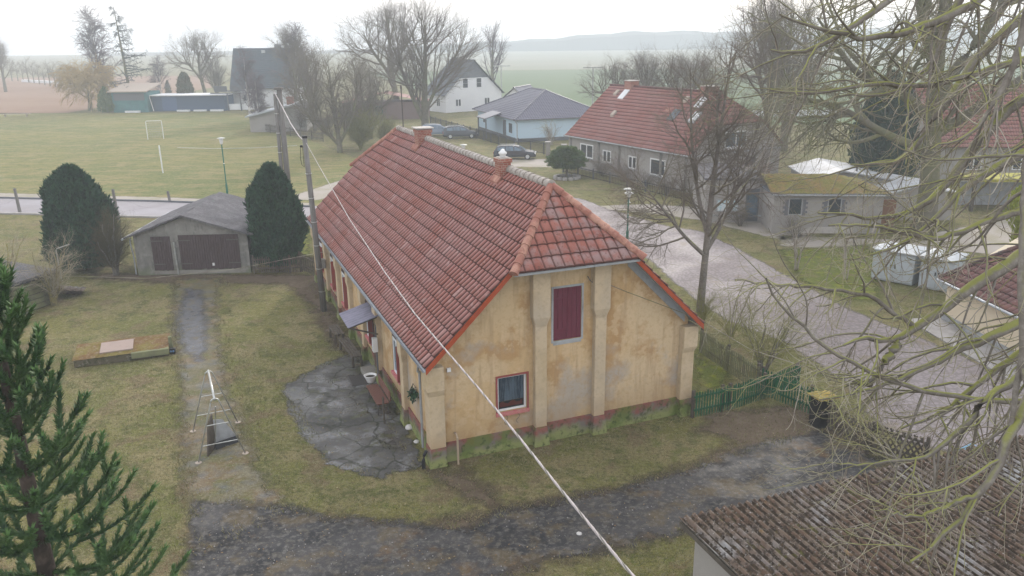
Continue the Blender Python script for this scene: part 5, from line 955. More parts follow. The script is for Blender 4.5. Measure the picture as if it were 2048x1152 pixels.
cr_ = thing('cream_house', 'cream rendered house with dark brown tile roof at the right edge', 'house', P0, math.atan2(d5.y, d5.x) )
Lc, Wc, ec, zc5 = 11, 6.5, 1.95, 4.1      # x along the road-facing wall, y away from the road
MB().loft([[(0, 0, 0), (0, Wc, 0), (0, Wc, ec), (0, Wc / 2, zc5 - .15), (0, 0, ec)], [(Lc, 0, 0), (Lc, Wc, 0), (Lc, Wc, ec), (Lc, Wc / 2, zc5 - .15), (Lc, 0, ec)]]).build('wall', m_cream, cr_)
MB().box(-.04, Lc + .04, -.05, -.003, 0, .35).build('plinth', m_greybrd, cr_); Bc = math.hypot(Wc / 2 + .25, zc5 - 1.85); k1, k2 = (Wc / 2 + .25) / Bc, (zc5 - 1.85) / Bc
roof('roof', m_brownroof, cr_, (-.3, -.25, 1.85), (1, 0, 0), (0, k1, k2), (0, -k2, k1), Lc + .6, Bc, 12, .30, .05, .05, lambda b: 1.6 * b / Bc); roof('roof', m_brownroof, cr_, (-.3, Wc + .25, 1.85), (1, 0, 0), (0, -k1, k2), (0, k2, k1), Lc + .6, Bc, 12, .30, .05, .05, lambda b: 1.6 * b / Bc)
Ahc = Wc + .5; Bhc = math.hypot(1.6, zc5 - 1.85); roof('roof', m_brownroof, cr_, (-.3, -.25, 1.85), (0, 1, 0), (1.6 / Bhc, 0, (zc5 - 1.85) / Bhc), (-(zc5 - 1.85) / Bhc, 0, 1.6 / Bhc), Ahc, Bhc, 8, .3, .05, .05, lambda b: Ahc / 2 * b / Bhc, lambda b: Ahc - Ahc / 2 * b / Bhc)
for sy in (-.25, Wc + .25): ridge('hip_tile', m_brownroof, cr_, (-.3, sy, 1.9), (1.3, Wc / 2, zc5), .12, .36, .04)
ridge('ridge_tile', m_brownroof, cr_, (1.3, Wc / 2, zc5), (Lc + .3, Wc / 2, zc5), .12, .36, .04); MB().tube([(-.3, -.33, 1.85), (Lc, -.33, 1.85)], .06, 8).build('gutter', m_zinc, cr_)
window(cr_, fy, 6.2, 7.3, .7, 1.6, mull=1)
MB().box(-.2, Lc, -1.6, -.06, .0, .06).build('footway_slab', m_kerb, cr_)
# white cabinets by the road
for (x, y), wd_, lb in (((19.2, 41.3), 1.75, 'left white utility cabinet beside the cobbled road'), ((20.9, 39.6), 1.3, 'right white utility cabinet next to the cream house')):
    o = thing('utility_cabinet', lb, 'cabinet', (x, y, 0), math.atan2(-1.7, 1.75), 'white cabinets by the road'); MB().box(0, wd_ * 1.2, 0, 1.9, .05, 1.66).build('body', mat('white_cabinet_paint', (.40, .44, .48), .6, [('noise', 1.5, .45, .62, (.33, .36, .38), .6), ('height', 2, 1.0, .5, (.25, .27, .24), .6)]), o, bevel=.02)
    MB().loft([[(-.12, -.12, 1.662), (wd_ * 1.2 + .08, -.12, 1.662), (wd_ * 1.2 + .08, 2.0, 1.662), (-.12, 2.0, 1.662)], [(-.12, -.12, 1.72), (wd_ * 1.2 + .08, -.12, 1.72), (wd_ * 1.2 + .08, 2.0, 1.72), (-.12, 2.0, 1.72)], [(.3, .8, 1.9), (wd_ * 1.2 - .3, .8, 1.9), (wd_ * 1.2 - .3, 1.2, 1.9), (.3, 1.2, 1.9)]]).build('lid', mat('cabinet_lid', (.50, .52, .54), .6, [('noise', 2, .45, .62, (.40, .41, .40), .6)]), o, bevel=.01)
    for k in range(2): d_ = MB().box(.06 + wd_ * .6 * k, wd_ * .6 * (k + 1) - .02, -.02, -.002, .15, 1.58).build('door', mat('white_cabinet_door', (.42, .46, .50), .6, [('noise', 1.5, .45, .62, (.34, .37, .39), .6)]), o); MB().box(.1 + wd_ * .6 * (k + (0 if k else .8)), .15 + wd_ * .6 * (k + (0 if k else .8)), -.05, -.021, .8, .98).build('handle', m_blk, d_)

# ---------------------------------------------------------------- cars
def wheel(o, x, y, r=.32, side=1):
    t = MB().tube([(x, y - .1, r), (x, y + .1, r)], r, 20).build('wheel', m_blk, o, bevel=.02); MB().tube([(x, y + side * .101, r), (x, y + side * .115, r)], r * .66, 14).build('rim', mat('alloy_rim', (.50, .52, .54), .35, metal=.6), t)
def estate(loc, rz, paint, label, tall=0):
    o = thing('parked_car', label, 'car', loc, rz, 'parked cars by the bungalow'); Lc_ = 4.6
    low = [(-2.3, .45, .78), (-2.28, .85, .82), (-1.9, .93, .86), (-.3, .95, .88), (.9, .92, .88), (1.35, .88, .87), (2.0, .78, .82), (2.27, .62, .72), (2.3, .4, .68)]
    rings = []
    for x, zt_, hw in low: rings.append([(x, -hw, .28), (x, hw, .28), (x, hw * 1.02, .55 if zt_ > .5 else .4), (x, hw * .97, zt_ + tall * .4), (x, -hw * .97, zt_ + tall * .4), (x, -hw * 1.02, .55 if zt_ > .5 else .4)])
    bd_ = MB().loft(rings).build('body', paint, o, smooth=False, bevel=.04)
    cab = [(-2.22, .9, .92, .74), (-1.95, .9, 1.32, .66), (-1.5, .9, 1.44, .62), (-.2, .9, 1.47, .62), (.45, .9, 1.38, .60), (1.15, .9, .93, .76)]; rings = []
    for x, z0, z1, hw in cab: rings.append([(x, -.84, z0 - .03 + tall * .4), (x, .84, z0 - .03 + tall * .4), (x, hw + .06, z1 - .06 + tall), (x, hw - .04, z1 + tall), (x, -hw + .04, z1 + tall), (x, -hw - .06, z1 - .06 + tall)])
    MB().loft(rings).build('cabin', paint, o, bevel=.02)
    for sg in (-1, 1):
        for x0, x1 in ((-1.85, -1.05), (-.97, -.12), (-.04, .75)):
            zt0, zt1 = (1.26, 1.36) if x0 < -1.5 else ((1.38, 1.40) if x0 < -.5 else (1.38, 1.12)); f = lambda x, z: (x, sg * (.855 - (z - .88) / .5 * .155), z + tall * .8)
            q_ = [f(x0, .95), f(x1, .95), f(x1 - .02, zt1), f(x0 + .02, zt0)]; q_ = q_ if sg < 0 else q_[::-1]; MB().add(q_ + [(a_, b_ - sg * .03, c_) for a_, b_, c_ in q_], [(0, 1, 2, 3), (7, 6, 5, 4)]).build('side_window', m_blueg, o)
    MB().add([(1.14, -.62, .98 + tall * .5), (1.14, .62, .98 + tall * .5), (.53, .52, 1.36 + tall), (.53, -.52, 1.36 + tall)], [(0, 1, 2, 3)]).build('windscreen', m_blueg, o)
    MB().add([(-2.245, -.6, .98 + tall * .5), (-2.245, .6, .98 + tall * .5), (-1.99, .5, 1.30 + tall), (-1.99, -.5, 1.30 + tall)], [(3, 2, 1, 0)]).build('rear_window', m_blueg, o)
    for sg in (-1, 1):
        MB().box(2.1, 2.29, sg * .62 - .12, sg * .62 + .12, .56, .70).build('headlight', m_opal, o); MB().box(-2.32, -2.2, sg * .68 - .1, sg * .68 + .1, .6, .85).build('tail_light', m_redbrd, o)
        for x in (-1.4, 1.4): wheel(o, x, sg * .80, side=sg)
    MB().box(-1.7, .2, -.58, -.54, 1.49 + tall, 1.53 + tall).build('roof_rail', m_steel, o); MB().box(-1.7, .2, .54, .58, 1.49 + tall, 1.53 + tall).build('roof_rail', m_steel, o)
    return o
m_navy = mat('dark_navy_car_paint', (.012, .018, .032), .18, spec=.8)
estate((.5, 88.2, .01), R(-4), m_navy, 'dark blue estate car parked on the lane behind the near chimney')
estate((-6.6, 108, .01), R(8), mat('dark_grey_car_paint', (.03, .04, .055), .2, spec=.8), 'dark grey car parked behind the iron fence of the bungalow', .15)
estate((-9.9, 111, .01), R(10), mat('silver_blue_car_paint', (.16, .20, .26), .25, spec=.8), 'silver blue car half hidden beside the dark grey car', .1)
# iron fence and gate round the bungalow
def iron(p0, p1, h, label, cat='fence', sp=.16, arch=0):
    p0, p1 = Vector((*p0[:2], 0)), Vector((*p1[:2], 0)); d = p1 - p0; Lf = d.length; o = thing('iron_' + cat, label, cat, p0, math.atan2(d.y, d.x)); mb = MB()
    for k in range(int(Lf / sp)): x = sp * (k + .5); mb.box(x - .012, x + .012, -.012, .012, .1, h + arch * math.sin(math.pi * x / Lf))
    mb.box(0, Lf, .013, .04, .15, .2); mb.box(0, Lf, .013, .04, h - .12, h - .07); mb.build('bars', m_blk, o)
    for k in range(int(Lf / 2.5) + 1): x = min(Lf, 2.5 * k); MB().box(x - .05, x + .05, .045, .15, 0, h + .1).build('post', m_dkbase, o)
    return o
f0, f1 = G(905, 262), G(1030, 300)
iron(G(860, 250), f1, 1.3, 'black iron fence running along the front of the bungalow'); iron(f1 + np.array([.3, 0, 0]), G(1092, 310), 1.3, 'black iron double gate with arched top right of the estate car', 'gate', .14, .25)
for px, lb in (((1096, 312), 'grey stone gate pillar right of the iron gate'), ((1128, 318), 'second grey stone gate pillar near the corner of the red roof house')):
    o = thing('gate_pillar', lb, 'pillar', G(*px)); MB().box(-.25, .25, -.25, .25, 0, 1.5).build('shaft', m_conc, o, bevel=.02); MB().box(-.31, .31, -.31, .31, 1.502, 1.6).build('cap', m_kerb, o)
iron(G(1135, 345) + np.array([-.5, 0, 0]), G(1365, 402), .9, 'low dark wire fence along the front garden of the red roof house', 'fence', .22)
# far power pole, birdbath, field track wall
pp = thing('power_pole', 'distant T shaped power pole standing in the crop field', 'power pole', (*at(1185, 205, 130)[:2], 0)); MB().tube([(0, 0, 0), (0, 0, 8.1)], .13, 6).build('pole', m_steel, pp); MB().box(-1.6, 1.6, -.06, .06, 8.0, 8.2).build('cross_arm', m_steel, pp)
pb = thing('power_pole', 'far faint power pole right of the white gabled house', 'power pole', (*at(1003, 190, 165)[:2], 0)); MB().tube([(0, 0, 0), (0, 0, 7.6)], .14, 6).build('pole', m_steel, pb); MB().box(-1.5, 1.8, -.07, .07, 7.3, 7.5).build('cross_arm', m_steel, pb)
bb_ = thing('bird_bath', 'small pale bird bath on a stem in the lawn of the red roof house', 'bird bath', (*G(1258, 405)[:2], 0)); MB().lathe([(.15, 0), (.06, .08), (.06, .6), (.36, .7), (.38, .78), (.3, .74)], n=16).build('bowl', m_opal, bb_)
rw = thing('stone_ring', 'low ring of pale stones round the foot of the garden conifer', 'planter', G(1134, 357))
for k in range(14): a_ = k * math.pi / 7; MB().box(-.2, .2, -.14, .14, 0, .26).build('ring_stone', m_kerb, rw, bevel=.03).matrix_local = Matrix.Translation((1.15 * math.cos(a_), 1.15 * math.sin(a_), 0)) @ Matrix.Rotation(a_ + 1.57 + rnd.uniform(-.2, .2), 4, 'Z')
wl = thing('field_wall', 'low pale wall beyond the garden hedge right of the bungalow', 'wall', (9, 135, 0), -.05); MB().box(0, 45, 0, .4, 0, .9).build('wall', m_rwhite, wl)
# ---------------------------------------------------------------- trees
def nrm(a): return a / (np.linalg.norm(a, axis=-1, keepdims=True) + 1e-9)
def spawn(P, Rd, n, K, length, ang, rad, tr0, tr1, wob, start=(.25, 1), fall=.35, rr=.65, r=None, planar=None, endr=.25, plen=None):
    """children of the branches P (B,k,3) with radii Rd (B,k): n each; tr0..tr1 bend towards (+) or away from (-) the sky along the length"""
    r = r or rng; B_, k = P.shape[:2]; n_ = B_ * n; t = start[0] + (start[1] - start[0]) * (np.tile(np.arange(n), B_) + r.random(n_)) / n
    pi = np.repeat(np.arange(B_), n); f = np.clip(t, 0, .999) * (k - 1); i = f.astype(int); w_ = (f - i)[:, None]
    p = P[pi, i] * (1 - w_) + P[pi, i + 1] * w_; pr = Rd[pi, i] * (1 - w_[:, 0]) + Rd[pi, i + 1] * w_[:, 0]; T = nrm(P[pi, i + 1] - P[pi, i])
    a = r.normal(size=(n_, 3)); 
    if planar is not None: a[:, 2] *= planar
    a = nrm(a - (a * T).sum(1, keepdims=True) * T); th = np.radians(r.uniform(ang[0], ang[1], n_))[:, None]; D = nrm(T * np.cos(th) + a * np.sin(th))
    L_ = length * (1 - fall * t) * r.uniform(.6, 1.25, n_); 
    if plen is not None: L_ = L_ * plen[pi]
    r0 = np.minimum(pr * rr, rad * r.uniform(.8, 1.2, n_)); out = [p]; st = (L_ / (K - 1))[:, None]
    for s_ in range(K - 1):
        q = s_ / max(1, K - 2); D = nrm(D + np.array([0, 0, 1.]) * (tr0 + (tr1 - tr0) * q) + r.normal(size=(n_, 3)) * wob); p = p + D * st; out.append(p)
    return np.stack(out, 1), r0[:, None] * np.linspace(1, endr, K)[None, :]
def tubes(sets):
    """sets of (P, R, sides) -> vertices and quads"""
    Vs, Fs, b = [], [], 0
    for P, Rd, n in sets:
        B_, K = P.shape[:2]
        if not B_: continue
        T = np.empty_like(P); T[:, 1:-1] = P[:, 2:] - P[:, :-2]; T[:, 0] = P[:, 1] - P[:, 0]; T[:, -1] = P[:, -1] - P[:, -2]; T = nrm(T); ref = np.zeros_like(T); ref[..., 0] = .31; ref[..., 1] = .17; ref[..., 2] = .93
        m = np.abs((T * ref).sum(-1)) > .95; ref[m] = (1, 0, 0); a = nrm(np.cross(T, ref)); c = np.cross(T, a)
        an = np.arange(n) * 2 * np.pi / n; V = P[:, :, None] + Rd[:, :, None, None] * (a[:, :, None] * np.cos(an)[None, None, :, None] + c[:, :, None] * np.sin(an)[None, None, :, None])
        idx = b + np.arange(B_ * K * n).reshape(B_, K, n); nx = np.roll(idx, -1, 2); F = np.stack([idx[:, :-1], nx[:, :-1], nx[:, 1:], idx[:, 1:]], -1).reshape(-1, 4)
        Vs.append(V.reshape(-1, 3)); Fs.append(F); b += B_ * K * n
    return np.concatenate(Vs), np.concatenate(Fs)
def poly(pts, rad, K):
    pts = np.array(pts, float); s_ = np.concatenate([[0], np.cumsum(np.linalg.norm(np.diff(pts, axis=0), axis=1))]); u_ = np.linspace(0, s_[-1], K); q = np.stack([np.interp(u_, s_, pts[:, i]) for i in range(3)], 1)
    for _ in range(2): q[1:-1] = (q[:-2] + 2 * q[1:-1] + q[2:]) / 4
    return q[None], np.interp(u_, s_, np.array(rad, float))[None]
def tree(name, label, cat, loc, trunk, trad, levels, mt, mc, group=None, seed=1, K=10, extra=None, smooth=True, tn=10):
    """trunk points and radii in metres above the base; levels: dicts for spawn()"""
    r = np.random.default_rng(seed); o = thing(name, label, cat, (loc[0], loc[1], 0), group=group); P, Rd = poly(trunk, trad, K); V, F = tubes([(P, Rd, tn)]); np_mesh('trunk', V, [F], mt, o, smooth=True)
    sets = []; 
    if extra: P = np.concatenate([P] + [poly(e_[0], e_[1], K)[0] for e_ in extra]); Rd = np.concatenate([Rd] + [poly(e_[0], e_[1], K)[1] for e_ in extra]); V, F = tubes([(P[1:], Rd[1:], 8)]); np_mesh('limbs', V, [F], mt, o, smooth=True)
    for lv in levels:
        lv = dict(lv); sides = lv.pop('sides', 3); P, Rd = spawn(P, Rd, r=r, **lv); sets.append((P, Rd, sides))
    V, F = tubes(sets); np_mesh('crown', V, [F], mc, o, smooth=False); return o
def reuse(src, loc, label, s=1, rz=0, sz=None, group=None):
    c = copy_tree(src); c.location = (float(loc[0]), float(loc[1]), 0); c.scale = (s, s, sz or s); c.rotation_euler = (0, 0, rz); c['label'] = label
    if group: c['group'] = group
    return c
LEAFLESS = lambda Lm, n=(9, 7, 6, 5), up=.10: [dict(n=n[0], K=8, length=Lm * .55, ang=(28, 60), rad=.16 * Lm / 14, tr0=up * .5, tr1=up * 1.6, wob=.13, start=(.28, 1), fall=.45, sides=6),
    dict(n=n[1], K=6, length=Lm * .24, ang=(25, 60), rad=.055 * Lm / 14, tr0=.02, tr1=.14, wob=.16, start=(.2, 1), fall=.3, sides=4),
    dict(n=n[2], K=5, length=Lm * .115, ang=(25, 60), rad=.026 * Lm / 14, tr0=.0, tr1=.14, wob=.2, start=(.15, 1), fall=.3, sides=3),
    dict(n=n[3], K=4, length=Lm * .06, ang=(20, 60), rad=.014 * Lm / 14, tr0=0, tr1=.14, wob=.22, start=(.15, 1), fall=.2, sides=3)]
GT = 'bare trees around the village'
# the two big bare trees behind the ridge
q = G(800, 232); bt1 = tree('bare_tree', 'tall bare tree with forked trunk, left one of the two big trees behind the ridge', 'tree', q, [(0, 0, 0), (-.6, 0, 4), (-1.3, 0, 8), (-1.0, 0, 12), (-1.2, 0, 16.3)], [.62, .5, .42, .26, .04], LEAFLESS(16, (13, 8, 6, 4)), m_bark2, m_twigd, GT, 3,
        extra=[([(-.9, 0, 6), (-2.4, .3, 8.5), (-4.5, .6, 11), (-5.5, 0, 14)], [.36, .28, .18, .04]), ([(-1.2, 0, 8), (.6, -.3, 10), (2.2, .4, 12.5), (3.4, 0, 15)], [.32, .25, .16, .04])])
q = G(851, 262); bt2 = tree('bare_tree', 'tall bare tree with long rising limbs directly behind the far chimney', 'tree', q, [(0, 0, 0), (0, 0, 3), (.1, 0, 6), (.4, 0, 10), (.6, 0, 15.5)], [.6, .5, .42, .28, .04],
    [dict(n=22, K=8, length=9.0, ang=(25, 50), rad=.15, tr0=.02, tr1=.12, wob=.07, start=(.14, .95), fall=.55, sides=5), dict(n=9, K=6, length=3.4, ang=(18, 40), rad=.05, tr0=.03, tr1=.10, wob=.1, start=(.2, 1), fall=.35, sides=3), dict(n=7, K=4, length=1.7, ang=(18, 45), rad=.024, tr0=.02, tr1=.08, wob=.14, start=(.15, 1), fall=.3, sides=3)], m_bark2, m_twigd, GT, 5,
    extra=[([(0, 0, 1.2), (-1.4, 0, 4), (-2.6, 0, 7.5), (-4.5, .4, 12.5)], [.4, .3, .22, .04]), ([(.2, 0, 3), (1.8, 0, 6), (3.8, 0, 9), (6, 0, 12.5)], [.28, .2, .13, .03])])
# clump by the field
q = G(680, 305); ct = tree('bare_tree', 'bushy bare tree with short trunk at the corner of the sports field', 'tree', q, [(0, 0, 0), (.1, 0, 1.5), (-.4, 0, 4), (-.6, 0, 9.8)], [.34, .28, .2, .03],
    [dict(n=16, K=8, length=6.0, ang=(20, 50), rad=.11, tr0=.03, tr1=.14, wob=.13, start=(.08, .95), fall=.45, sides=5), dict(n=9, K=6, length=2.7, ang=(25, 60), rad=.04, tr0=-.04, tr1=.08, wob=.16, start=(.15, 1), fall=.3, sides=3), dict(n=7, K=4, length=1.4, ang=(25, 60), rad=.02, tr0=-.04, tr1=.06, wob=.2, start=(.1, 1), sides=3), ], m_bark2, m_twigd, GT, 8,
    extra=[([(0, 0, .8), (-1.6, 0, 2.5), (-3, 0, 5), (-3.8, 0, 8.5)], [.2, .16, .1, .03]), ([(0, 0, 1), (1.4, .4, 3.5), (2.2, .8, 6), (2.6, 1, 9.6)], [.22, .18, .12, .03])])
reuse(bt1, at(592, 215, 150), 'tall bare tree rising behind the right edge of the dark sheet roof', .62, 2.2, .80); reuse(ct, G(742, 278), 'bare tree standing right behind the olive bush by the field', .85, 4.1, .9); reuse(ct, G(630, 262), 'many stemmed bare tree behind the grey outbuilding', .95, 1.1, 1.05)
# roadside tree
q = G(1400, 622); rt = tree('roadside_tree', 'mossy bare lime tree at the roadside right of the farmhouse gable', 'tree', q, [(0, 0, 0), (.05, 0, 2.0), (.15, 0, 3.6), (.2, 0, 6), (.5, .1, 9), (.7, 0, 12.3)], [.20, .165, .15, .12, .07, .015],
    [dict(n=17, K=10, length=4.6, ang=(38, 66), rad=.062, tr0=-.02, tr1=.14, wob=.10, start=(.26, .97), fall=.55, sides=5), dict(n=10, K=7, length=2.0, ang=(22, 52), rad=.022, tr0=-.08, tr1=.07, wob=.13, start=(.15, 1), fall=.4, sides=4), dict(n=7, K=5, length=.95, ang=(25, 60), rad=.011, tr0=-.08, tr1=.10, wob=.17, start=(.1, 1), fall=.3, sides=3), dict(n=2, K=4, length=.42, ang=(25, 60), rad=.006, tr0=-.04, tr1=.08, wob=.2, start=(.1, 1), fall=.2, sides=3)], m_bark, m_twigd, None, 21,
    extra=[([(.1, 0, 2.7), (-1.0, -.1, 3.7), (-2.0, -.2, 5.0), (-3.4, -.3, 6.6)], [.10, .08, .06, .02]), ([(.15, 0, 3.0), (.8, .1, 4.2), (1.5, .2, 6), (2.2, .3, 8.8)], [.11, .09, .06, .02]), ([(.15, 0, 3.6), (-.4, .2, 5.6), (-.8, .3, 8), (-1.0, .3, 11.2)], [.11, .09, .06, .02])], K=12, tn=12)
# chestnut by the annexe and its surroundings
q = G(1848, 476); cht = tree('chestnut_tree', 'huge bare chestnut with thick grey trunk right of the annexe', 'tree', q, [(0, 0, 0), (-.1, 0, 3), (-.4, 0, 7), (-.9, 0, 11), (-.6, 0, 16), (-.2, 0, 21)], [.75, .58, .5, .42, .3, .08],
    [dict(n=13, K=9, length=7.5, ang=(35, 70), rad=.16, tr0=-.01, tr1=.10, wob=.14, start=(.25, .98), fall=.4, sides=6), dict(n=9, K=8, length=3.6, ang=(30, 65), rad=.055, tr0=-.22, tr1=.22, wob=.12, start=(.15, 1), fall=.3, sides=4), dict(n=7, K=6, length=1.8, ang=(30, 65), rad=.024, tr0=-.28, tr1=.34, wob=.12, start=(.1, 1), fall=.2, sides=3)], m_bark2, m_chtw, None, 31,
    extra=[([(-.6, 0, 7.5), (-3.2, -.3, 9.5), (-5.5, -.5, 9.9), (-8.5, -.8, 13.5)], [.34, .28, .22, .06]), ([(-.3, 0, 5.5), (-3.5, -.5, 6.6), (-7, -1, 8.6), (-11, -1, 9.2)], [.30, .24, .18, .05]), ([(-.5, 0, 9), (1.5, 0, 12), (4, .3, 16), (6, .5, 20)], [.36, .3, .22, .06]), ([(-.8, 0, 10.5), (-2.2, 0, 14), (-3, 0, 18), (-5, 0, 21)], [.36, .3, .22, .06]), ([(-.3, 0, 6.5), (3, -.5, 9), (7, -1, 12), (10, -1, 16)], [.34, .28, .2, .06])], tn=16, K=12)
reuse(bt1, (23.5, 74), 'bare tree with many fine twigs standing between the red roof house and the annexe', .72, 1.0, .86, GT); reuse(bt2, (31, 92), 'tall bare tree rising far behind the gable of the red roof house', .85, 2.0, .95, GT)
# trees behind the red roof house, poplars, left distance
for i, (x, Y, s_, lb) in enumerate(((1240, 112, .55, 'leftmost bare tree behind the ridge of the red roof house'), (1290, 118, .60, 'second bare tree from the left behind the red roof ridge'), (1345, 116, .60, 'third bare tree behind the red roof ridge'), (1395, 110, .58, 'rightmost of the bare trees behind the red roof ridge'))): reuse(bt1, at(x, 200, Y), lb, s_, i * 1.7, s_ * .92, 'row of bare trees behind the red roof')
mk = dict(mt=m_bark2, mc=m_birch)
q = at(985, 175, 190); pop = tree('poplar_tree', 'faint upright poplar behind the white gabled house', 'tree', q, [(0, 0, 0), (0, 0, 5), (.3, 0, 13.5)], [.5, .4, .06], [dict(n=16, K=7, length=8.5, ang=(20, 42), rad=.16, tr0=.08, tr1=.14, wob=.08, start=(.15, .95), fall=.5, sides=4), dict(n=9, K=5, length=3.2, ang=(20, 45), rad=.06, tr0=.05, tr1=.12, wob=.12, start=(.2, 1), sides=3), dict(n=7, K=4, length=1.5, ang=(20, 50), rad=.035, tr0=.05, tr1=.1, wob=.15, start=(.2, 1), sides=3)], seed=41, **mk)
q = at(206, 205, 168); bi = tree('birch_tree', 'tall fine twigged birch left of the leaning larch', 'tree', q, [(0, 0, 0), (.2, 0, 6), (-.2, 0, 12), (.1, 0, 17.0)], [.26, .2, .12, .02], [dict(n=30, K=8, length=7.0, ang=(22, 42), rad=.10, rr=.9, endr=.4, tr0=.06, tr1=.0, wob=.07, start=(.12, .98), fall=.62, sides=4), dict(n=9, K=6, length=2.8, ang=(25, 55), rad=.05, rr=1.1, endr=.6, tr0=.0, tr1=-.14, wob=.12, start=(.15, 1), sides=3), dict(n=5, K=4, length=1.6, ang=(25, 55), rad=.034, rr=1.1, endr=.7, tr0=-.05, tr1=-.2, wob=.15, start=(.15, 1), sides=3)], mt=m_birchw, mc=m_birch, seed=43)
reuse(bi, G(500, 238), 'pinkish birch bush with pale stems before the dark roofed house', .62, 1.0, .60); reuse(bi, G(520, 262), 'low reddish birch thicket left of the utility pole pair', .5, 2.0, .42); reuse(bi, at(600, 210, 150), 'white stemmed birch right of the dark roofed house', .85, 3.0, .8); reuse(bi, at(322, 176, 190), 'small pinkish tree between the larch and the thin thuja', .62, 4.0, .5)
q = at(412, 176, 178); fk = reuse(bt1, q, 'wide forked bare tree left of the dark roofed house', .74, .5, .78, GT); reuse(bt2, at(432, 176, 182), 'slender bare tree right of the forked one by the dark roofed house', .5, 2.5, .55, GT)
reuse(bt1, at(8, 165, 230), 'faint bare tree at the far left edge in the mist', .72, 2.2, .72, GT)
# larch: leaning stem with drooping tiers
def larch(loc, H_, lean, label):
    r = np.random.default_rng(9); o = thing('larch_tree', label, 'tree', (loc[0], loc[1], 0)); P, Rd = poly([(0, 0, 0), (lean * .5, 0, H_ * .5), (lean, 0, H_)], [.34, .22, .03], 12); V, F = tubes([(P, Rd, 8)]); np_mesh('trunk', V, [F], m_bark2, o, smooth=True)
    A_, Ra = spawn(P, Rd, 46, 8, 6.8, (72, 95), .10, -.06, .12, .05, (.12, .99), .86, r=r); B_, Rb = spawn(A_, Ra, 10, 4, 1.3, (50, 85), .05, -.35, -.3, .1, (.12, 1), .5, r=r, planar=.4, rr=1.5); C_, Rc = spawn(B_, Rb, 3, 3, .5, (35, 80), .035, -.3, -.3, .1, (.1, 1), .3, r=r, rr=1.3)
    V, F = tubes([(A_, Ra, 4), (B_, Rb, 3), (C_, Rc, 3)]); np_mesh('crown', V, [F], mat('larch_twigs', (.065, .08, .08), .9), o)
larch(at(262, 190, 163), 19.4, -.9, 'tall leaning larch with drooping tiers behind the teal shed')
# weeping willow
q = G(165, 224) + np.array([0, 3, 0]); tree('willow_tree', 'round yellow twigged willow left of the teal shed', 'tree', q, [(0, 0, 0), (.2, 0, 1.5), (.2, 0, 4.5)], [.45, .36, .1], [dict(n=16, K=9, length=6.5, ang=(25, 65), rad=.12, tr0=.02, tr1=-.10, wob=.1, start=(.25, 1), fall=.2, sides=4), dict(n=16, K=8, length=4.2, ang=(20, 60), rad=.05, rr=1., endr=.6, tr0=-.05, tr1=-.25, wob=.08, start=(.2, 1), sides=3), dict(n=9, K=5, length=2.0, ang=(15, 45), rad=.04, rr=1.2, endr=.7, tr0=-.2, tr1=-.4, wob=.08, start=(.1, 1), sides=3)], m_bark2, m_willow, None, 47)
# small-tree avenue in the left distance
r_ = dict(mt=m_bark2, mc=m_twigd)
av = tree('avenue_tree', 'leftmost small misty tree of the avenue at the far left field', 'tree', at(22, 148, 300), [(0, 0, 0), (0, 0, 1.8), (0, 0, 6)], [.2, .16, .03], [dict(n=10, K=5, length=3.4, ang=(30, 60), rad=.1, tr0=.05, tr1=.1, wob=.12, start=(.3, 1), sides=3), dict(n=9, K=4, length=1.5, ang=(25, 60), rad=.05, tr0=.02, tr1=.1, wob=.15, start=(.15, 1), sides=3), dict(n=6, K=3, length=.8, ang=(25, 60), rad=.04, tr0=0, tr1=.1, wob=.2, start=(.1, 1), sides=3)], group='avenue of small trees in the mist', seed=51, **r_)
LN = ('second', 'third', 'fourth', 'fifth', 'sixth', 'seventh', 'eighth', 'ninth', 'tenth', 'eleventh', 'twelfth')
for k in range(11): reuse(av, at(34 + 10.6 * k, 148 + .9 * k, 300 - 7 * k), f'{LN[k]} small misty tree from the left in the far avenue', .9 + .25 * rnd.random(), k * 1.3)
wk = MB(); wk.box(0, 62, 0, 1.2, 0, .8); o = wk.build('avenue_wall', m_white); o.location = tuple(at(40, 147, 290) * np.array([1, 1, 0])); o.rotation_euler = (0, 0, R(-38)); tag(o, 'low white field wall below the misty avenue at the far left', 'wall')
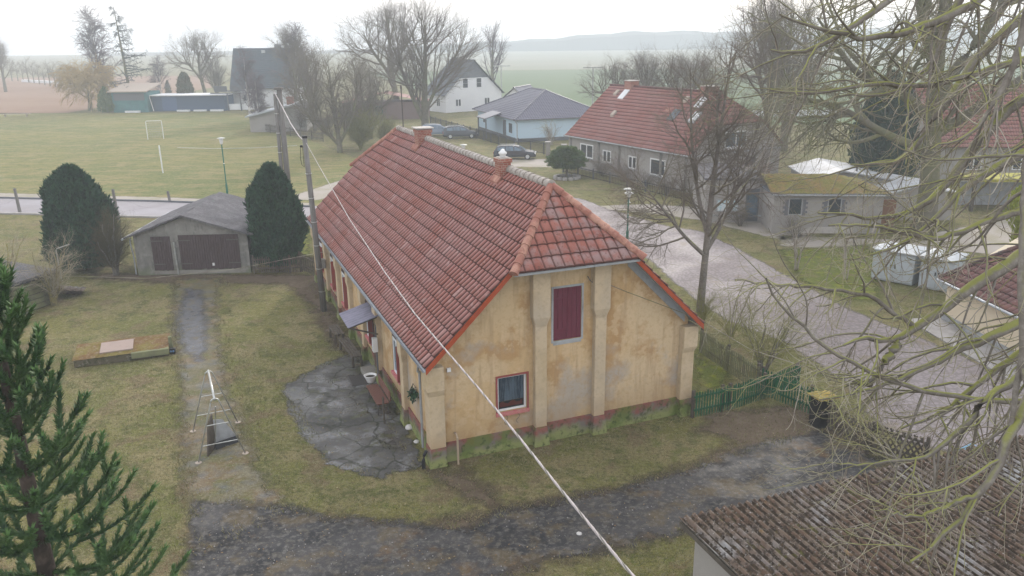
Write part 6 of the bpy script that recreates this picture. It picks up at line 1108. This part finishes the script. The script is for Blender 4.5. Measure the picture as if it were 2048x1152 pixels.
# ---------------------------------------------------------------- dense evergreens
def evergreen(name, label, cat, loc, H_, prof, m, n, leaf, seed, lumps=.12, up=.8, group=None, trunk=True, z0=.05, asp=.3):
    """prof: (height share, radius) pairs; leaf: spray length"""
    r = np.random.default_rng(seed); o = thing(name, label, cat, (loc[0], loc[1], 0), group=group); ph = r.uniform(0, 6.28, 12); zz = np.array([p[0] for p in prof]) * H_; rr = np.array([p[1] for p in prof])
    def bump(a, z): return 1 + lumps * (np.sin(3 * a + ph[0] + z * 1.3) * .5 + np.sin(5 * a + ph[1] - z * 1.9) * .4 + np.sin(9 * a + ph[2] + z * 3.1) * .35 + np.sin(14 * a + ph[3] - z * 4) * .3)
    a = r.uniform(0, 6.283, n); z = z0 * H_ + (1 - z0) * H_ * r.random(n) ** .85; rad = np.interp(z, zz, rr) * bump(a, z) * r.uniform(.66, 1.08, n); c = np.stack([rad * np.cos(a), rad * np.sin(a), z * (1 + .02 * np.sin(5 * a + ph[4]))], 1)
    outw = np.stack([np.cos(a), np.sin(a), 0 * a], 1); ax_ = nrm(outw * (1 - up) + np.array([0, 0, up]) + r.normal(size=(n, 3)) * .28) * leaf * r.uniform(.6, 1.3, n)[:, None]; wd = nrm(np.cross(ax_, r.normal(size=(n, 3)))) * leaf * asp * .5
    V = np.stack([c - wd * .5, c + wd * .5, c + ax_ * .6 + wd, c + ax_, c + ax_ * .6 - wd], 1).reshape(-1, 3); F = [np.arange(n * 5).reshape(-1, 5)]
    na, nz = 40, 26; A, Z = np.meshgrid(np.linspace(0, 6.283, na, endpoint=False), np.linspace(z0 * H_, H_ * .995, nz), indexing='ij'); Rr = np.interp(Z, zz, rr) * bump(A, Z) * .70; V2 = np.stack([Rr * np.cos(A), Rr * np.sin(A), Z], -1).reshape(-1, 3); id_ = np.arange(na * nz).reshape(na, nz); nx_ = np.roll(id_, -1, 0)
    F2 = np.stack([id_[:, :-1], nx_[:, :-1], nx_[:, 1:], id_[:, 1:]], -1).reshape(-1, 4) + len(V)
    np_mesh('crown', np.concatenate([V, V2]), F + [F2], m, o)
    if trunk: MB().tube([(0, 0, 0), (0, 0, H_ * .3)], .14, 8).build('trunk', m_bark2, o)
    return o
Y1 = G(160, 548); evergreen('yew_tree', 'broad dark yew with rounded top left of the garage', 'conifer', Y1 + np.array([-.1, .9, 0]), 5.7, ((0, 1.0), (.08, 1.35), (.4, 1.58), (.7, 1.35), (.86, .95), (.95, .5), (1, .15)), m_yew, 46000, .36, 61, lumps=.26, asp=.24)
Y2_ = G(553, 545); evergreen('yew_tree', 'egg shaped dark yew between the garage and the single pole', 'conifer', Y2_ + np.array([-.05, .9, 0]), 5.75, ((0, .8), (.08, 1.05), (.35, 1.36), (.6, 1.27), (.8, .95), (.93, .5), (1, .12)), m_yew, 36000, .32, 62, lumps=.22, asp=.24)
evergreen('thuja_tree', 'slim brown green thuja behind the blue shed', 'conifer', at(372, 190, 163), 6.6, ((0, 1.6), (.3, 1.6), (.7, 1.2), (.92, .7), (1, .15)), m_thuja, 4000, .5, 63)
evergreen('thuja_bush', 'green conical bush at the left end of the teal shed', 'bush', G(216, 225), 4.3, ((0, 1.5), (.3, 1.5), (.7, 1.0), (1, .1)), m_pine, 3000, .5, 64)
evergreen('thuja_tree', 'tiny far thuja beyond the blue shed roof', 'conifer', at(337, 186, 200), 3.6, ((0, .7), (.5, .7), (1, .1)), m_thuja, 500, .4, 65)
evergreen('dark_conifer', 'big dark green conifer behind the huge chestnut', 'conifer', at(1755, 400, 64) , 9.4, ((0, 1.6), (.2, 2.2), (.5, 2.2), (.75, 1.7), (.92, 1.0), (1, .2)), mat('dull_conifer_foliage', (.035, .06, .04), .9, [('noise', 1, .42, .6, (.055, .08, .05), .7)]), 16000, .4, 66, lumps=.2)
evergreen('holly_bush', 'bright yellow green bush at the right edge above the cream house', 'bush', at(2048, 470, 40), 5.2, ((0, .4), (.55, .5), (.75, 1.0), (.9, .9), (1, .2)), mat('yellow_green_leaves', (.24, .27, .04), .9), 3500, .2, 67)
# rounded garden conifer with layered sprays
gc = thing('garden_conifer', 'rounded light green garden conifer on a short trunk before the red roof house', 'conifer', G(1133, 355)); r = np.random.default_rng(71); n = 15000
a = r.uniform(0, 6.283, n); u_ = r.random(n); lay = np.floor(u_ * 8) / 8; z = 1.12 + 1.80 * (lay + .09 * r.random(n)); rad = np.interp(lay, [0, .2, .45, .7, .9, 1], [1.1, 1.6, 1.65, 1.3, .75, .3]) * (1 + .15 * np.sin(4 * a + lay * 20) + .1 * np.sin(9 * a + lay * 40)) * r.random(n) ** .35; z -= .16 * rad
c = np.stack([rad * np.cos(a), rad * np.sin(a), z], 1); outw = np.stack([np.cos(a), np.sin(a), .35 + 0 * a], 1); ax_ = nrm(outw + r.normal(size=(n, 3)) * .45) * .24; wd = nrm(np.cross(ax_, r.normal(size=(n, 3)))) * .035
np_mesh('crown', np.stack([c - wd, c + wd, c + ax_ + wd * .4, c + ax_ - wd * .4], 1).reshape(-1, 3), [np.arange(n * 4).reshape(-1, 4)], m_pine, gc); MB().tube([(0, 0, 0), (.03, 0, 1.0), (-.03, 0, 2.4)], [.13, .1, .05], 8).build('trunk', m_bark2, gc)

# ---------------------------------------------------------------- shrubs
def shrub(name, label, loc, H_, w_, stems, mt, mc, seed, dens=(9, 7, 4), group=None, droop=0, cat='shrub', thick=1.):
    r = np.random.default_rng(seed); o = thing(name, label, cat, (loc[0], loc[1], 0), group=group); a = r.uniform(0, 6.283, stems); sp = r.uniform(.05, .6, stems) * w_; h = H_ * r.uniform(.6, 1, stems); K = 7; t = np.linspace(0, 1, K)
    P = np.stack([np.cos(a)[:, None] * (.1 + sp[:, None] * t ** 1.4), np.sin(a)[:, None] * (.1 + sp[:, None] * t ** 1.4), h[:, None] * t], -1) + r.normal(size=(stems, K, 3)) * .03 * H_ * t[None, :, None]; Rd = np.linspace(.03, .008, K)[None].repeat(stems, 0) * H_ / 2.2 * thick
    V, F = tubes([(P, Rd, 5)]); np_mesh('stems', V, [F], mt, o, smooth=True); sets = []
    for i, (n_, Ll) in enumerate(zip(dens, (.42, .2, .1))): P, Rd = spawn(P, Rd, n_, 5, H_ * Ll, (25, 65), .010 * H_ / 2.2 / (i + 1) ** .5 * thick, -droop, .1, .16, (.15, 1), .2, r=r); sets.append((P, Rd, 3))
    V, F = tubes(sets); np_mesh('twigs', V, [F], mc, o); return o
shrub('olive_shrub', 'large olive green shrub mass left of the farmhouse ridge', G(722, 300), 4.6, 4.2, 26, m_olive, m_olive, 81, (10, 8, 4), thick=1.3); shrub('olive_shrub', 'smaller olive shrub right behind the farmhouse roof edge', G(766, 290), 3.6, 3.2, 18, m_olive, m_olive, 82, (9, 7, 4), thick=1.3)
for i, (px, h, w_, lb) in enumerate((((545, 255), 3.2, 3, 'dark brushwood thicket under the twin utility poles'), ((600, 262), 3.4, 4, 'dark shrub before the low grey outbuilding'), ((650, 268), 3.4, 4, 'dark shrub left of the bushy bare tree'), ((520, 250), 2.8, 2, 'dark shrub at the right end of the pergola'), ((700, 262), 4, 4, 'tangled shrub behind the bushy bare tree'))): shrub('thicket', lb, G(*px), h, w_, 18, m_twigd, m_twigd, 90 + i, (9, 7, 3), group='thicket by the sports field', thick=1.5)
shrub('flowering_shrub', 'small bare shrub before the pale blue bungalow wall', G(1103, 290), 3.0, 2.2, 14, m_twig, m_twig, 99, (7, 5, 3)); shrub('thicket', 'rusty leaved shrub at the corner of the red roof house', (17.9, 60.5), 3.2, 2.6, 16, m_twigd, mat('rusty_leaves', (.22, .10, .06), .9), 100, (9, 8, 4), thick=1.6)
shrub('roadside_shrub', 'mossy olive shrub leaning over the picket fence', G(1525, 748), 2.7, 2.6, 10, m_bark, m_olive, 101, (10, 8, 5), thick=1.0); shrub('roadside_shrub', 'mossy bare shrub behind the picket fence near the lime tree', G(1462, 672), 2.0, 2.4, 11, m_olive, m_olive, 102, (8, 7, 3), thick=.8); shrub('roadside_shrub', 'thin bare shrub close to the farmhouse corner', G(1405, 640), 1.4, 2.0, 14, m_olive, m_olive, 106, (8, 7, 4), thick=.8)
shrub('brown_shrub', 'brownish upright shrub between the left yew and the garage', G(232, 550), 3.3, 1.6, 14, m_bark, mat('brown_evergreen', (.085, .075, .042), .9), 103, (12, 9, 5), thick=1.5)
for i, (x, y, lb) in enumerate(((1205, 352, 'leftmost low garden shrub under the red roof house windows'), (1245, 362, 'second low garden shrub from the left under the red roof house'), (1290, 375, 'third low garden shrub under the red roof house'), (1335, 390, 'rightmost low garden shrub under the red roof house'), (1480, 452, 'brown low shrub at the foot of the grey wing'), (1590, 475, 'brown low shrub in front of the annexe'))): shrub('garden_shrub', lb, G(x, y), 1.5, 2.4, 16, m_twigd, m_twigd, 110 + i, (8, 6, 3), group='low garden shrubs by the grey houses', thick=1.3)
shrub('young_tree', 'thin red budded sapling before the grey annexe', G(1592, 540), 3.8, 1.2, 5, m_twig, m_twig, 120, (6, 4, 2)); shrub('young_tree', 'thin pale sapling at the verge left of the white cabinets', G(1690, 560), 3.4, 1.2, 5, m_twig, m_twig, 121, (6, 4, 2))
lb_ = shrub('lichen_bush', 'yellow lichened bare fruit bush beside the plank shed', G(108, 610), 3.0, 2.7, 11, mat('lichen_bark', (.25, .215, .09), .95, [('noise', 4, .45, .6, (.12, .10, .08), .7)]), mat('pale_lichen_twig', (.33, .29, .21), .9), 122, (9, 7, 4), droop=-.05, thick=1.1)
shrub('lichen_bush', 'sprawling bare shrub at the left edge behind the monkey puzzle', G(5, 640), 4.0, 3.2, 12, mat('lichen_bark', (.30, .26, .10), .95, [('noise', 4, .45, .6, (.12, .10, .08), .7)]), mat('pale_lichen_twig', (.33, .29, .21), .9), 123, (7, 5, 3), thick=.9)

# ---------------------------------------------------------------- monkey puzzle tree
ap = thing('monkey_puzzle', 'dark green monkey puzzle tree in the lower left corner', 'conifer', (-6.95, 10.2, 0)); r = np.random.default_rng(77)
tk = MB().tube([(0, 0, 0), (0, 0, 5), (0, 0, 9.6)], [.16, .125, .045], 12).build('trunk', m_araub, ap, smooth=True)
PR = []; whorls = np.arange(2.2, 9.9, .56)
for z in whorls:
    q = min(1, (9.95 - z) / 7.7); Lm = .28 + 2.0 * q ** .75; nb = 5; a0 = r.uniform(0, 6.28)
    for k in range(nb):
        a = a0 + 2 * math.pi * k / nb + r.normal() * .12; Lb = Lm * r.uniform(.85, 1.1); n = 8; el0 = R(65 * (1 - q) ** 1.3 - 2); pts = [np.array([0, 0, z])]; el = el0
        for i in range(n): el += R(3 + 5.5 * (i / n) - (3.5 if q > .4 and i < 3 else 0)); d = np.array([math.cos(a) * math.cos(el), math.sin(a) * math.cos(el), math.sin(el)]); pts.append(pts[-1] + d * Lb / n)
        pts = np.array(pts); PR.append((pts, .062))
        if Lb > .55:
            ns = int(2 + Lb * 1.5)
            for s_ in range(ns):
                t = .28 + .66 * (s_ + r.random() * .4) / ns; i = min(int(t * n), n - 1); base = pts[i] + (pts[i + 1] - pts[i]) * (t * n - i); T = nrm(pts[i + 1] - pts[i]); sd_ = np.array([-math.sin(a), math.cos(a), 0]) * (1 if s_ % 2 else -1); d = nrm(T * .55 + sd_ * .8 + np.array([0, 0, r.uniform(-.15, .35)])); Ls = (1.12 - t) * Lb * .80 * r.uniform(.7, 1.2) + .12; sp_ = [base]
                for j in range(5): d = nrm(d + np.array([0, 0, .17]) + T * .06); sp_.append(sp_[-1] + d * Ls / 5)
                PR.append((np.array(sp_), .055))
Vs, Fs, b, MI = [], [], 0, []
for pts, rr in PR:
    seg = np.linalg.norm(np.diff(pts, axis=0), axis=1); Lr = seg.sum(); n = max(30, int(Lr / .045) * 9); t = np.sort(r.random(n)) * Lr; cs_ = np.concatenate([[0], np.cumsum(seg)]); c = np.stack([np.interp(t, cs_, pts[:, i]) for i in range(3)], 1)
    k = np.clip(np.searchsorted(cs_, t) - 1, 0, len(seg) - 1); T = nrm(np.diff(pts, axis=0))[k]; o_r = r.normal(size=(n, 3)); o_r = nrm(o_r - (o_r * T).sum(1, keepdims=True) * T); wv = np.cross(T, o_r); tip = (t > Lr * .93)[:, None]; MI.append((t > Lr - .13 * r.uniform(.5, 1.3, n)).astype(np.int32))
    ax_ = nrm(T * (.75 + .6 * tip) + o_r * .75) * (.105 * r.uniform(.8, 1.2, n)[:, None]); base = c + o_r * .012; V = np.stack([base - wv * .016, base + wv * .016, base + ax_], 1).reshape(-1, 3); Vs.append(V); Fs.append(b + np.arange(3 * n).reshape(-1, 3)); b += 3 * n
V = np.concatenate(Vs); F3 = np.concatenate(Fs); np_mesh('scale_leaves', V, [F3], [m_arau, mat('fresh_monkey_puzzle_tip', (.075, .145, .042), .6, spec=.35)], ap, mi=np.concatenate(MI))
cm = MB()
for pts, rr in PR: cm.tube([tuple(p) for p in pts], [.026] * (len(pts) - 1) + [.012], 5)
cm.build('branches', m_arau, ap)

# ---------------------------------------------------------------- the big foreground tree at the right edge
def pxl(pts): return [at(x, y, Y) for x, y, Y in pts]
ft = thing('walnut_tree', 'big mossy bare tree reaching in from the right edge with curved drooping twigs', 'tree', (9.6, 11.5, 0)); O_ = np.array([9.6, 11.5, 0]); r = np.random.default_rng(200)
tp_, tr_ = poly([(0, 0, 0), (.1, -.2, 3), (-.2, 0, 6), (.2, .2, 9), (0, 0, 12), (.3, .3, 16)], [.48, .40, .36, .30, .22, .08], 20); V, F = tubes([(tp_, tr_, 16)]); np_mesh('trunk', V, [F], m_bark, ft, smooth=True)
LIMB = [  # photographed course, then the distance from the viewer
 ([(2250, 470, 11.6), (2048, 505, 11), (1960, 560, 10.6), (1900, 610, 10.3), (1830, 655, 10), (1790, 690, 9.8), (1720, 668, 9.6), (1690, 690, 9.4)], .085, .012),
 ([(1800, 685, 9.8), (1765, 730, 9.6), (1740, 770, 9.5), (1700, 760, 9.4)], .05, .012),
 ([(2250, 600, 10.6), (2048, 700, 10), (1985, 745, 9.8), (1930, 790, 9.6), (1880, 830, 9.3), (1800, 860, 9.1)], .050, .01),
 ([(2250, 560, 10.6), (2048, 640, 10), (1985, 672, 9.8), (1920, 700, 9.7), (1840, 740, 9.5), (1760, 775, 9.3), (1640, 800, 9)], .065, .01),
 ([(2200, 200, 10.5), (2060, 300, 9.2), (2044, 480, 8.6), (2046, 600, 8.3), (2040, 760, 8.1), (2015, 860, 8.0)], .055, .02),
 ([(2300, 640, 10.5), (2100, 700, 9.0), (2050, 800, 8.2), (2005, 905, 7.8), (1965, 985, 7.6), (1925, 1040, 7.5), (1880, 1090, 7.4), (1820, 1120, 7.3)], .060, .012),
 ([(1965, 985, 7.6), (1900, 1010, 7.6), (1830, 1035, 7.5), (1760, 1020, 7.5)], .028, .007),
 ([(2300, 100, 12.5), (2048, 190, 12.5), (1985, 250, 12.3), (1930, 320, 12), (1890, 375, 11.8), (1830, 425, 11.5), (1760, 440, 11.2), (1640, 425, 11)], .085, .012),
 ([(2200, 60, 13), (2040, 30, 13), (1960, 110, 12.6), (1880, 220, 12.2), (1830, 300, 12), (1780, 330, 11.6), (1700, 330, 11.3)], .08, .010),
 ([(2300, 330, 11.8), (2048, 300, 11.5), (1980, 340, 11.2), (1920, 385, 11), (1870, 440, 10.8), (1790, 500, 10.6), (1700, 520, 10.4)], .06, .010),
 ([(2200, -120, 12), (2048, -60, 11.8), (1940, 10, 11.5), (1830, 60, 11.2), (1730, 80, 10.9), (1640, 60, 10.6), (1560, 30, 10.4)], .07, .010),
 ([(2100, -200, 12), (1900, -100, 11.6), (1780, 0, 11.2), (1690, 60, 11), (1600, 110, 10.8), (1540, 100, 10.6)], .06, .010),
 ([(2050, -200, 12.5), (1960, -80, 12.2), (1890, 60, 11.9), (1850, 150, 11.6), (1790, 190, 11.3), (1680, 190, 11)], .055, .010),
 ([(2250, 150, 12), (2048, 110, 12), (1950, 150, 11.8), (1850, 175, 11.5), (1740, 165, 11.2), (1620, 190, 10.9), (1540, 180, 10.7)], .05, .010),
 ([(2200, 770, 9.8), (2060, 800, 9.4), (1980, 805, 9.3), (1890, 790, 9.3), (1800, 770, 9.3), (1720, 735, 9.2), (1660, 700, 9.1), (1600, 650, 9), (1548, 600, 8.9), (1530, 560, 8.8)], .035, .009),
 ([(1830, 655, 10), (1740, 590, 10), (1640, 575, 10), (1560, 570, 9.9), (1470, 560, 9.8)], .030, .008),
 ([(2060, 740, 8.6), (1980, 790, 8.5), (1910, 870, 8.4), (1870, 910, 8.3), (1790, 925, 8.2), (1680, 930, 8.1)], .040, .008),
 ([(2048, 420, 11), (1960, 450, 10.7), (1880, 480, 10.4), (1820, 470, 10.2), (1740, 450, 10), (1660, 450, 9.8)], .04, .009),
 ([(2120, -150, 10), (2060, 0, 9.8), (2030, 120, 9.7), (1990, 210, 9.6), (1940, 270, 9.5), (1860, 300, 9.4)], .045, .009)]
Ps, Rs = [], []
for pts, r0, r1 in LIMB:
    p = np.array(pxl(pts)) - O_; a, b_ = poly(p, np.linspace(r0 * 1.25, r1 * 1.2, len(p)), 26); a = a + r.normal(size=a.shape) * .012; Ps.append(a); Rs.append(b_)
P = np.concatenate(Ps); Rd = np.concatenate(Rs)
hub = np.stack([[tp_[0, min(19, max(4, int(p[0, 2] / .84)))], p[0]] for p in [q_[0] for q_ in (Ps)]]) ; lnk = np.stack([np.linspace(h_[0], h_[1], 8) for h_ in hub]); m0 = np.linalg.norm(hub[:, 1] - hub[:, 0], axis=1) < 9; lnk = lnk[[0, 2, 3, 4, 5, 7, 8, 9, 10, 11, 12, 13, 18]]; V, F = tubes([(P, Rd, 8), (lnk, np.full((len(lnk), 8), .09), 8)]); np_mesh('limbs', V, [F], m_bark, ft, smooth=True)
ln_ = np.linalg.norm(np.diff(P, axis=1), axis=2).sum(1); pl_ = np.clip(ln_ / 4, .5, 1.2); lg_ = ln_ > 2.2
As, Rs_ = spawn(P[~lg_], Rd[~lg_], 4, 12, 1.2, (25, 65), .015, -.18, .18, .08, (.2, 1), .3, .6, r=r, endr=.3)
A1, R1 = spawn(P[lg_], Rd[lg_], 13, 12, 1.7, (25, 70), .019, -.18, .18, .08, (.12, 1), .3, .6, r=r, endr=.3, plen=pl_[lg_])
A1 = np.concatenate([A1, As]); R1 = np.concatenate([R1, Rs_])
A2_, R2 = spawn(A1, R1, 5, 12, .78, (25, 65), .0074, -.26, .36, .06, (.12, 1), .25, .65, r=r, endr=.4)
A3, R3 = spawn(A2_, R2, 2, 6, .26, (30, 70), .0058, -.16, .36, .12, (.25, 1), .2, .75, r=r, endr=.6)
fl_ = r.random(len(A1)) < .09; A4, R4 = spawn(P, Rd, 3, 7, .55, (60, 95), .010, .28, .10, .09, (.3, 1), .3, .5, r=r, endr=.4)
V, F = tubes([(A1, R1, 6)]); np_mesh('boughs', V, [F], m_bark, ft, smooth=True)
V, F = tubes([(A2_, R2, 4), (A3, R3, 3), (A4, R4, 4)]); np_mesh('twigs', V, [F], m_twig, ft)
# grass
Wd = [tuple(FH(s_, t_, 0)[:2]) for s_, t_ in ((-.1, -.1), (9.6, -.1), (9.6, 22.3), (-.1, 22.3))]
px_ = lambda L_: [tuple(G(x, y)[:2]) for x, y in L_]
dz = px_([(395, 1000), (660, 1034), (930, 1058), (1200, 988), (1400, 938), (1640, 862), (1740, 912), (1800, 1040), (1390, 1056), (1180, 1104), (980, 1160), (1020, 1260), (350, 1260)]); tz = px_([(352, 560), (440, 556), (440, 700), (490, 860), (560, 1010), (395, 1100), (362, 760)]); pz = px_([(566, 775), (676, 716), (745, 730), (848, 930), (766, 957), (660, 925)])
blades('grass_tufts', 120000, (-22, 14, 15.5, 33), .025, .10, .020, [(Wd, 0), (dz, -.05), (tz, -.1), (pz, 0)], 'short winter grass blades in the yard')
# taller tufts where the grass meets walls, slabs and tracks
n = 260000; x = rng.uniform(-20, 12, n); y = rng.uniform(15, 46, n); k_ = np.zeros(n, bool); ok = np.ones(n, bool)
for z_, a_, b_, pr_ in ((dz, -.5, .12, .5), (tz, -.5, .25, .35), (pz, -.22, .14, .9), (Wd, -.45, -.02, .5)):
    d_ = sdist(x, y, z_); k_ |= (d_ > a_) & (d_ < b_) & (rng.random(n) < pr_)
clump = np.sin(x * 3.1) * np.cos(y * 2.7) + np.sin(x * 7.3 + y * 5.1) * .6 + rng.normal(0, .5, n); k_ &= clump > .1; k_ &= sdist(x, y, Wd) < -.02; x, y = x[k_], y[k_]; n = len(x); h = rng.uniform(.04, .15, n); a = rng.uniform(0, 6.283, n); ln = rng.normal(0, .5, (n, 2)) * h[:, None]; ca, sa = np.cos(a) * .012, np.sin(a) * .012
V = np.stack([np.stack([x - ca, y - sa, 0 * x], 1), np.stack([x + ca, y + sa, 0 * x], 1), np.stack([x + ln[:, 0], y + ln[:, 1], h], 1)], 1).reshape(-1, 3); tag(np_mesh('edge_grass', V, [np.arange(3 * n).reshape(-1, 3)], m_blade), 'longer grass tufts along the edges of paving and walls', 'grass', kind='stuff')
n = 5200; x = rng.uniform(-20, 13, n); y = rng.uniform(15, 40, n); k_ = sdist(x, y, Wd) < -.05; x, y = x[k_], y[k_]; n = len(x); s_ = rng.uniform(.015, .04, n); a = rng.uniform(0, 6.283, n); dx, dy = np.cos(a) * s_, np.sin(a) * s_; z_ = .02 + rng.uniform(0, .012, n)
V = np.stack([np.stack([x - dx, y - dy, z_], 1), np.stack([x + dy * .6, y - dx * .6, z_ + .01], 1), np.stack([x + dx, y + dy, z_ + .006], 1), np.stack([x - dy * .6, y + dx * .6, z_], 1)], 1).reshape(-1, 3)
tag(np_mesh('fallen_leaves', V, [np.arange(4 * n).reshape(-1, 4)], mat('fallen_leaf', (.17, .11, .06), .9, [('noise', 9, .48, .62, (.34, .28, .17), .8), ('noise', 5, .5, .62, (.07, .045, .03), .8)])), 'dead leaves and crumbs scattered over the yard', 'leaves', kind='stuff')
# pebbles scattered over the driveway
n = 1600; x = rng.uniform(-12, 6, n); y = rng.uniform(14, 28, n); k_ = (sdist(x, y, dz) > 0) | (sdist(x, y, tz) > 0); x, y = x[k_], y[k_]; n = len(x); s_ = rng.uniform(.008, .035, n) * rng.uniform(.4, 1, n); c = np.stack([x, y, .012 + s_ * .3], 1)
O8 = np.array([(1, 0, 0), (0, 1, 0), (-1, 0, 0), (0, -1, 0), (0, 0, .7), (0, 0, -.7)]); a = rng.uniform(0, 6.28, n); Rm = np.stack([np.stack([np.cos(a), -np.sin(a)], -1), np.stack([np.sin(a), np.cos(a)], -1)], 1); V = np.repeat(O8[None], n, 0) * (s_[:, None, None] * rng.uniform(.6, 1.3, (n, 1, 3))); V[:, :, :2] = np.einsum('nij,nkj->nki', Rm, V[:, :, :2]); V += c[:, None]
Ft = np.array([(0, 1, 4), (1, 2, 4), (2, 3, 4), (3, 0, 4), (1, 0, 5), (2, 1, 5), (3, 2, 5), (0, 3, 5)]); F = (np.arange(n)[:, None, None] * 6 + Ft[None]).reshape(-1, 3); tag(np_mesh('pebbles', V.reshape(-1, 3), [F], m_kerb), 'pale pebbles strewn on the driveway', 'gravel', kind='stuff')
# ---------------------------------------------------------------- the misty air
hz = MB().box(-1000, 1000, -40, 1000, -1, 27).build('haze', None or bpy.data.materials.new('misty_air')); hm = hz.data.materials[0]; hm.use_nodes = True; n_ = hm.node_tree.nodes; n_.clear()
vo = n_.new('ShaderNodeVolumePrincipled'); ou = n_.new('ShaderNodeOutputMaterial'); hm.node_tree.links.new(vo.outputs[0], ou.inputs['Volume']); vo.inputs['Color'].default_value = (.87, .935, 1, 1); vo.inputs['Density'].default_value = .0014; vo.inputs['Anisotropy'].default_value = .1
hz['kind'] = 'stuff'; hz['label'] = 'pale winter mist over the village'
